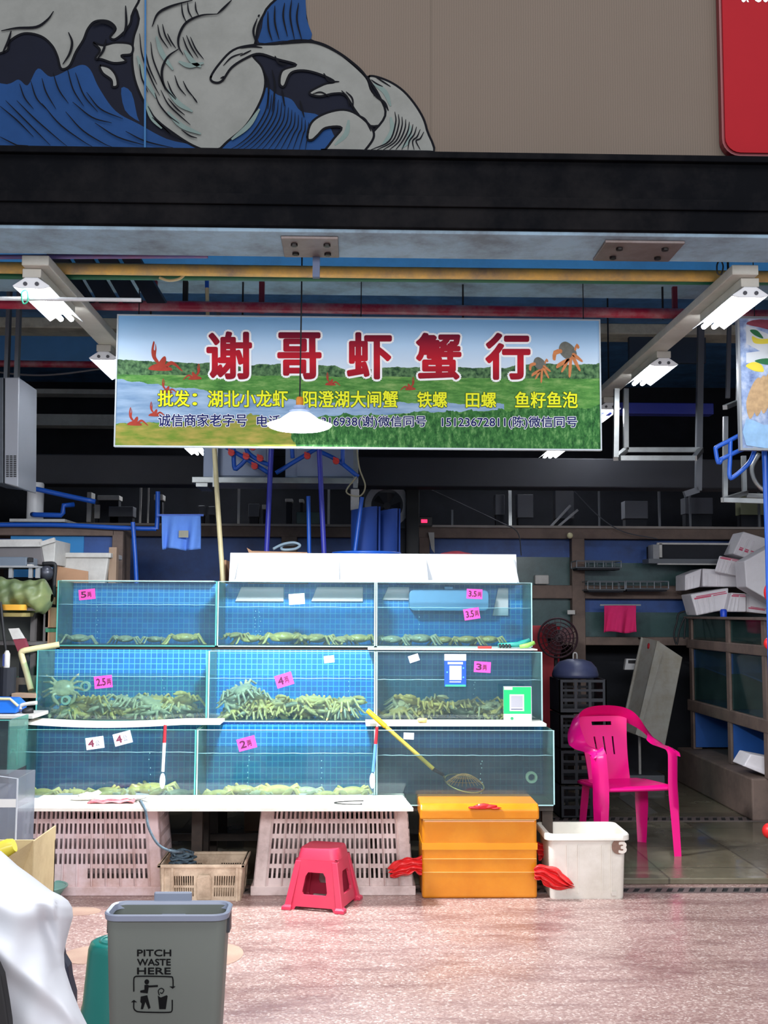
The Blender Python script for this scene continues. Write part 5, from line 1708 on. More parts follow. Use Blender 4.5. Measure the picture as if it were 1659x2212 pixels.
# ------------------------------------------------------------------ red stool
STO = pm('red_stool_plastic', (206, 52, 84), .42, var=.06, scale=6, dirt=(188, 70, 90), dirt_amt=.4)
sc_ = onz(697, 1955, 0)
ang = rad(-17)
t = thing('plastic_stool', 'low red plastic stool standing in front of the greyish crate', 'stool', (sc_.x, sc_.y + .02, 0))
H_ = .305
m = MB()
loft(m, [rr_loop(m, .226, .226, .04, H_ - .055, 0, 0), rr_loop(m, .210, .210, .04, H_ - .012, 0, 0), rr_loop(m, .198, .198, .036, H_, 0, 0), rr_loop(m, .13, .13, .03, H_ - .004, 0, 0)])
m.xf(Matrix.Rotation(ang, 4, 'Z'))
def local_build(m, name, mat, parent, **k):
    m.xf(Matrix.Translation(wloc(parent)))
    return m.build(name, mat, parent, **k)
local_build(m, 'seat', STO, t, smooth=True, auto=40)
def stool_side(k):
    """one aproned side with an arched window"""
    m = MB()
    wt_, wb_ = .224, .300
    zt_, z0 = H_ - .05, 0.0
    prof = [(-.5, 0), (-.36, 0), (-.345, .055), (-.33, .070), (.33, .070), (.345, .055), (.36, 0), (.5, 0), (.5, 1), (-.5, 1)]
    win = [(-.22, .30), (.22, .30), (.25, .36), (.22, .66), (.17, .74), (-.17, .74), (-.22, .66), (-.25, .36)]
    def P(u, v):
        w = wb_ + (wt_ - wb_) * v
        y = -(w / 2)
        return Vector((u * w, y, z0 + (zt_ - z0) * v))
    bm = m.bm
    vo = [bm.verts.new(P(u, v)) for u, v in prof]
    vi = [bm.verts.new(P(u, v)) for u, v in win]
    es = [bm.edges.new((vo[i], vo[(i + 1) % len(vo)])) for i in range(len(vo))] + [bm.edges.new((vi[i], vi[(i + 1) % len(vi)])) for i in range(len(vi))]
    bmesh.ops.triangle_fill(bm, use_beauty=True, edges=es)
    fs = list(bm.faces)
    bmesh.ops.recalc_face_normals(bm, faces=fs)
    r_ = bmesh.ops.extrude_face_region(bm, geom=fs)
    for v in [g for g in r_['geom'] if isinstance(g, bmesh.types.BMVert)]:
        v.co += Vector((0, .012, 0))
    m.xf(Matrix.Rotation(ang + k * PI / 2, 4, 'Z'))
    return m
for k in range(4):
    local_build(stool_side(k), 'side_panel', STO, t)
for sx, sy in ((-1, -1), (1, -1), (1, 1), (-1, 1)):
    m = MB()
    def sec(z, w, s):
        return [m.bm.verts.new((sx * (w / 2 - .012) + a * s, sy * (w / 2 - .012) + b * s, z)) for a, b in ((-1, -1), (1, -1), (1, 1), (-1, 1))]
    loft(m, [sec(0, .316, .026), sec(.018, .312, .026), sec(.024, .304, .018), sec(H_ - .06, .222, .016)])
    m.xf(Matrix.Rotation(ang, 4, 'Z'))
    local_build(m, 'leg', STO, t, bevel=.006)

# ------------------------------------------------------------------ pink armchair
PNK = pm('magenta_chair_plastic', (236, 16, 128), .2, var=.04, scale=5, spec=.6)
ch = thing('plastic_armchair', 'bright pink plastic armchair on the wet stall floor right of the tanks', 'chair', (0, 0, 0))
SH, AH, BH = .445, .665, .865
def ribbon(m, pts, ws, nrms, th):
    """curved band: centre line, width, face normal at each point"""
    P_ = [Vector(p) for p in pts]
    n = len(P_)
    rows_ = []
    for i in range(n):
        tt = (P_[min(i + 1, n - 1)] - P_[max(i - 1, 0)]).normalized()
        nn = Vector(nrms[i]).normalized()
        s_ = tt.cross(nn).normalized()
        w = ws[i]
        a, b = P_[i] + s_ * w / 2, P_[i] - s_ * w / 2
        rows_.append([m.bm.verts.new(a - nn * th / 2), m.bm.verts.new(P_[i] + nn * th * .9), m.bm.verts.new(b - nn * th / 2), m.bm.verts.new(P_[i] - nn * th * .2)])
    for i in range(n - 1):
        for k in range(4):
            m.bm.faces.new((rows_[i][k], rows_[i + 1][k], rows_[i + 1][(k + 1) % 4], rows_[i][(k + 1) % 4]))
    m.bm.faces.new(rows_[0])
    m.bm.faces.new(rows_[-1][::-1])
    return m
# seat shell
m = MB()
def seat_fn(u, v):
    x = (u - .5) * (.47 - .05 * v)
    y = -.23 + .44 * v
    z = SH - .022 * math.sin(PI * u) * math.sin(PI * min(1, v * 1.1)) - .02 * v - (.025 * max(0, (.10 - v) / .10) ** 2)
    return Vector((x, y, z))
m.grid(seat_fn, 16, 14, .010)
m.build('seat', PNK, ch, smooth=True, auto=50)
MB().tube(smooth_open([(-.235, .16, SH - .03), (-.238, -.19, SH - .018), (-.20, -.236, SH - .022), (.20, -.236, SH - .022), (.238, -.19, SH - .018), (.235, .16, SH - .03)], 6), .014, 8).build('seat_rim', PNK, ch, smooth=True)
# back panel with hand slot and three slits
m = MB()
holes = [(.30, .70, .855, .915)] + [(u - .018, u + .018, .40, .68) for u in (.30, .5, .70)]
def back_pt(u, v):
    w = .30 + .08 * v ** 2
    return Vector(((u - .5) * w, .185 + .125 * v + .02 * (1 - (2 * u - 1) ** 2) * v, SH - .03 + (BH - SH - .0) * v))
us = sorted({k / 14 for k in range(15)} | {h[0] for h in holes} | {h[1] for h in holes})
vs = sorted({k / 12 for k in range(13)} | {h[2] for h in holes} | {h[3] for h in holes})
G = [[m.bm.verts.new(back_pt(u, v)) for v in vs] for u in us]
for i in range(len(us) - 1):
    for j in range(len(vs) - 1):
        um, vm = (us[i] + us[i + 1]) / 2, (vs[j] + vs[j + 1]) / 2
        if not any(h[0] < um < h[1] and h[2] < vm < h[3] for h in holes):
            m.bm.faces.new((G[i][j], G[i + 1][j], G[i + 1][j + 1], G[i][j + 1]))
m.bm.normal_update()
bmesh.ops.solidify(m.bm, geom=list(m.bm.faces), thickness=.010)
m.build('backrest', PNK, ch, smooth=True, auto=45)
# sweeping top rail and arms: one band from front arm over the back to the other arm
m = MB()
half = [(.262, -.235, AH - .03), (.268, -.20, AH - .004), (.274, -.10, AH + .002), (.278, .02, AH + .008), (.276, .12, AH + .045), (.254, .21, AH + .115), (.205, .275, AH + .165), (.12, .305, AH + .193), (0, .315, AH + .203)]
full = smooth_open(half + [(-x, y, z) for x, y, z in half[:-1][::-1]], 5)
n = len(full)
wid_ = [.088 + .065 * math.sin(PI * i / (n - 1)) ** 2 for i in range(n)]
nr_ = []
for i, p in enumerate(full):
    k = math.sin(PI * i / (n - 1))
    out = Vector((p.x * .2, -1, .25)) if False else Vector((p.x * 3.0 * (1 if p.y > .1 else .25), (p.y + .02) * .8 if p.y > .1 else 0, 1.2 - .9 * max(0, min(1, (p.y - .05) / .25))))
    nr_.append(out)
ribbon(m, full, wid_, nr_, .012)
m.build('arm_rail', PNK, ch, smooth=True, auto=60)
# legs: front legs rise to the arms
for s in (-1, 1):
    m = MB()
    ribbon(m, smooth_open([(s * .268, -.262, 0), (s * .262, -.252, .22), (s * .255, -.24, SH - .02), (s * .258, -.235, SH + .08), (s * .264, -.225, AH - .03), (s * .268, -.20, AH - .002)], 5), [.074 + .028 * min(1, i / 8) for i in range(26)], [(s * .5, -1, 0)] * 26, .02)
    m.build('front_leg', PNK, ch, smooth=True, auto=60)
    m = MB()
    ribbon(m, smooth_open([(s * .225, .175, 0), (s * .218, .155, .2), (s * .205, .13, SH - .03)], 6), [.060 + .026 * min(1, i / 8) for i in range(13)], [(s * .6, 1, 0)] * 13, .022)
    m.build('rear_leg', PNK, ch, smooth=True, auto=60)
ff = onz(1467, 1849, PZ)
th_ = rad(11)
Rz = Matrix.Rotation(th_, 3, 'Z')
CS = Vector((.97, 1.0, .975))
base = Vector((ff.x, ff.y, PZ)) - Rz @ Vector((.268 * CS.x, -.262, 0))
ch.scale = CS
ch.location = base
ch.rotation_euler = (0, 0, th_)

# ------------------------------------------------------------------ drain grates
GRATE = pm('drain_grate_iron', (104, 92, 90), .5, .3, var=.2, scale=20)
PIT = pm('drain_pit_black', (12, 12, 13), .9)
def grate(label, x0, x1, yc, w, z):
    t = thing('drain_grate', label, 'drain grate', ((x0 + x1) / 2, yc, z))
    MB().box(x0, x1, yc - w / 2, yc + w / 2, z, z + .0015).build('pit', PIT, t)
    m = MB()
    m.box(x0, x1, yc - w / 2 - .012, yc - w / 2, z, z + .005)
    m.box(x0, x1, yc + w / 2, yc + w / 2 + .012, z, z + .005)
    n = int((x1 - x0) / .062)
    for k in range(n):
        x = x0 + (x1 - x0) * (k + .5) / n
        m.prism([(x - .035, yc - w / 2, z + .001), (x - .003, yc - w / 2, z + .001), (x + .035, yc + w / 2, z + .001), (x + .003, yc + w / 2, z + .001)], (0, 0, .0045))
    m.build('bars', GRATE, t)
    return t
g1 = onz(1500, 1924, 0)
grate('long diagonal slotted drain grate in the pink floor at the foot of the step', at(-60, 1924, g1.y).x, at(1900, 1924, g1.y).x, g1.y, .085, 0)
g2 = onz(1500, 1770, PZ)
grate('long slotted drain grate in the stall floor behind the pink chair', at(1195, 1770, g2.y).x, at(1800, 1770, g2.y).x, g2.y, .13, PZ)
m = MB()
tag(m.prism([onz(1334, 1722, PZ), onz(1362, 1716, PZ), onz(1420, 1756, PZ), onz(1392, 1764, PZ)], (0, 0, .004)).build('floor_cover', pm('grey_metal_cover', (120, 118, 112), .35, .5, var=.2, scale=30)), 'grey metal floor cover seen between the legs of the pink chair', 'floor cover')

# ------------------------------------------------------------------ grey waste bin in front
GB = pm('grey_bin_plastic', (98, 104, 99), .5, var=.05, scale=5)
GBR = pm('grey_bin_rim', (124, 132, 150), .4, var=.05, scale=5)
yb_ = 3.45
rimz = at(355, 1976, yb_).z
wr = at(493, 1976, yb_).x - at(219, 1976, yb_).x
cx = (at(493, 1976, yb_).x + at(219, 1976, yb_).x) / 2
dr = .17
cy_ = yb_ + dr / 2
t = thing('waste_bin', 'grey waste bin with black lettering in the foreground', 'bin', (cx, cy_, 0))
m = tub(MB(), wr * .80, dr * .72, wr * .955, dr - .03, rimz - .01, .03, .004, cx, cy_)
m.build('body', GB, t, smooth=True, auto=40)
m = MB()
loft(m, [rr_loop(m, wr * .95, dr - .03, .035, rimz - .022, cx, cy_), rr_loop(m, wr - .006, dr - .004, .045, rimz - .020, cx, cy_), rr_loop(m, wr, dr, .048, rimz - .004, cx, cy_), rr_loop(m, wr - .008, dr - .008, .046, rimz, cx, cy_),
         rr_loop(m, wr - .026, dr - .022, .038, rimz - .003, cx, cy_), rr_loop(m, wr - .034, dr - .034, .035, rimz - .02, cx, cy_)], False, False)
m.build('rim', GBR, t, smooth=True, auto=50)
yk = yb_ + dr
m = MB()
a_, b_ = at(333, 1945, yk), at(415, 1926, yk)
m.box(a_.x, b_.x, yk - .006, yk + .006, rimz - .02, b_.z)
m.build('handle_tab', GBR, t, bevel=.005)
a_, b_ = at(346, 1968, yk - .05), at(399, 1962, yk - .05)
MB().box(a_.x, b_.x, yk - .06, yk - .02, rimz - .05, rimz - .036).build('inner_ledge', GBR, t, bevel=.003)
for x_ in (cx - wr / 2 + .003, cx + wr / 2 - .012):
    MB().box(x_, x_ + .010, cy_ - .02, cy_ + .03, rimz - .072, rimz - .018).build('side_lug', pm('dark_bin_lug', (58, 60, 66), .5), t, bevel=.002)
INKB = pm('black_bin_print', (16, 17, 18), .6)
def fy(z):                                # front face of the tapering body at height z
    f = (z - .012) / (rimz - .022)
    d = dr * .72 + (dr - .03 - dr * .72) * f
    return cy_ - d / 2 - .0012
for body, px0, px1, py0, py1 in (('PITCH', 296, 370, 2051, 2066), ('WASTE', 296, 369, 2071, 2086), ('HERE', 296, 369, 2090, 2105)):
    yy = fy(at(330, py1, yb_ + .02).z)
    letters(MB(), body, at(px0, py1, yy - .001), at(px1, py1, yy - .001), at(px0, py0, yy - .001), bold=.0007).build('lettering', INKB, t)
def stroke(pts, w, closed=False):
    m = MB()
    P_ = [at(x, y, fy(at(x, y, yb_ + .02).z) - .001) for x, y in pts]
    m.strip(P_, w, (0, -1, 0), (0, .0008, 0))
    return m
stroke(smooth_open([(289, 2142), (289, 2116), (292, 2110), (300, 2109), (330, 2109), (366, 2110), (373, 2113), (374, 2132)], 3), .0036).build('pictogram_frame', INKB, t)
stroke(smooth_open([(289, 2164), (289, 2178), (294, 2184), (302, 2186), (330, 2187), (364, 2187), (371, 2184), (372, 2176), (372, 2160)], 3), .0036).build('pictogram_frame', INKB, t)
def ink_poly(name, pts, sm=0):
    P_ = [Vector((x, y, 0)) for x, y in pts] if not sm else smooth_closed([(x, y, 0) for x, y in pts], sm)
    MB().prism([at(p.x, p.y, fy(at(p.x, p.y, yb_ + .02).z) - .001) for p in P_], (0, .0008, 0)).build(name, INKB, t)
ink_poly('arrow_head', [(366, 2131), (379, 2131), (373, 2136)])
ink_poly('arrow_head', [(283, 2165), (296, 2165), (289, 2160)])
ink_poly('pictogram_head', [(317 + 5 * math.cos(a), 2121 + 5.5 * math.sin(a)) for a in [2 * PI * k / 14 for k in range(14)]])
ink_poly('pictogram_body', [(312, 2128), (318, 2127), (322, 2129), (341, 2128), (341, 2132), (321, 2133), (319, 2146), (303, 2144), (303, 2140), (312, 2138)])
ink_poly('pictogram_legs', [(304, 2153), (318, 2150), (320, 2158), (325, 2177), (321, 2180), (314, 2164), (309, 2180), (304, 2180), (306, 2168), (303, 2164)])
ink_poly('pictogram_basket', [(341, 2151), (347, 2155), (360, 2150), (362, 2152), (358, 2180), (344, 2180)])
stroke(smooth_open([(344, 2150), (342, 2140), (348, 2135), (354, 2139), (350, 2146), (346, 2144)], 3), .0028).build('pictogram_paper', INKB, t)

# ------------------------------------------------------------------ green tub behind the bin, bowl and floor bits on the left
GT = pm('dark_green_tub', (16, 108, 100), .28, var=.12, scale=4)
yg = 3.95
zt_ = at(205, 2056, yg).z
cx = at(236, 2056, yg).x
t = thing('green_tub', 'dark green tub standing upside down behind the grey waste bin', 'tub', (cx, yg + .14, 0))
R1 = cx - at(168, 2056, yg).x
MB().lathe([(R1 * 1.30, 0), (R1 * 1.27, .02), (R1 * 1.12, zt_ * .42), (R1 * 1.09, zt_ * .44), (R1 * .95, zt_ * .93), (R1 * .88, zt_ * .985), (R1 * .76, zt_), (.01, zt_ - .003)], c=(cx, yg + .14, 0), n=36).build('body', GT, t, smooth=True, auto=60)
MB().lathe([(R1 * .62, zt_ - .003), (R1 * .60, zt_ + .004), (R1 * .52, zt_ + .004), (R1 * .50, zt_ - .003)], c=(cx, yg + .14, 0), n=30, cap=False).build('foot_ring', GT, t, smooth=True)
TG = pm('pale_teal_bowl', (126, 176, 166), .25, var=.06)
c = onz(98, 1945, 0)
t = thing('plastic_bowl', 'pale teal bowl on the floor behind the white cloth at left', 'bowl', (c.x, c.y, 0))
zr = at(98, 1922, c.y - .08).z
MB().lathe([(.05, 0), (.06, .004), (.105, zr - .012), (.112, zr), (.104, zr - .002), (.05, .014), (.001, .012)], c=(c.x, c.y, 0), n=30, cap=False).build('body', TG, t, smooth=True)
MB().tube([Vector((c.x + .11 * math.cos(a), c.y + .11 * math.sin(a), zr)) for a in [2 * PI * k / 32 for k in range(32)]], .006, 8, closed=True).build('rim', TG, t, smooth=True)

# cream carton with a yellow tool handle, and a clear plastic cover
CB = pm('cream_carton', (196, 176, 134), .7, var=.08, scale=6, dirt=(150, 124, 90), dirt_amt=.5)
yc = 4.35
a_, b_ = at(-70, 1816, yc), at(72, 1816, yc)
t = thing('cream_carton', 'tall cream carton at the left edge behind the white cloth', 'carton', ((a_.x + b_.x) / 2, yc, 0))
zt_ = b_.z
m = MB()
panel_grid(m, (a_.x, yc + .16, 0), (b_.x, yc, 0), (b_.x, yc, zt_), (a_.x, yc + .16 - .30, zt_ - .16), (0, 1, 0), [], .006)
m.build('front_flap', CB, t)
m = MB()
m.box(b_.x - .006, b_.x, yc + .01, yc + .32, 0, zt_ - .004)
m.box(a_.x, b_.x, yc + .31, yc + .32, 0, zt_ - .06)
m.box(a_.x, b_.x, yc + .17, yc + .31, .0, .01)
m.build('walls', CB, t)
p = at(20, 1828, yc + .12)
tag(MB().tube([p + Vector((-.12, 0, -.05)), p + Vector((.0, 0, -.004)), p + Vector((.02, 0, .004))], [.034, .034, .026], 14).xf(Matrix.Identity(4)).build('yellow_bottle', pm('yellow_bottle_plastic', (214, 200, 70), .3, var=.15), smooth=True, auto=50),
    'yellow bottle end lying in the cream carton at the left edge', 'bottle')
CLR = clear('clear_plastic_film', (222, 226, 232), .26, (224, 228, 236), gloss=.1, hscale=5)
yk = 4.75
a_, b_, c_ = at(-60, 1682, yk), at(38, 1682, yk), at(36, 1812, yk)
t = thing('plastic_cover', 'clear plastic cover with a white band standing at the left edge by the counter', 'cover', (a_.x, yk, 0))
m = MB()
m.box(a_.x, b_.x, yk, yk + .004, .0, b_.z - .02)
m.box(b_.x - .004, b_.x, yk, yk + .26, .0, b_.z)
m.box(a_.x, b_.x, yk + .256, yk + .26, .0, b_.z)
m.build('film', CLR, t)
MB().box(a_.x, b_.x + .001, yk - .002, yk, at(20, 1744, yk).z, at(20, 1726, yk).z).build('white_band', pm('pale_label_band', (214, 214, 214), .5), t)
MB().tube([(b_.x, yk, 0), (b_.x, yk, b_.z), (a_.x, yk + .13, b_.z)], .004, 8).build('edge', pm('clear_edge', (190, 196, 206), .2), t)

# ------------------------------------------------------------------ white garment over a dark seat, near left corner
WG = pm('white_cotton', (204, 207, 213), .85, var=.03, scale=5, bump=.06)
yq = 2.35
def P2(x, y, dy=0.0): return at(x, y, yq + dy)
t = thing('white_garment', 'crumpled white garment draped over a dark seat in the bottom left corner', 'garment', tuple(P2(40, 2212)))
# silhouette right edge as a function of picture height
edge = [(1838, 2), (1850, 16), (1870, 38), (1890, 66), (1910, 92), (1925, 112), (1934, 132), (1945, 147), (1960, 156), (1980, 158), (2000, 152), (2030, 144), (2060, 138), (2090, 140), (2110, 146), (2140, 156), (2180, 172), (2212, 188), (2300, 226), (2420, 262)]
def ex(y):
    for (y0, x0), (y1, x1) in zip(edge, edge[1:]):
        if y0 <= y <= y1:
            f = (y - y0) / (y1 - y0)
            return x0 + (x1 - x0) * f
    return edge[-1][1]
def cloth(u, v):
    y = 1838 + (2400 - 1838) * v
    xr = ex(y)
    xl = -230
    x = xl + (xr - xl) * u
    # rounded cross-section, plus fold ridges running from the elbow down and left
    r_ = math.sqrt(max(0.0, 1 - u ** 6)) * math.sqrt(max(0.0, 1 - max(0.0, (.10 - v) / .10) ** 2))
    dep = -.12 * r_
    f1 = math.exp(-((y - (1962 + (x - 80) * .05 + 14 * math.sin(x * .03))) / 30) ** 2) * .020 * (1 if x < 120 else .4)
    g = (y - 2062) - x * .80
    f2 = math.exp(-(g / 34) ** 2) * .030
    h_ = (x - 92) - (y - 1960) * .30
    f3 = -math.exp(-(h_ / 17) ** 2) * .045 * max(0, min(1, (y - 1950) / 40)) * max(0, 1 - (y - 1955) / 200)
    f4 = .004 * math.sin(x * .07 + y * .02) * max(0, min(1, (y - 1950) / 60)) + .003 * math.sin(x * .05 - y * .045)
    k_ = min(1.0, r_ * 1.6)
    return P2(x, y, dep - (f1 + f2 + f3 - f4) * k_)
m = MB()
m.grid(cloth, 90, 110)
def cloth_back(u, v):
    y = 1838 + (2400 - 1838) * v
    xr = ex(y)
    x = -230 + (xr + 230) * u
    r_ = math.sqrt(max(0.0, 1 - u ** 6)) * math.sqrt(max(0.0, 1 - max(0.0, (.10 - v) / .10) ** 2))
    return P2(x, y, .14 * r_)
m.grid(cloth_back, 90, 110)
m.build('cloth', WG, t, smooth=True, doubles=True)
DK = pm('black_seat_cover', (17, 17, 20), .7, var=.2)
s_ = thing('dark_stool', 'black covered stool just showing under the white garment in the bottom left corner', 'stool', tuple(P2(-40, 2400)))
m = MB()
m.prism([P2(-230, 2040, -.22), P2(-30, 2040, -.22), P2(2, 2110, -.22), P2(12, 2170, -.22), P2(18, 2212, -.22), P2(30, 2420, -.22), P2(-230, 2420, -.22)], (0, .03, 0))
m.build('side_cover', DK, s_, bevel=.004)
m = MB()
m.prism([P2(110, 2030, .2), P2(128, 2030, .2), P2(134, 2070, .2), P2(146, 2090, .2), P2(149, 2116, .2), P2(158, 2150, .2), P2(158, 2420, .2), P2(90, 2420, .2)], (0, .04, 0))
m.build('rear_post', pm('navy_seat_back', (30, 34, 52), .6), s_, bevel=.004)
bx0, bx1 = P2(-230, 2420, -.2).x, P2(150, 2420, .2).x
zb_ = P2(0, 2418, 0).z
m = MB().box(bx0, bx1, yq - .2, yq + .26, zb_ - .06, zb_ + .01)
m.build('seat', DK, s_, bevel=.02)
for x_ in (bx0 + .04, bx1 - .04):
    for y_ in (yq - .16, yq + .22):
        MB().tube([(x_, y_, 0), (x_, y_, zb_ - .05)], .016, 10).build('leg', DK, s_)
# ================================================================== BACK OF THE STALL
def pbox(name, label, cat, px0, py0, px1, py1, Y, depth, mat, bevel=.006, group=None, parent=None, ground=False):
    a_, b_ = at(px0, py1, Y), at(px1, py0, Y)
    m = MB().box(a_.x, b_.x, Y, Y + depth, 0 if ground else a_.z, b_.z)
    o = m.build(name, mat, parent, bevel=bevel)
    if parent is None:
        tag(o, label, cat, group)
    return o
def root_at(name, label, cat, px, py, Y, group=None):
    return thing(name, label, cat, tuple(at(px, py, Y)), group)

BROWN = pm('wet_brown_concrete', (116, 98, 89), .75, var=.2, scale=5, dirt=(72, 62, 58), dirt_amt=.6, bump=.2)
NAVYP = pm('navy_tank_liner', (40, 80, 150), .5, var=.2, scale=3, dirt=(24, 46, 90), dirt_amt=.6)
BRIGHTB = pm('bright_blue_liner', (34, 130, 196), .5, var=.12, scale=3)
DGLASS = pm('dark_green_tank_glass', (66, 92, 92), .2, var=.3, scale=4, dirt=(30, 44, 48), dirt_amt=.6)
DTEAL = pm('dark_teal_tank_glass', (40, 92, 92), .2, var=.3, scale=4, dirt=(24, 44, 50), dirt_amt=.6)
GREYP = pm('grey_box_plastic', (150, 152, 156), .5, var=.1, scale=6, dirt=(110, 106, 104), dirt_amt=.5)
WOODY = pm('pale_wood_post', (150, 126, 106), .7, var=.2, scale=9)
CARD = pm('brown_cardboard', (176, 136, 106), .8, var=.1, scale=6, dirt=(140, 104, 80), dirt_amt=.4)
WGREY = pm('dusty_white_plastic', (196, 194, 190), .5, var=.06, scale=5, dirt=(140, 136, 132), dirt_amt=.5)

# rear tank rack
YR = 10.2
rk = root_at('tank_rack', 'long brown concrete tank rack with blue bays across the back of the stall', 'rack', 700, 1420, YR)
MB().box(-4.9, 4.9, YR, YR + .7, Z(1161, YR), Z(1138, YR)).build('beam', BROWN, rk, bevel=.008)
MB().box(-4.9, 4.9, YR - .01, YR + .05, Z(1138, YR), Z(1133, YR)).build('pale_edge', pm('pale_concrete_lip', (150, 142, 136), .7, var=.2), rk)
MB().box(X(1110, YR), 4.9, YR, YR + .7, Z(1291, YR), Z(1262, YR)).build('beam', BROWN, rk, bevel=.008)
MB().box(X(1110, YR), 4.9, YR, YR + .7, Z(1392, YR), Z(1374, YR)).build('beam', BROWN, rk, bevel=.008)
for px0, px1, y1 in ((606, 640, None), (1236, 1264, None), (905, 928, None), (-70, -40, None)):
    MB().box(X(px0, YR), X(px1, YR), YR - .012, YR + .6, PZ, Z(1160, YR)).build('post', BROWN, rk, bevel=.006)
for px0, py0, px1, py1, mt in ((-30, 1160, 14, 1215, NAVYP), (262, 1160, 606, 1300, NAVYP), (640, 1160, 905, 1300, NAVYP), (928, 1160, 1236, 1200, NAVYP), (928, 1200, 1236, 1262, DGLASS),
                               (1264, 1162, 1480, 1212, NAVYP), (1264, 1212, 1700, 1264, DGLASS), (928, 1291, 1236, 1374, DGLASS), (1264, 1291, 1700, 1320, NAVYP), (1264, 1320, 1700, 1376, DGLASS), (1480, 1162, 1700, 1212, NAVYP)):
    MB().box(X(px0, YR), X(px1, YR), YR + .1, YR + .12, Z(py1, YR), Z(py0, YR)).build('bay_panel', mt, rk)
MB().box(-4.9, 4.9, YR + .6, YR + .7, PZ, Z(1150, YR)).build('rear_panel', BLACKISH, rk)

# left brown beam with blue pipe, in front
YLB = 8.5
lb = root_at('tank_rack', 'short brown rack beam on a post at the left, with a bright blue bay', 'rack', 120, 1255, YLB)
MB().box(X(-120, YLB), X(243, YLB), YLB, YLB + .4, Z(1161, YLB), Z(1138, YLB)).build('beam', BROWN, lb, bevel=.008)
MB().box(X(14, YLB), X(174, YLB), YLB + .04, YLB + .06, Z(1250, YLB), Z(1161, YLB)).build('bay_panel', BRIGHTB, lb)
MB().box(X(174, YLB), X(240, YLB), YLB + .05, YLB + .06, Z(1250, YLB), Z(1161, YLB)).build('bay_panel', NAVYP, lb)
MB().box(X(238, YLB), X(262, YLB), YLB, YLB + .3, PZ, Z(1138, YLB)).build('post', BROWN, lb, bevel=.006)
MB().box(X(-90, YLB), X(-60, YLB), YLB, YLB + .3, PZ, Z(1138, YLB)).build('post', BROWN, lb, bevel=.006)
pipe('pipe', 'blue pipe along the top of the left rack beam turning down beside the hanging towel', smooth_open([at(-100, 1134, 8.46), at(120, 1134, 8.46), at(255, 1140, 8.46), at(330, 1142, 8.46), at(339, 1136, 8.46), at(341, 1062, 8.46)], 5), .018, BLUEP)
pipe('pipe', 'upright blue pipe standing left of the hanging blue towel', [at(287, 1128, 8.4), at(292, 1200, 8.4), at(295, 1262, 8.4), Vector((at(297, 1300, 8.4).x, 8.4, PZ))], .017, BLUEP)
t = root_at('hanging_towel', 'bright blue towel with a small paper label hanging left of the cream pole', 'towel', 390, 1187, 8.38)
def towel(px0, py0, px1, py1, Y, amp, nf, ph=0):
    m = MB()
    def fn(u, v):
        p = at(px0 + (px1 - px0) * u, py0 + (py1 - py0) * v, Y)
        return Vector((p.x, Y + amp * math.sin(nf * u * PI + ph + v * .7) * (.3 + v) - .012 * math.sin(u * 23 + v * 3) * v, p.z + .008 * math.sin(u * 7) * v))
    m.grid(fn, 36, 16, .008)
    return m
towel(349, 1114, 433, 1187, 8.38, .025, 4).build('cloth', pm('royal_blue_towel', (104, 152, 240), .85, var=.08, scale=20, bump=.2), t, smooth=True)
pbox('paper_label', '', '', 386, 1146, 407, 1161, 8.33, .004, pm('tan_label', (158, 156, 140), .7), 0, None, t)
MB().beam(at(340, 1113, 8.39), at(440, 1113, 8.39), .016, .016).build('hanging_bar', BLUEP, t)

# white cylinder with two blue pipes, on a white board
t = root_at('filter_canister', 'white upright filter cylinder with two blue pipes at the left', 'filter', 72, 1121, 8.7)
p = at(70, 1121, 8.7)
rc = at(88, 1121, 8.7).x - p.x
MB().lathe([(rc * .96, p.z), (rc, p.z + .01), (rc, Z(1050, 8.7)), (rc * .9, Z(1046, 8.7))], c=(p.x, 8.7 + rc, 0), n=28).build('cylinder', pm('white_canister', (222, 222, 222), .35, var=.05), t, smooth=True, auto=50)
MB().tube(smooth_open([at(72, 1056, 8.66), at(86, 1058, 8.62), at(140, 1070, 8.62), at(206, 1084, 8.62)], 4), .020, 10).build('upper_pipe', BLUEP, t, smooth=True)
MB().tube([at(70, 1111, 8.66), at(76, 1112, 8.62), at(132, 1113, 8.62), at(136, 1108, 8.62), at(137, 1092, 8.62), at(160, 1090, 8.66)], .020, 10).build('lower_pipe', BLUEP, t, smooth=True)
pbox('white_shelf', 'thin white shelf board under the white filter cylinder', 'shelf', 20, 1121, 140, 1127, 8.55, .4, WGREY, .003)

# grey vent box hanging at the left edge
t = root_at('vent_box', 'tall grey metal box with vent slots hanging at the left edge', 'vent box', 18, 1050, 7.0)
a_, b_ = at(10, 1040, 7.0), at(40, 815, 7.0)
MB().prism([at(9, 1044, 7.0), at(39, 1052, 7.0), at(41, 815, 7.0), at(10, 815, 7.0)], (0, .4, 0)).build('box', pm('vent_box_grey', (136, 140, 148), .45, .2, var=.06, scale=4), t, bevel=.006)
m = MB()
for c_ in range(3):
    for k in range(12):
        p = at(16 + 8 * c_, 985 + 4 * k, 6.995)
        m.box(p.x - .008, p.x + .008, 6.994, 7.002, p.z - .003, p.z + .003)
m.build('vent_slots', pm('slot_black', (20, 20, 24), .8), t)
MB().prism([at(-30, 1040, 7.0), at(7, 1044, 7.0), at(7, 815, 7.0), at(-30, 815, 7.0)], (0, .4, 0)).build('side_plate', pm('vent_box_dark', (66, 72, 80), .5, .2), t, bevel=.004)
for x in (at(14, 900, 7.2).x, at(36, 900, 7.2).x):
    MB().box(x - .012, x + .012, 7.15, 7.2, b_.z, 4.02).build('hanger', GSTEEL, t)

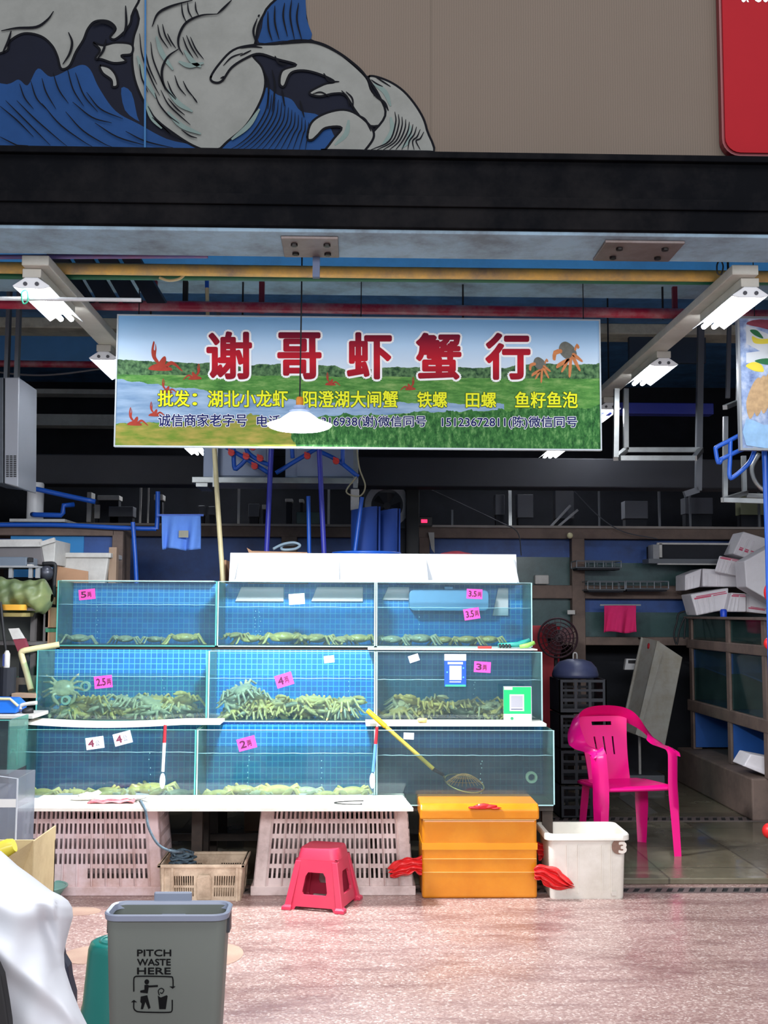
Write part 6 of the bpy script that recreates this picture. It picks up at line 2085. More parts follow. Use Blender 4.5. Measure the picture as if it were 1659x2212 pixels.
# hanging grey cabinets behind the lamp
YC = 8.75
t = root_at('steel_cabinets', 'row of grey metal cabinets on a steel ledge hanging below the shop sign', 'cabinet', 600, 1050, YC)
CABM = pm('cabinet_grey', (150, 162, 184), .45, .3, var=.08, scale=4)
for px0, px1 in ((432, 578), (612, 772)):
    MB().box(X(px0, YC), X(px1, YC), YC + .02, YC + .34, Z(1034, YC), Z(905, YC)).build('cabinet_body', CABM, t, bevel=.006)
    MB().box(X(px0 + 26, YC), X(px1 - 8, YC), YC + .008, YC + .02, Z(1030, YC), Z(915, YC)).build('door', CABM, t, bevel=.004)
MB().box(X(411, YC), X(772, YC), YC - .06, YC + .36, Z(1047, YC), Z(1034, YC)).build('ledge', STEEL, t, bevel=.004)
MB().box(X(420, YC), X(445, YC), YC - .05, YC + .3, Z(1055, YC), Z(1047, YC)).build('bracket', STEEL, t)
for px in (462, 766):
    MB().box(X(px - 5, YC), X(px + 5, YC), YC - .08, YC - .06, Z(1056, YC), Z(905, YC)).build('upright', STEEL, t)
for px in (450, 760):
    x = X(px, YC)
    MB().box(x - .015, x + .015, YC + .28, YC + .31, Z(905, YC), 4.02).build('hanger', GSTEEL, t)
# blue pipework with red valves
VAL = pm('red_valve', (214, 62, 58), .4, var=.1)
t = root_at('pipework', 'blue pipes with red valves running across the grey cabinets', 'pipework', 600, 1030, 8.4)
for pts in ([(470, 945), (480, 960), (530, 990), (584, 1024)], [(505, 940), (506, 1008), (516, 1008), (534, 990)], [(530, 945), (534, 975), (560, 995), (584, 1005)], [(596, 1022), (640, 995), (690, 965), (700, 955)],
            [(690, 975), (730, 995), (774, 1030)], [(741, 945), (740, 1005)], [(630, 950), (632, 990)]):
    MB().tube(smooth_open([at(x, y, 8.4) for x, y in pts], 4), .017, 10).build('pipe', BLUEP, t, smooth=True)
for px, py in ((500, 978), (532, 986), (550, 1007), (562, 990), (664, 985), (726, 996), (546, 966)):
    c = at(px, py, 8.37)
    m = MB().lathe([(.026, -.012), (.026, .012)], c=c, n=10, M=Matrix.Rotation(PI / 2, 3, 'X'))
    m.obox(c + Vector((0, -.02, .012)), .05, .012, .014, (0, rad(30), 0))
    m.build('valve', VAL, t)
# violet and blue poles standing behind the trough
for k, (x0, y0_, x1, y1_, mt, r_, Yk, lab) in enumerate(((587, 962, 576, 1190, VIOP, .020, 8.3, 'left violet blue pole rising behind the white trough'), (689, 962, 700, 1195, VIOP, .020, 8.3, 'right violet blue pole rising behind the white trough'),
                                                    (666, 1072, 668, 1195, BLUEP, .016, 8.35, 'short blue pole between the two violet blue poles'), (782, 1074, 766, 1195, BLUEP, .016, 8.35, 'leaning blue pole left of the rolled blue mats'))):
    top = at(x0, y0_, Yk)
    if k < 2:
        top = at(x0 + (x0 - x1) * .9, y0_ - 220, Yk)
    b_ = at(x1, y1_, Yk)
    f = (PZ - top.z) / (b_.z - top.z)
    pipe('pole', lab, [top, b_, Vector((b_.x, Yk, PZ))], r_, mt, 'pole')
# cream pole at the left end of the trough
pipe('pole', 'pale cream pole leaning behind the left end of the white trough', [at(458, 940, 7.95), at(463, 965, 7.95), at(471, 1100, 7.9), at(482, 1260, 7.85), Vector((at(484, 1270, 7.85).x, 7.85, PZ))], .018, CREAMP, 'pole')
pipe('hose', 'pale thin hose looping beside the grey cabinets at their right end', smooth_open([at(770, 960, 8.4), at(776, 1010, 8.38), at(789, 1050, 8.36), at(776, 1072, 8.36), at(748, 1062, 8.36), at(770, 1030, 8.38)], 6), .006, pm('pale_hose', (168, 160, 128), .5), 'hose')
# rolled blue mats
MATB = pm('blue_foam_mat', (22, 66, 150), .7, var=.12, scale=5)
for px, py0, py1, rp, lab in ((788, 1096, 1192, 34, 'front rolled blue mat behind the right half of the trough'), (836, 1100, 1192, 30, 'rear rolled blue mat beside the black column')):
    Yk = 8.55 if px == 788 else 8.8
    t = root_at('rolled_mat', lab, 'mat', px, 1192, Yk, 'rolled blue mats')
    c0 = at(px, py1, Yk)
    zt_ = Z(py0, Yk)
    rr0 = rp / FP * Yk
    m = MB()
    def spiral(u, v):
        a = u * 2 * PI * 2.4
        r_ = rr0 * (1 - .5 * u)
        tilt = .05 * (zt_ - c0.z) * math.cos(a)
        return Vector((c0.x + r_ * math.cos(a), Yk + .1 + r_ * math.sin(a), (PZ + (zt_ + tilt - PZ) * v)))
    m.grid(spiral, 70, 2, .014)
    m.build('roll', MATB, t, smooth=True, auto=50)
# black column and the fan box behind the mats
m = MB().box(X(876, 9.3), X(905, 9.3), 9.3, 9.55, PZ, Z(1048, 9.3))
tag(m.build('black_column', pm('column_black', (16, 17, 20), .7, var=.2), bevel=.01), 'black column standing behind the right half of the white trough', 'column')
t = root_at('exhaust_fan', 'square exhaust fan with a round dark opening behind the rolled mats', 'fan', 835, 1140, 9.4)
fc = at(836, 1092, 9.4)
m = MB()
m.lathe([(.135, 0), (.15, -.01), (.19, -.01), (.19, .05), (.135, .05)], c=fc, n=32, M=Matrix.Rotation(PI / 2, 3, 'X'), cap=False)
m.build('ring', GREYP, t, smooth=True, auto=40)
m = MB()
panel_grid(m, (fc.x - .2, 9.42, Z(1140, 9.4)), (fc.x + .2, 9.42, Z(1140, 9.4)), (fc.x + .2, 9.42, Z(1052, 9.4)), (fc.x - .2, 9.42, Z(1052, 9.4)), (0, 1, 0), [(.15, .85, .12, .88)], .01)
m.build('frame', pm('fan_frame_grey', (92, 96, 98), .5, var=.1), t)
m = MB()
for k in range(5):
    a = 2 * PI * k / 5
    m.prism([fc + Vector((.02 * math.cos(a), .05, .02 * math.sin(a))), fc + Vector((.12 * math.cos(a - .3), .06, .12 * math.sin(a - .3))), fc + Vector((.12 * math.cos(a + .3), .03, .12 * math.sin(a + .3)))], (0, .006, 0))
m.lathe([(.03, 0), (.03, .04)], c=fc + Vector((0, .07, 0)), n=14, M=Matrix.Rotation(PI / 2, 3, 'X'))
m.build('blades', pm('fan_blade_black', (30, 31, 36), .5), t)
MB().box(fc.x - .2, fc.x + .2, 9.43, 9.62, PZ, Z(1140, 9.4)).build('stand', pm('fan_stand_dark', (50, 52, 58), .6), t)
# small things on top of the trough shelf
t = root_at('cardboard_tray', 'open cardboard tray edge just above the white trough', 'tray', 600, 1195, 7.85)
m = MB().prism([at(533, 1183, 7.85), at(544, 1190, 7.85), at(664, 1193, 7.85), at(664, 1197, 7.85), at(540, 1200, 7.85)], (0, .2, 0))
m.build('tray', CARD, t)
MB().box(at(536, 1200, 7.85).x, at(664, 1200, 7.85).x, 7.86, 8.06, PZ, at(600, 1198, 7.85).z).build('carton', CARD, t)
t = root_at('blue_basin', 'blue basin rim just above the right half of the white trough', 'basin', 790, 1195, 7.9)
c = at(792, 1194, 7.95)
MB().lathe([(.20, c.z - .12), (.245, c.z - .01), (.25, c.z + .004), (.24, c.z), (.19, c.z - .11)], c=(c.x, 8.0, 0), n=36, cap=False).build('body', BLUEP, t, smooth=True)
MB().lathe([(.16, PZ), (.16, c.z - .115)], c=(c.x, 8.0, 0), n=24).build('stand', FRAME_M, t)
pipe('hose', 'grey blue hose coil on the cardboard tray behind the white trough', smooth_open([at(590, 1186, 7.95), at(610, 1176, 7.98), at(634, 1172, 8.0), at(648, 1178, 8.0), at(636, 1186, 7.98), at(610, 1187, 7.96), at(612, 1178, 8.02), at(640, 1175, 8.04)], 6), .010, pm('grey_blue_hose', (130, 152, 168), .5), 'hose')
m = MB().box(at(474, 1262, 7.9).x, at(488, 1262, 7.9).x, 7.9, 8.1, PZ, Z(1211, 7.9))
tag(m.build('tall_carton', CARD, bevel=.004), 'narrow cardboard piece upright behind the cream pole at the end of the trough', 'carton')
tag(MB().blob(Vector((at(985, 1194, 7.70).x, 7.70, Z(1197, 7.70))), .10, .03, .022, 16, 10, amp=.15, seed=3).build('red_cloth', pm('dark_red_cloth', (120, 30, 44), .8, var=.2), smooth=True), 'dark red cloth heap just showing above the trough at right', 'cloth')
tag(MB().prism([at(925, 1150, 10.17), at(938, 1150, 10.17), at(939, 1195, 10.17), at(932, 1186, 10.17)], (0, .02, 0)).build('pale_rag', WGREY), 'small pale rag hanging right of the black column', 'rag')
pbox('white_cup', 'small white cup hanging at the corner of the grey cabinets', 'cup', 757, 1056, 776, 1102, 8.70, .06, WGREY, .008)
t = root_at('digital_display', 'small black device with a glowing red readout right of the black column', 'display', 920, 1138, 9.9)
pbox('body', '', '', 905, 1116, 934, 1137, 10.16, .12, pm('device_black', (22, 24, 28), .4), .006, None, t)
pbox('readout', '', '', 910, 1122, 923, 1129, 10.15, .012, emit('red_led', (255, 40, 80), 2.2), .001, None, t)

# clutter standing on top of the rear rack, against the dark
zr_ = Z(1133, YR)
for k, (px, w, mt, lab) in enumerate(((298, .018, WGREY, 'leftmost pale upright rod on top of the rear rack'), (315, .014, WGREY, 'second pale upright rod on top of the rear rack, near the left'), (512, .022, WGREY, 'bright upright rod on the rear rack between cream pole and left violet pole'),
                                      (708, .022, WGREY, 'pale upright rod on the rear rack beside the right violet pole'), (903, .020, GSTEEL, 'grey upright rod on the rear rack right of the black column'), (977, .02, GSTEEL, 'short grey rod on the rear rack behind the trough at right'),
                                      (1297, .016, GSTEEL, 'thin grey rod on the rear rack right of the slanted slats'), (1428, .02, GSTEEL, 'thin grey rod on the rear rack below the steel hanger'), (1495, .018, GSTEEL, 'thin grey rod on the rear rack near the foam boxes'), (1645, .02, GSTEEL, 'thin grey rod on the rear rack near the right edge'))):
    x = X(px, YR + .1)
    ztp_ = Z(1052 if px not in (977,) else 1100, YR + .1)
    m = MB().beam((x, YR + .1, zr_ - .004), (x, YR + .1, ztp_ if px < 350 or px == 977 else ztp_ + .1), w, w)
    if px == 298:
        m.beam((x, YR + .1, ztp_), (x + .08, YR + .1, ztp_), w, w)
    tag(m.build('upright_rod', mt), lab, 'rod', 'upright rods on the rear rack')
bars('steel_gantry', 'bright inverted L steel gantry on the rear rack right of the readout', 'gantry', [(1102, 1137, 1101, 1052, 10.3, 10.3), (1101, 1052, 1020, 1050, 10.3, 10.3)], .03, STEEL, 10.3)
DIMC = pm('dim_carton_grey', (92, 95, 102), .6, var=.15, scale=6)
for k, (px0, py0, px1, py1, mt, lab) in enumerate(((210, 1070, 258, 1080, WGREY, 'pale strip box on the rear rack above the striped crate'), (234, 1094, 288, 1116, DIMC, 'grey striped crate on the rear rack at left'), (186, 1063, 198, 1128, WGREY, 'narrow upright white panel on the rear rack at left'),
                                                  (203, 1090, 216, 1120, WGREY, 'small white bottle shape on the rear rack at left'), (332, 1068, 352, 1080, WGREY, 'small pale box behind the blue pipe corner'), (428, 1092, 442, 1112, DIMC, 'grey jug shape on the rear rack left of the cream pole'),
                                                  (450, 1094, 464, 1112, DIMC, 'second grey jug shape on the rear rack by the cream pole'), (536, 1088, 560, 1116, DIMC, 'grey stacked tins on the rear rack left of the left violet pole'), (566, 1090, 575, 1100, WGREY, 'tiny white box beside the left violet pole'),
                                                  (616, 1077, 632, 1084, WGREY, 'white tin on the rear rack between the violet poles'), (646, 1078, 656, 1085, WGREY, 'smaller white tin on the rear rack between the violet poles'), (640, 1106, 690, 1132, DGLASS, 'dark jar group on the rear rack between the violet poles'),
                                                  (1070, 1068, 1090, 1112, DIMC, 'grey figure shaped bottle on the rear rack left of the gantry'), (1118, 1068, 1152, 1118, DIMC, 'dim grey carton on the rear rack right of the gantry'), (1200, 1054, 1240, 1120, DIMC, 'dim grey carton on the rear rack behind the slanted slats'),
                                                  (1480, 1075, 1540, 1110, DIMC, 'dim grey carton on the rear rack below the steel rack'), (1600, 1068, 1650, 1112, pm('pale_olive_carton', (150, 152, 120), .6), 'pale olive carton on the rear rack at the right edge'), (1350, 1082, 1400, 1120, DIMC, 'dim grey carton on the rear rack below the open frame'))):
    a_, b_ = at(px0, py1, YR + .25), at(px1, py0, YR + .25)
    t = thing('pale_carton' if mt is not DGLASS else 'dark_jars', lab, 'carton' if mt is not DGLASS else 'jar', ((a_.x + b_.x) / 2, YR + .25, zr_))
    MB().box(a_.x, b_.x, YR + .25, YR + .4, a_.z, b_.z).build('body', mt, t, bevel=.006)
    if a_.z > zr_ + .01:
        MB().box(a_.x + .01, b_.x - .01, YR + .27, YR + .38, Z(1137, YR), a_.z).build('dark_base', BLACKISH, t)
for px, lab in ((1190, 'upper slanted white slat leaning on the rear rack'), (1206, 'lower slanted white slat leaning on the rear rack')):
    tag(MB().beam(at(px, 1137, YR + .1), at(px + 42, 1092 + (px - 1190) * .6, YR + .1), .035, .02).build('slanted_slat', GREYP), lab, 'slat')
pipe('cable', 'thin slack cable sagging diagonally across the dark at right', smooth_open([at(908, 1047, 9.2), at(1000, 1090, 9.7), at(1080, 1128, 10.0), at(1118, 1150, 10.0), at(1126, 1200, 10.05)], 6), .005, pm('dull_cable', (70, 72, 80), .6), 'cable')
pipe('cable', 'thin slack cable across the far right of the rear rack', smooth_open([at(1232, 1052, 10.1), at(1290, 1112, 10.1), at(1345, 1148, 10.1), at(1420, 1164, 10.1)], 6), .005, pm('dull_cable', (70, 72, 80), .6), 'cable')
pipe('cable', 'slack grey cable hanging below the dark red pipe at left', smooth_open([at(-20, 802, 8.9), at(60, 810, 8.9), at(130, 808, 8.9), at(222, 796, 8.9)], 6), .008, pm('grey_cable', (110, 108, 110), .6), 'cable')
tag(MB().blob(at(1231, 1157, 10.15), .03, .03, .028, 12, 8).build('light_bulb', pm('cream_bulb', (236, 226, 180), .3), smooth=True), 'small cream bulb on the front of the rear rack beam', 'bulb')

# wire baskets and dark pans on the rear rack, right
WIRE = pm('grey_wire', (120, 126, 132), .4, .4)
def wire_basket(px0, py0, px1, py1, Y, nb, lab):
    a_, b_ = at(px0, py1, Y), at(px1, py0, Y)
    t = thing('wire_basket', lab, 'basket', ((a_.x + b_.x) / 2, Y, a_.z), 'wire baskets on the rear rack')
    for nm, z in (('lower_rim', a_.z), ('upper_rim', b_.z)):
        MB().tube([(a_.x, Y, z), (b_.x, Y, z), (b_.x, Y + .25, z), (a_.x, Y + .25, z)], .006, 6, closed=True).build(nm, WIRE, t)
    for k in range(nb):
        x = a_.x + (b_.x - a_.x) * k / (nb - 1)
        MB().tube([(x, Y, b_.z), (x, Y, a_.z), (x, Y + .25, a_.z), (x, Y + .25, b_.z)], .005, 6).build('wire', WIRE, t)
    MB().box(a_.x + .01, b_.x - .01, Y + .02, Y + .24, a_.z - .02, a_.z + .01).build('tray', BLACKISH, t)
wire_basket(1246, 1212, 1342, 1226, 9.95, 6, 'upper wire basket beside the brown post of the rear rack')
wire_basket(1270, 1256, 1350, 1274, 9.95, 4, 'lower left wire basket on the rear rack')
wire_basket(1353, 1256, 1444, 1272, 9.95, 4, 'lower right wire basket on the rear rack')
t = root_at('unlit_lamp', 'dark unlit lamp frame with pale edges on the rear rack at right', 'lamp', 1500, 1215, 9.9)
MB().box(X(1424, 9.9), X(1600, 9.9), 9.95, 10.31, Z(1203, 9.9), Z(1172, 9.9)).build('body', BLACKISH, t, bevel=.004)
for y0_, y1_ in ((1168, 1172), (1213, 1216)):
    MB().box(X(1424, 9.9), X(1600, 9.9), 9.92, 9.95, Z(y1_, 9.9), Z(y0_, 9.9)).build('pale_edge', WGREY, t)
MB().box(X(1428, 9.9), X(1434, 9.9), 9.92, 9.95, Z(1200, 9.9), Z(1170, 9.9)).build('end_bar', WGREY, t)
MB().box(X(1415, 9.9), X(1428, 9.9), 9.93, 10.1, Z(1203, 9.9), Z(1172, 9.9)).build('end_box', GREYP, t)
MB().box(X(1405, 9.9), X(1600, 9.9), 9.93, 10.15, Z(1213, 9.9), Z(1203, 9.9)).build('ledge', GSTEEL, t)
t = root_at('pink_towel', 'magenta towel hanging on the rear rack beside the brown post', 'towel', 1340, 1367, 10.0)
towel(1305, 1308, 1374, 1366, 10.0, .02, 3).build('cloth', pm('magenta_towel', (214, 34, 104), .85, var=.1, scale=20, bump=.2), t, smooth=True)
MB().beam(at(1296, 1307, 10.03), at(1384, 1307, 10.03), .015, .015).build('hanging_bar', WIRE, t)
pbox('paper_sheet', 'small white paper sheet on the rear rack above the standing fan', 'paper', 1226, 1318, 1242, 1327, 10.15, .01, WGREY, 0)
pbox('white_tray', 'pale tilted tray on the rear rack right of the white trough', 'tray', 1156, 1242, 1186, 1262, 10.22, .1, WGREY, .01)

# standing fan, red tub, domed lid and scale, right of the tanks
t = root_at('standing_fan', 'dark standing fan behind the right end of the middle tanks', 'fan', 1205, 1500, 9.1)
fc = at(1205, 1378, 9.1)
rf = at(1247, 1378, 9.1).x - fc.x
FANM = pm('fan_dark_wire', (56, 34, 42), .5, .2)
m = MB()
for k in range(5):
    r_ = rf * (1 - k * .2)
    m.tube([fc + Vector((r_ * math.cos(a), -.05 * (1 - (r_ / rf) ** 2), r_ * math.sin(a))) for a in [2 * PI * q / 32 for q in range(32)]], .005 if k else .009, 6, closed=True)
for q in range(18):
    a = 2 * PI * q / 18
    m.tube([fc + Vector((rf * f * math.cos(a), -.05 * (1 - f ** 2), rf * f * math.sin(a))) for f in (0.05, .4, .7, 1)], .003, 5)
m.build('guard', FANM, t)
m = MB()
for k in range(3):
    a = 2 * PI * k / 3 + .4
    P_ = [(.10, -.25), (.5, -.5), (.86, -.25), (.9, .2), (.5, .35), (.10, .12)]
    m.prism([fc + Vector((rf * (x * math.cos(a) - y * math.sin(a)), .03 + .04 * y, rf * (x * math.sin(a) + y * math.cos(a)))) for x, y in P_], (0, .006, 0))
m.build('blades', pm('fan_blade_maroon', (92, 22, 34), .4), t)
MB().lathe([(.06, 0), (.07, .04), (.07, .12), (.04, .16)], c=fc + Vector((0, .20, 0)), n=18, M=Matrix.Rotation(PI / 2, 3, 'X')).build('motor', BLK, t, smooth=True, auto=40)
MB().tube([fc + Vector((0, .1, -.03)), Vector((fc.x, 9.2, PZ + .03))], .016, 10).build('pole', BLK, t)
MB().lathe([(.19, PZ), (.18, PZ + .03), (.03, PZ + .045)], c=(fc.x, 9.2, 0), n=24).build('base', BLK, t)
m = MB()
tub(m, .26, .26, .32, .32, at(1160, 1352, 9.5).z - PZ, .06, .006, at(1166, 1352, 9.6).x, 9.62, PZ)
tag(m.build('red_tub', pm('deep_red_tub', (176, 34, 46), .45, var=.1), smooth=True, auto=40), 'tall dark red tub behind the right end of the top tanks', 'tub')
t = root_at('domed_pot', 'dusky blue domed lid with a ring handle on a black crate, left of the scale', 'pot', 1255, 1462, 8.3)
c = at(1254, 1460, 8.3)
rp = at(1304, 1460, 8.3).x - c.x
hh_ = Z(1424, 8.3) - c.z
MB().lathe([(rp, c.z - .02), (rp * 1.02, c.z), (rp * .93, c.z + hh_ * .45), (rp * .70, c.z + hh_ * .82), (rp * .35, c.z + hh_ * .97), (.01, c.z + hh_)], c=(c.x, 8.5, 0), n=36).build('dome', pm('dusky_blue_enamel', (66, 72, 104), .4, var=.15), t, smooth=True)
MB().tube(smooth_open([Vector((c.x - .015, 8.5, c.z + hh_ - .01)), Vector((c.x - .012, 8.5, c.z + hh_ + .04)), Vector((c.x + .012, 8.5, c.z + hh_ + .04)), Vector((c.x + .015, 8.5, c.z + hh_ - .01))], 4), .006, 6).build('ring_handle', WGREY, t, smooth=True)
t = root_at('black_crate', 'black slatted crate stack under the dusky blue dome', 'crate', 1255, 1600, 8.3)
a_, b_ = X(1206, 8.3), X(1308, 8.3)
zt_ = Z(1461, 8.3)
BCR = pm('black_crate_plastic', (40, 42, 50), .5, var=.15)
for k in range(4):
    z1_ = zt_ - .02 - k * .26
    z0_ = z1_ - .25
    hs = [(.08 + .3 * i, .08 + .3 * i + .24, v, v + .2) for i in range(3) for v in (.15, .45, .72)]
    m = MB()
    panel_grid(m, (a_, 8.3, z0_), (b_, 8.3, z0_), (b_, 8.3, z1_), (a_, 8.3, z1_), (0, 1, 0), hs, .008)
    panel_grid(m, (a_, 8.7, z0_), (b_, 8.7, z0_), (b_, 8.7, z1_), (a_, 8.7, z1_), (0, -1, 0), hs, .008)
    m.box(a_, a_ + .01, 8.3, 8.7, z0_, z1_)
    m.box(b_ - .01, b_, 8.3, 8.7, z0_, z1_)
    m.box(a_, b_, 8.3, 8.7, max(z0_, PZ), max(z0_, PZ) + .01)
    m.build('crate_tier', BCR, t)
t = root_at('platform_scale', 'pale digital scale display on a pole left of the hanging grey tub', 'scale', 1382, 1600, 9.84)
YS = 9.84
m = MB().prism([at(1349, 1447, YS), at(1404, 1447, YS), at(1404, 1438, YS), at(1402, 1424, YS), at(1353, 1423, YS)], (0, .06, 0))
m.build('display_head', pm('scale_white', (200, 200, 200), .4, var=.04), t, bevel=.004)
m = MB().prism([at(1357, 1433, YS - .002), at(1400, 1434, YS - .002), at(1400, 1426, YS - .002), at(1357, 1426, YS - .002)], (0, .004, 0))
m.build('screen', BLK, t)
MB().box(at(1374, 1458, YS).x, at(1388, 1458, YS).x, YS + .01, YS + .05, Z(1458, YS), Z(1447, YS)).build('neck', GREYP, t, bevel=.003)
xx = at(1381, 1458, YS).x
MB().tube([(xx, YS + .03, Z(1458, YS)), (xx, YS + .03, PZ + .1)], .012, 10).build('pole', WGREY, t)
MB().box(xx - .2, xx + .2, YS - .05, YS + .35, PZ, PZ + .1).build('weighing_plate', GSTEEL, t, bevel=.01)

# grey tub leaning on its end
t = root_at('long_tub', 'long dirty grey tub hanging tilted from the rear rack behind the pink chair', 'tub', 1400, 1590, 9.5)
GT2 = pm('dirty_grey_tub', (156, 154, 146), .55, var=.08, scale=5, dirt=(122, 112, 88), dirt_amt=.6, dirt_scale=4)
YT = 9.5
q = [at(1376, 1588, YT), at(1436, 1612, YT), at(1474, 1420, YT), at(1420, 1384, YT)]
q2 = [p + Vector((-.06, .22, .02)) for p in q]
m = MB()
m.prism([q[0], q[1], q[2], q[3]], (0, .006, 0))
m.build('base_face', GT2, t)
m = MB()
for i in range(4):
    a_, b_ = q[i], q[(i + 1) % 4]
    a2, b2 = q2[i], q2[(i + 1) % 4]
    nn = (b_ - a_).cross(a2 - a_).normalized() * .006
    m.prism([a_, b_, b2, a2], nn)
m.build('walls', GT2, t)
m = MB()
m.tube([p + Vector((-.01, .01, 0)) for p in q2], .014, 8, closed=True)
m.build('rim', GT2, t)
l0, l1 = at(1395, 1450, YT + .1), at(1422, 1385, YT + .1)
m = MB().prism([at(1373, 1586, YT - .02), at(1380, 1590, YT - .02), at(1432, 1410, YT - .02), at(1420, 1384, YT - .02)], (0, .02, 0))
m.build('edge_rib', GT2, t)
MB().prism([at(1394, 1428, YT + .16), at(1424, 1384, YT + .06), at(1430, 1402, YT + .06), at(1400, 1446, YT + .16)], (0, .01, 0)).build('flap', GT2, t)
MB().beam(at(1418, 1388, YT + .1), Vector((at(1418, 1388, YT + .1).x, YR + .01, Z(1376, YR))), .012, .012).build('hook', BLK, t)
tag(MB().blob(at(1404, 1397, YT + .12), .024, .024, .036, 10, 8, amp=.1).build('red_bulb', pm('red_cap', (170, 36, 44), .4), smooth=True), 'small red bulb shape behind the top of the hanging grey tub', 'bulb')
pipe('cable', 'black cables hanging at the left end of the right tank rack', smooth_open([at(1480, 1320, 9.9), at(1466, 1326, 9.9), at(1462, 1345, 9.9), at(1456, 1370, 9.9), at(1462, 1392, 9.9), at(1468, 1360, 9.9), at(1480, 1335, 9.9), at(1478, 1380, 9.9)], 6), .008, BLK, 'cable')

# right tank rack, running back along the aisle
XR = 3.0
rr = thing('tank_rack', 'brown concrete tank rack with blue bays along the right side of the aisle', 'rack', (XR + .3, 9.0, PZ))
yn, yf_ = 7.2, 10.1
ztops = Z(1330, 8.6)
for zc_, h_ in ((1.27, .08), (.72, .10)):
    MB().box(XR, XR + .09, yn, yf_, zc_ - h_ / 2, zc_ + h_ / 2).build('beam', BROWN, rr, bevel=.008)
MB().box(XR - .10, XR + .9, 8.2, yf_, PZ, .34).build('plinth', BROWN, rr, bevel=.012)
for yk in (7.3, 8.15, 8.95, 9.95):
    MB().box(XR + .005, XR + .085, yk, yk + .08, .34 if yk > 8.1 else PZ, ztops).build('post', BROWN, rr, bevel=.006)
for i, (y0_, y1_) in enumerate(((7.4, 8.14), (8.24, 8.94), (9.04, 9.94))):
    MB().box(XR + .02, XR + .03, y0_, y1_, .775, 1.225).build('glass_pane', clear('rack_glass', (200, 222, 218), .18, (120, 150, 150)), rr)
    MB().box(XR + .02, XR + .03, y0_, y1_, 1.315, ztops - .01).build('glass_pane', clear('rack_glass', (200, 222, 218), .18, (120, 150, 150)), rr)
    for za, zb3, mt in ((.36, .70, pm('dim_blue_divider', (30, 84, 160), .5, var=.15)), (.78, 1.06, DGLASS if i else DTEAL), (1.06, 1.22, pm('dim_blue_divider', (30, 84, 160), .5, var=.15)), (1.32, ztops - .02, DGLASS)):
        MB().box(XR + .02, XR + .8, y1_ - .01, y1_, za, zb3).build('divider', mt, rr)
    MB().box(XR + .5, XR + .52, y0_, y1_, .36, 1.22).build('bay_panel', BRIGHTB, rr)
    MB().box(XR + .04, XR + .5, y0_, y1_, .76, .775).build('bay_floor', NAVYP, rr)
    MB().prism([(XR + .1, y0_, 1.0), (XR + .5, y0_, 1.0), (XR + .5, y1_, 1.06), (XR + .1, y1_, 1.06)], (0, 0, .012)).build('blue_sheet', pm('blue_bay_sheet', (26, 92, 190), .5, var=.1), rr)
MB().box(XR - .02, XR + .9, yn, yf_, ztops - .02, ztops).build('top_slab', BROWN, rr, bevel=.004)
MB().box(XR + .86, XR + .9, yn, yf_, PZ, ztops).build('rear_panel', BLACKISH, rr)

# pile of white foam boxes on the right rack
FOAMB = pm('white_foam_box', (236, 232, 236), .6, var=.03, dirt=(206, 196, 200), dirt_amt=.3)
PRINT = pm('pink_box_print', (214, 96, 124), .5, var=.2, scale=30)
def foam(label, corners, Y, depth, ridges, stripe, skew=(0.0, 0.0), side=None):
    """front face corners (bottom left, bottom right, top right, top left) in picture coordinates"""
    P_ = [at(x, y, Y) for x, y in corners]
    t = thing('foam_fish_box', label, 'foam box', tuple(min(P_, key=lambda v: v.z)), 'white foam boxes on the right rack')
    ext = Vector((skew[0], depth, skew[1]))
    MB().prism(P_, ext).build('body', FOAMB, t, bevel=.010, seg=3)
    a_, b_, c_, d_ = P_
    off = Vector((0, -.007, 0))
    def Q(u, v): return (a_ * (1 - u) + b_ * u) * (1 - v) + (d_ * (1 - u) + c_ * u) * v
    for k in range(ridges):
        u0 = .06 + .62 * k / max(1, ridges)
        MB().prism([Q(u0, .04) + off, Q(u0 + .07, .04) + off, Q(u0 + .07, .74) + off, Q(u0, .74) + off], (0, .012, 0)).build('ridge', FOAMB, t, bevel=.003)
    if stripe:
        for (v0, v1, u0, u1) in ((stripe, stripe + .07, .06, .52), (stripe + .09, stripe + .13, .12, .92), (stripe + .01, stripe + .05, .58, .95)):
            MB().prism([Q(u0, v0) + off * .5, Q(u1, v0) + off * .5, Q(u1, v1) + off * .5, Q(u0, v1) + off * .5], (0, .002, 0)).build('printed_stripe', PRINT, t)
    return t
YFB = 9.72
foam('lowest left white foam box of the pile on the right rack, with pink print', [(1505, 1330), (1572, 1316), (1574, 1270), (1492, 1284)], YFB, .30, 4, .74)
foam('low white foam box in the middle of the pile, right of the blue cup', [(1570, 1322), (1612, 1322), (1612, 1282), (1580, 1280)], YFB - .1, .3, 3, .80)
foam('tilted printed white foam box at the bottom right of the pile', [(1612, 1322), (1690, 1330), (1690, 1300), (1612, 1282)], YFB - .05, .32, 0, .2)
foam('white foam box with ridged end lying across the middle of the pile', [(1480, 1276), (1512, 1268), (1516, 1228), (1480, 1242)], YFB + .05, .3, 3, 0)
foam('long flank of a white foam box in the middle of the pile', [(1518, 1267), (1604, 1268), (1600, 1232), (1518, 1228)], YFB + .06, .3, 2, 0)
foam('tilted white foam box resting high in the pile below the top one', [(1543, 1235), (1590, 1244), (1604, 1210), (1554, 1200)], YFB - .05, .28, 4, .84, (.1, -.02))
foam('topmost tilted white foam box of the pile with a pink stripe', [(1583, 1196), (1640, 1215), (1662, 1165), (1606, 1148)], YFB - .02, .28, 3, .22)
foam('big pale foam box slanting at the right edge in front of the pile', [(1612, 1268), (1720, 1330), (1720, 1150), (1608, 1212)], YFB - .45, .25, 0, 0)
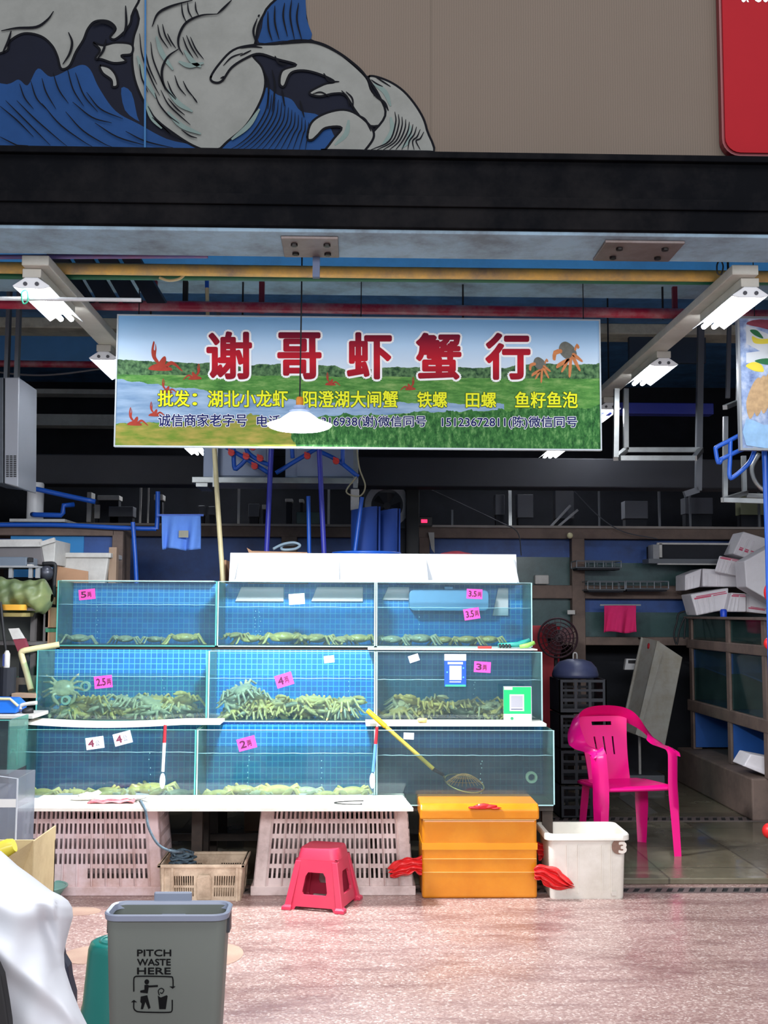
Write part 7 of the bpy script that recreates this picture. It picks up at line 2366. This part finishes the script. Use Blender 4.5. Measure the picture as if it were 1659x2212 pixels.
tag(MB().lathe([(.028, 0), (.030, .05), (.022, .065), (.001, .068)], c=Vector((at(1563, 1328, YFB - .15).x, YFB - .15, ztops)), n=16).build('blue_cup', pm('bright_blue_cap', (30, 80, 220), .35), smooth=True, auto=50), 'bright blue plastic cup in front of the foam box pile', 'cup')
for py, lab in ((1280, 'red lantern shape at the right picture edge beside the foam boxes'), (1390, 'red plastic shape at the right picture edge below the foam boxes')):
    tag(MB().blob(at(1662, py, 7.0), .035, .035, .06 if py < 1300 else .04, 14, 10).build('red_ball', pm('bright_red_plastic', (226, 40, 40), .4), smooth=True), lab, 'ball')
tag(MB().blob(at(1664, 1795, 7.0), .05, .05, .05, 14, 10).build('red_ball', pm('bright_red_plastic', (226, 40, 40), .4), smooth=True), 'dark red ball shape low at the right picture edge', 'ball')
t = root_at('open_foam_box', 'open white foam tray on the plinth of the right rack', 'foam box', 1640, 1680, 8.3)
MB().prism([at(1606, 1655, 8.3), at(1622, 1629, 8.3), at(1680, 1640, 8.3), at(1672, 1680, 8.3), at(1640, 1668, 8.3)], (0, .25, 0)).build('tray', FOAMB, t, bevel=.008)
MB().prism([at(1606, 1655, 8.28), at(1612, 1652, 8.28), at(1672, 1672, 8.28), at(1672, 1682, 8.28)], (0, .04, 0)).build('lip', FOAMB, t, bevel=.006)

# ================================================================== LEFT SIDE SHELVES
YL = 7.4
t = root_at('white_tub', 'white ribbed plastic tub beside the pale wooden post at left', 'tub', 180, 1255, 7.9)
m = MB()
a_, b_, c_, d_ = at(122, 1262, 7.9), at(226, 1262, 7.9), at(236, 1196, 7.9), at(118, 1194, 7.9)
m.prism([a_, b_, c_, d_], (0, .35, 0))
m.build('body', WGREY, t, bevel=.01)
MB().box(d_.x - .015, c_.x + .015, 7.88, 8.27, c_.z - .03, c_.z + .005).build('rim', WGREY, t, bevel=.006)
for px in (150, 190):
    MB().box(at(px, 1230, 7.9).x, at(px + 18, 1230, 7.9).x, 7.892, 7.9, Z(1206, 7.9), Z(1202, 7.9)).build('handle_slot', GREYP, t)
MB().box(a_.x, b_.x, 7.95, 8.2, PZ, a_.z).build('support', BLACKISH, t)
t = root_at('grey_tub', 'large grey tub tipped on its side above the green tarpaulin at left', 'tub', 60, 1240, 7.6)
m = MB().prism([at(-60, 1176, 7.6), at(88, 1174, 7.6), at(96, 1220, 7.6), at(-60, 1222, 7.6)], (0, .4, 0))
m.build('base_face', pm('shadow_grey_plastic', (112, 108, 110), .6, var=.12), t, bevel=.006)
MB().prism([at(88, 1174, 7.6), at(120, 1166, 7.6), at(117, 1220, 7.6), at(96, 1220, 7.6)], (0, .4, 0)).build('side_wall', WGREY, t, bevel=.004)
MB().beam(at(-60, 1174, 7.58), at(90, 1173, 7.58), .03, .05).build('rim', WGREY, t)
MB().beam(at(86, 1176, 7.58), at(119, 1166, 7.58), .03, .03).build('rim', WGREY, t)
t = root_at('metal_box', 'blue grey metal box on a wire trolley above the green tarpaulin', 'box', 30, 1228, 7.3)
pbox('box', '', '', -60, 1203, 58, 1226, 7.3, .25, pm('blue_grey_metal', (104, 116, 130), .45, .2, var=.08), .006, None, t)
pbox('clasp', '', '', 60, 1204, 68, 1214, 7.3, .05, BLK, .002, None, t)
pbox('white_tab', '', '', 58, 1219, 69, 1226, 7.29, .05, WGREY, .002, None, t)
t = root_at('wire_trolley', 'metal trolley shelf with a motor above the green tarpaulin', 'trolley', 40, 1250, 7.3)
MB().box(at(-60, 1230, 7.3).x, at(84, 1230, 7.3).x, 7.28, 7.62, Z(1230, 7.3), Z(1226, 7.3)).build('shelf', GREYP, t)
for px in (22, 65, 80):
    MB().box(at(px, 1250, 7.3).x - .012, at(px, 1250, 7.3).x + .012, 7.3, 7.33, Z(1252, 7.3), Z(1230, 7.3)).build('post', GREYP, t)
MB().blob(at(100, 1238, 7.4), .05, .06, .05, 16, 10).build('motor', pm('dark_motor', (66, 68, 78), .35, .3, var=.3, scale=20), t, smooth=True)
MB().tube(smooth_open([at(92, 1218, 7.4), at(116, 1218, 7.4), at(119, 1230, 7.4), at(117, 1255, 7.4), at(116, 1290, 7.4)], 5), .014, 8).build('cable', BLK, t, smooth=True)
tag(pbox('wooden_post', '', '', 233, 1182, 252, 1262, 7.95, .08, WOODY, .004, ground=True), 'pale wooden post right of the white ribbed tub', 'post')
t = root_at('cardboard_box', 'open cardboard flap in front of the white ribbed tub', 'cardboard box', 150, 1255, 7.75)
MB().prism([at(116, 1222, 7.75), at(190, 1234, 7.75), at(190, 1268, 7.75), at(116, 1268, 7.75)], (0, .012, 0)).build('flap', CARD, t)
MB().prism([at(116, 1222, 7.75), at(122, 1222, 7.75), at(118, 1306, 7.75), at(110, 1304, 7.75)], (0, .2, 0)).build('side_flap', CARD, t)
MB().box(at(122, 1268, 7.76).x, at(190, 1268, 7.76).x, 7.77, 7.95, PZ, at(150, 1266, 7.77).z).build('carton', CARD, t)
# green tarpaulin roll
TARP = pm('olive_tarpaulin', (88, 104, 70), .4, var=.2, scale=5, dirt=(132, 138, 84), dirt_amt=.6, dirt_scale=4)
c0, c1 = at(-40, 1284, 7.1), at(108, 1284, 7.1)
m = MB()
def tarp(u, v):
    x = c0.x + (c1.x - c0.x) * u
    a = 2 * PI * v
    e_ = 1 - max(0, (u - .86) / .14) ** 2 * .75
    r_ = .105 * e_ * (1 + .07 * math.sin(3 * a + 9 * u) + .05 * math.sin(7 * a - 22 * u) + .05 * math.sin(31 * u + 2 * a))
    return Vector((x, 7.15 + r_ * 1.3 * math.sin(a), c0.z + r_ * math.cos(a) - .02 * u))
m.grid(tarp, 44, 36)
tag(m.build('green_tarpaulin', TARP, smooth=True, doubles=True), 'crumpled olive green tarpaulin roll at the left edge', 'tarpaulin')
t = root_at('left_shelf', 'dim grey shelf unit under the green tarpaulin at left', 'shelf', 50, 1420, 7.3)
DIM = pm('dim_grey_shelf', (92, 88, 88), .6, var=.2, scale=6)
for py in (1316, 1388):
    MB().box(at(-60, py, 7.25).x, at(98, py, 7.25).x, 7.05, 7.5, Z(py + 6, 7.25), Z(py, 7.25)).build('shelf_board', DIM, t)
for px in (64, 92):
    MB().box(at(px, 1400, 7.3).x, at(px, 1400, 7.3).x + .03, 7.3, 7.5, PZ, Z(1316, 7.3)).build('post', DIM, t)
MB().box(at(-60, 1400, 7.5).x, at(98, 1400, 7.5).x, 7.48, 7.5, PZ, Z(1316, 7.5)).build('rear_panel', pm('dim_green_grey', (84, 88, 84), .6, var=.25, scale=4), t)
for (px0, py0, px1, py1, col, lab) in ((4, 1306, 55, 1318, (226, 168, 62), 'amber plastic tray under the green tarpaulin'), (2, 1324, 58, 1332, (150, 136, 84), 'dull yellow tray below the amber tray at left')):
    a_, b_ = at(px0, py1, 7.0), at(px1, py0, 7.0)
    m = MB()
    loft(m, [rr_loop(m, (b_.x - a_.x) * .92, .2, .03, a_.z, (a_.x + b_.x) / 2, 7.08), rr_loop(m, b_.x - a_.x, .22, .03, b_.z, (a_.x + b_.x) / 2, 7.08), rr_loop(m, (b_.x - a_.x) * .95, .2, .03, b_.z, (a_.x + b_.x) / 2, 7.08), rr_loop(m, (b_.x - a_.x) * .88, .18, .03, a_.z + .006, (a_.x + b_.x) / 2, 7.08)])
    tag(m.build('plastic_tray', pm('tray_%d' % col[0], col, .35, var=.1), smooth=True, auto=40), lab, 'tray')
for k, (py0, py1, px0, lab) in enumerate(((1312, 1356, 96, 'upper cardboard carton left of the top left tank'), (1358, 1402, 96, 'lower cardboard carton with a green band left of the top left tank'))):
    t = root_at('cardboard_carton', lab, 'carton', 112, py1, 7.3, 'cartons stacked left of the top tank')
    a_, b_ = at(px0, py1, 7.3), at(123, py0, 7.3)
    MB().box(a_.x, b_.x, 7.3, 7.6, a_.z, b_.z).build('body', CARD, t, bevel=.004)
    if k:
        MB().box(a_.x + .003, b_.x + .001, 7.297, 7.3, Z(1368, 7.3), Z(1360, 7.3)).build('green_band', pm('green_carton_band', (50, 120, 90), .6), t)
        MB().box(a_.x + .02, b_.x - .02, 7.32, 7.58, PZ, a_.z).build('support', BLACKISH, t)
t = root_at('maroon_folder_box', 'maroon box with white edges leaning below the left shelf', 'box', 45, 1412, 6.95)
MB().prism([at(18, 1358, 6.95), at(36, 1357, 6.95), at(50, 1380, 6.95), at(28, 1382, 6.95)], (0, .05, 0)).build('white_edge', WGREY, t)
MB().prism([at(28, 1381, 6.95), at(51, 1379, 6.95), at(60, 1402, 6.95), at(46, 1416, 6.95), at(40, 1412, 6.95)], (0, .05, 0)).build('cover', pm('maroon_cover', (120, 40, 56), .5, var=.1), t)
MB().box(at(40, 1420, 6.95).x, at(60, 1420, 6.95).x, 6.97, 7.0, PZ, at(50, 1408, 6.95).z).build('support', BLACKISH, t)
pipe('pole', 'thin black stick leaning at the left edge under the amber tray', [at(1, 1300, 6.9), at(8, 1370, 6.9), at(13, 1408, 6.9), Vector((at(16, 1450, 6.9).x, 6.9, PZ))], .008, BLK, 'stick')
t = root_at('spray_bottle', 'slim white bottle with a blue label at the left edge', 'bottle', 14, 1442, 6.85)
c = at(14, 1442, 6.85)
zt_ = Z(1408, 6.85)
MB().lathe([(.018, c.z), (.019, c.z + .01), (.019, zt_ - .02), (.010, zt_), (.001, zt_ + .002)], c=(c.x, 6.85, 0), n=18).build('body', WGREY, t, smooth=True, auto=50)
MB().box(c.x - .018, c.x - .008, 6.828, 6.834, c.z + .01, zt_ - .02).build('label', pm('navy_label', (40, 54, 110), .5), t)
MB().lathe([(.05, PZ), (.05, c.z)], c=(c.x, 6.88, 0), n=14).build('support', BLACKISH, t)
pipe('pipe', 'cream bent plastic pipe left of the middle tanks', smooth_open([at(128, 1392, 7.0), at(100, 1397, 6.98), at(56, 1404, 6.95)], 3)[:-1] + smooth_open([at(54, 1405, 6.95), at(46, 1409, 6.95), at(47, 1418, 6.95)], 4) + [at(58, 1455, 6.93), at(67, 1490, 6.9)], .019, CREAMP)
t = root_at('grey_bucket', 'square grey bucket beside the cream bent pipe', 'bucket', 40, 1496, 6.9)
a_, b_ = at(22, 1496, 6.95), at(74, 1464, 6.95)
m = MB()
tub(m, (b_.x - a_.x) * .9, .2, b_.x - a_.x, .24, b_.z - a_.z, .02, .005, (a_.x + b_.x) / 2, 7.08, a_.z)
m.build('body', pm('taupe_bucket', (128, 118, 108), .6, var=.1), t, smooth=True, auto=40)
MB().box(a_.x, b_.x, 6.97, 7.2, a_.z - .02, a_.z).build('base_plank', WOODY, t)
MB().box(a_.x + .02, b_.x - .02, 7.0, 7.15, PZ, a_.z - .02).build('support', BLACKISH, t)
pbox('plank', 'pale wooden plank behind the blue basin at left', 'plank', 24, 1498, 78, 1508, 6.82, .1, WOODY, .003)
# white table with a blue basin and taps
t = root_at('side_table', 'narrow white table at the left edge carrying a blue basin', 'table', 30, 1640, 6.5)
zt_ = at(30, 1544, 6.52).z
MB().box(at(-90, 1544, 6.52).x, at(74, 1544, 6.52).x, 6.5, 6.82, zt_ - .022, zt_).build('table_top', WGREY, t, bevel=.004)
MB().box(at(20, 1560, 6.6).x, at(36, 1560, 6.6).x, 6.6, 6.66, PZ, zt_ - .022).build('leg', pm('grey_wood_leg', (112, 104, 96), .6, var=.2), t, bevel=.004)
MB().box(at(-80, 1560, 6.6).x, at(-64, 1560, 6.6).x, 6.6, 6.66, PZ, zt_ - .022).build('leg', pm('grey_wood_leg', (112, 104, 96), .6, var=.2), t, bevel=.004)
t = root_at('blue_basin', 'bright blue eight sided basin on the white side table', 'basin', 0, 1543, 6.55)
zb2 = zt_ + .001
pr = [(-70, 1542), (34, 1542), (38, 1526), (22, 1511), (-70, 1509)]
MB().prism([at(x, min(y, 1541), 6.56) for x, y in pr], (0, .2, 0)).build('body', pm('vivid_blue_basin', (18, 104, 206), .35, var=.06), t, bevel=.006)
MB().tube([at(-70, 1508, 6.56), at(22, 1510, 6.56), at(39, 1525, 6.56)], .008, 8).build('rim', CREAMP, t)
t = root_at('tap_fitting', 'white tap fitting with dark hoses on the side table by the middle tank', 'tap', 58, 1542, 6.6)
MB().tube(smooth_open([at(80, 1518, 6.62), at(62, 1520, 6.62), at(46, 1524, 6.62), at(43, 1532, 6.62)], 4), .012, 10).build('spout', WGREY, t, smooth=True)
MB().blob(at(60, 1536, 6.62), .035, .03, .022, 12, 8, amp=.15).build('hose_bundle', BLK, t, smooth=True)
# small glass tank and a maroon flask at the left edge
GL = at(18, 1655, 6.1)
t = root_at('side_glass_tank', 'glass tank edge standing at the left picture edge', 'fish tank', 0, 1660, 6.1)
zg0, zg1 = at(10, 1672, 6.1).z, at(10, 1556, 6.1).z
xg0, xg1 = at(-90, 1600, 6.1).x, at(19, 1600, 6.1).x
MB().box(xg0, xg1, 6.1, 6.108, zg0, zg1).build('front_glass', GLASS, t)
MB().box(xg1 - .008, xg1, 6.109, 6.45, zg0, zg1).build('side_glass', GLASS_SIDE, t)
MB().box(xg0, xg1 - .01, 6.11, 6.44, zg0, zg0 + .2).build('water', WATERS['green'], t)
MB().box(xg0, xg1, 6.097, 6.1, zg1 - .002, zg1 + .004).build('glass_edge', EDGE, t)
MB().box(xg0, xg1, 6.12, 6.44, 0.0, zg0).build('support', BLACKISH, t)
t = root_at('maroon_flask', 'maroon flask with a pale handle left of the bottom left tank', 'flask', 27, 1680, 6.45)
c = at(27, 1690, 6.45)
zt_ = Z(1624, 6.45)
MB().lathe([(.018, c.z), (.020, c.z + .02), (.020, zt_ - .03), (.012, zt_ - .006), (.001, zt_)], c=(c.x, 6.45, 0), n=20).build('body', pm('maroon_flask_paint', (120, 26, 44), .35, var=.1), t, smooth=True, auto=50)
MB().tube(smooth_open([Vector((c.x - .012, 6.44, zt_ - .012)), Vector((c.x, 6.43, zt_ + .016)), Vector((c.x + .020, 6.44, zt_ - .012)), Vector((c.x + .024, 6.44, zt_ - .09))], 5), .005, 8).build('handle', WGREY, t, smooth=True)
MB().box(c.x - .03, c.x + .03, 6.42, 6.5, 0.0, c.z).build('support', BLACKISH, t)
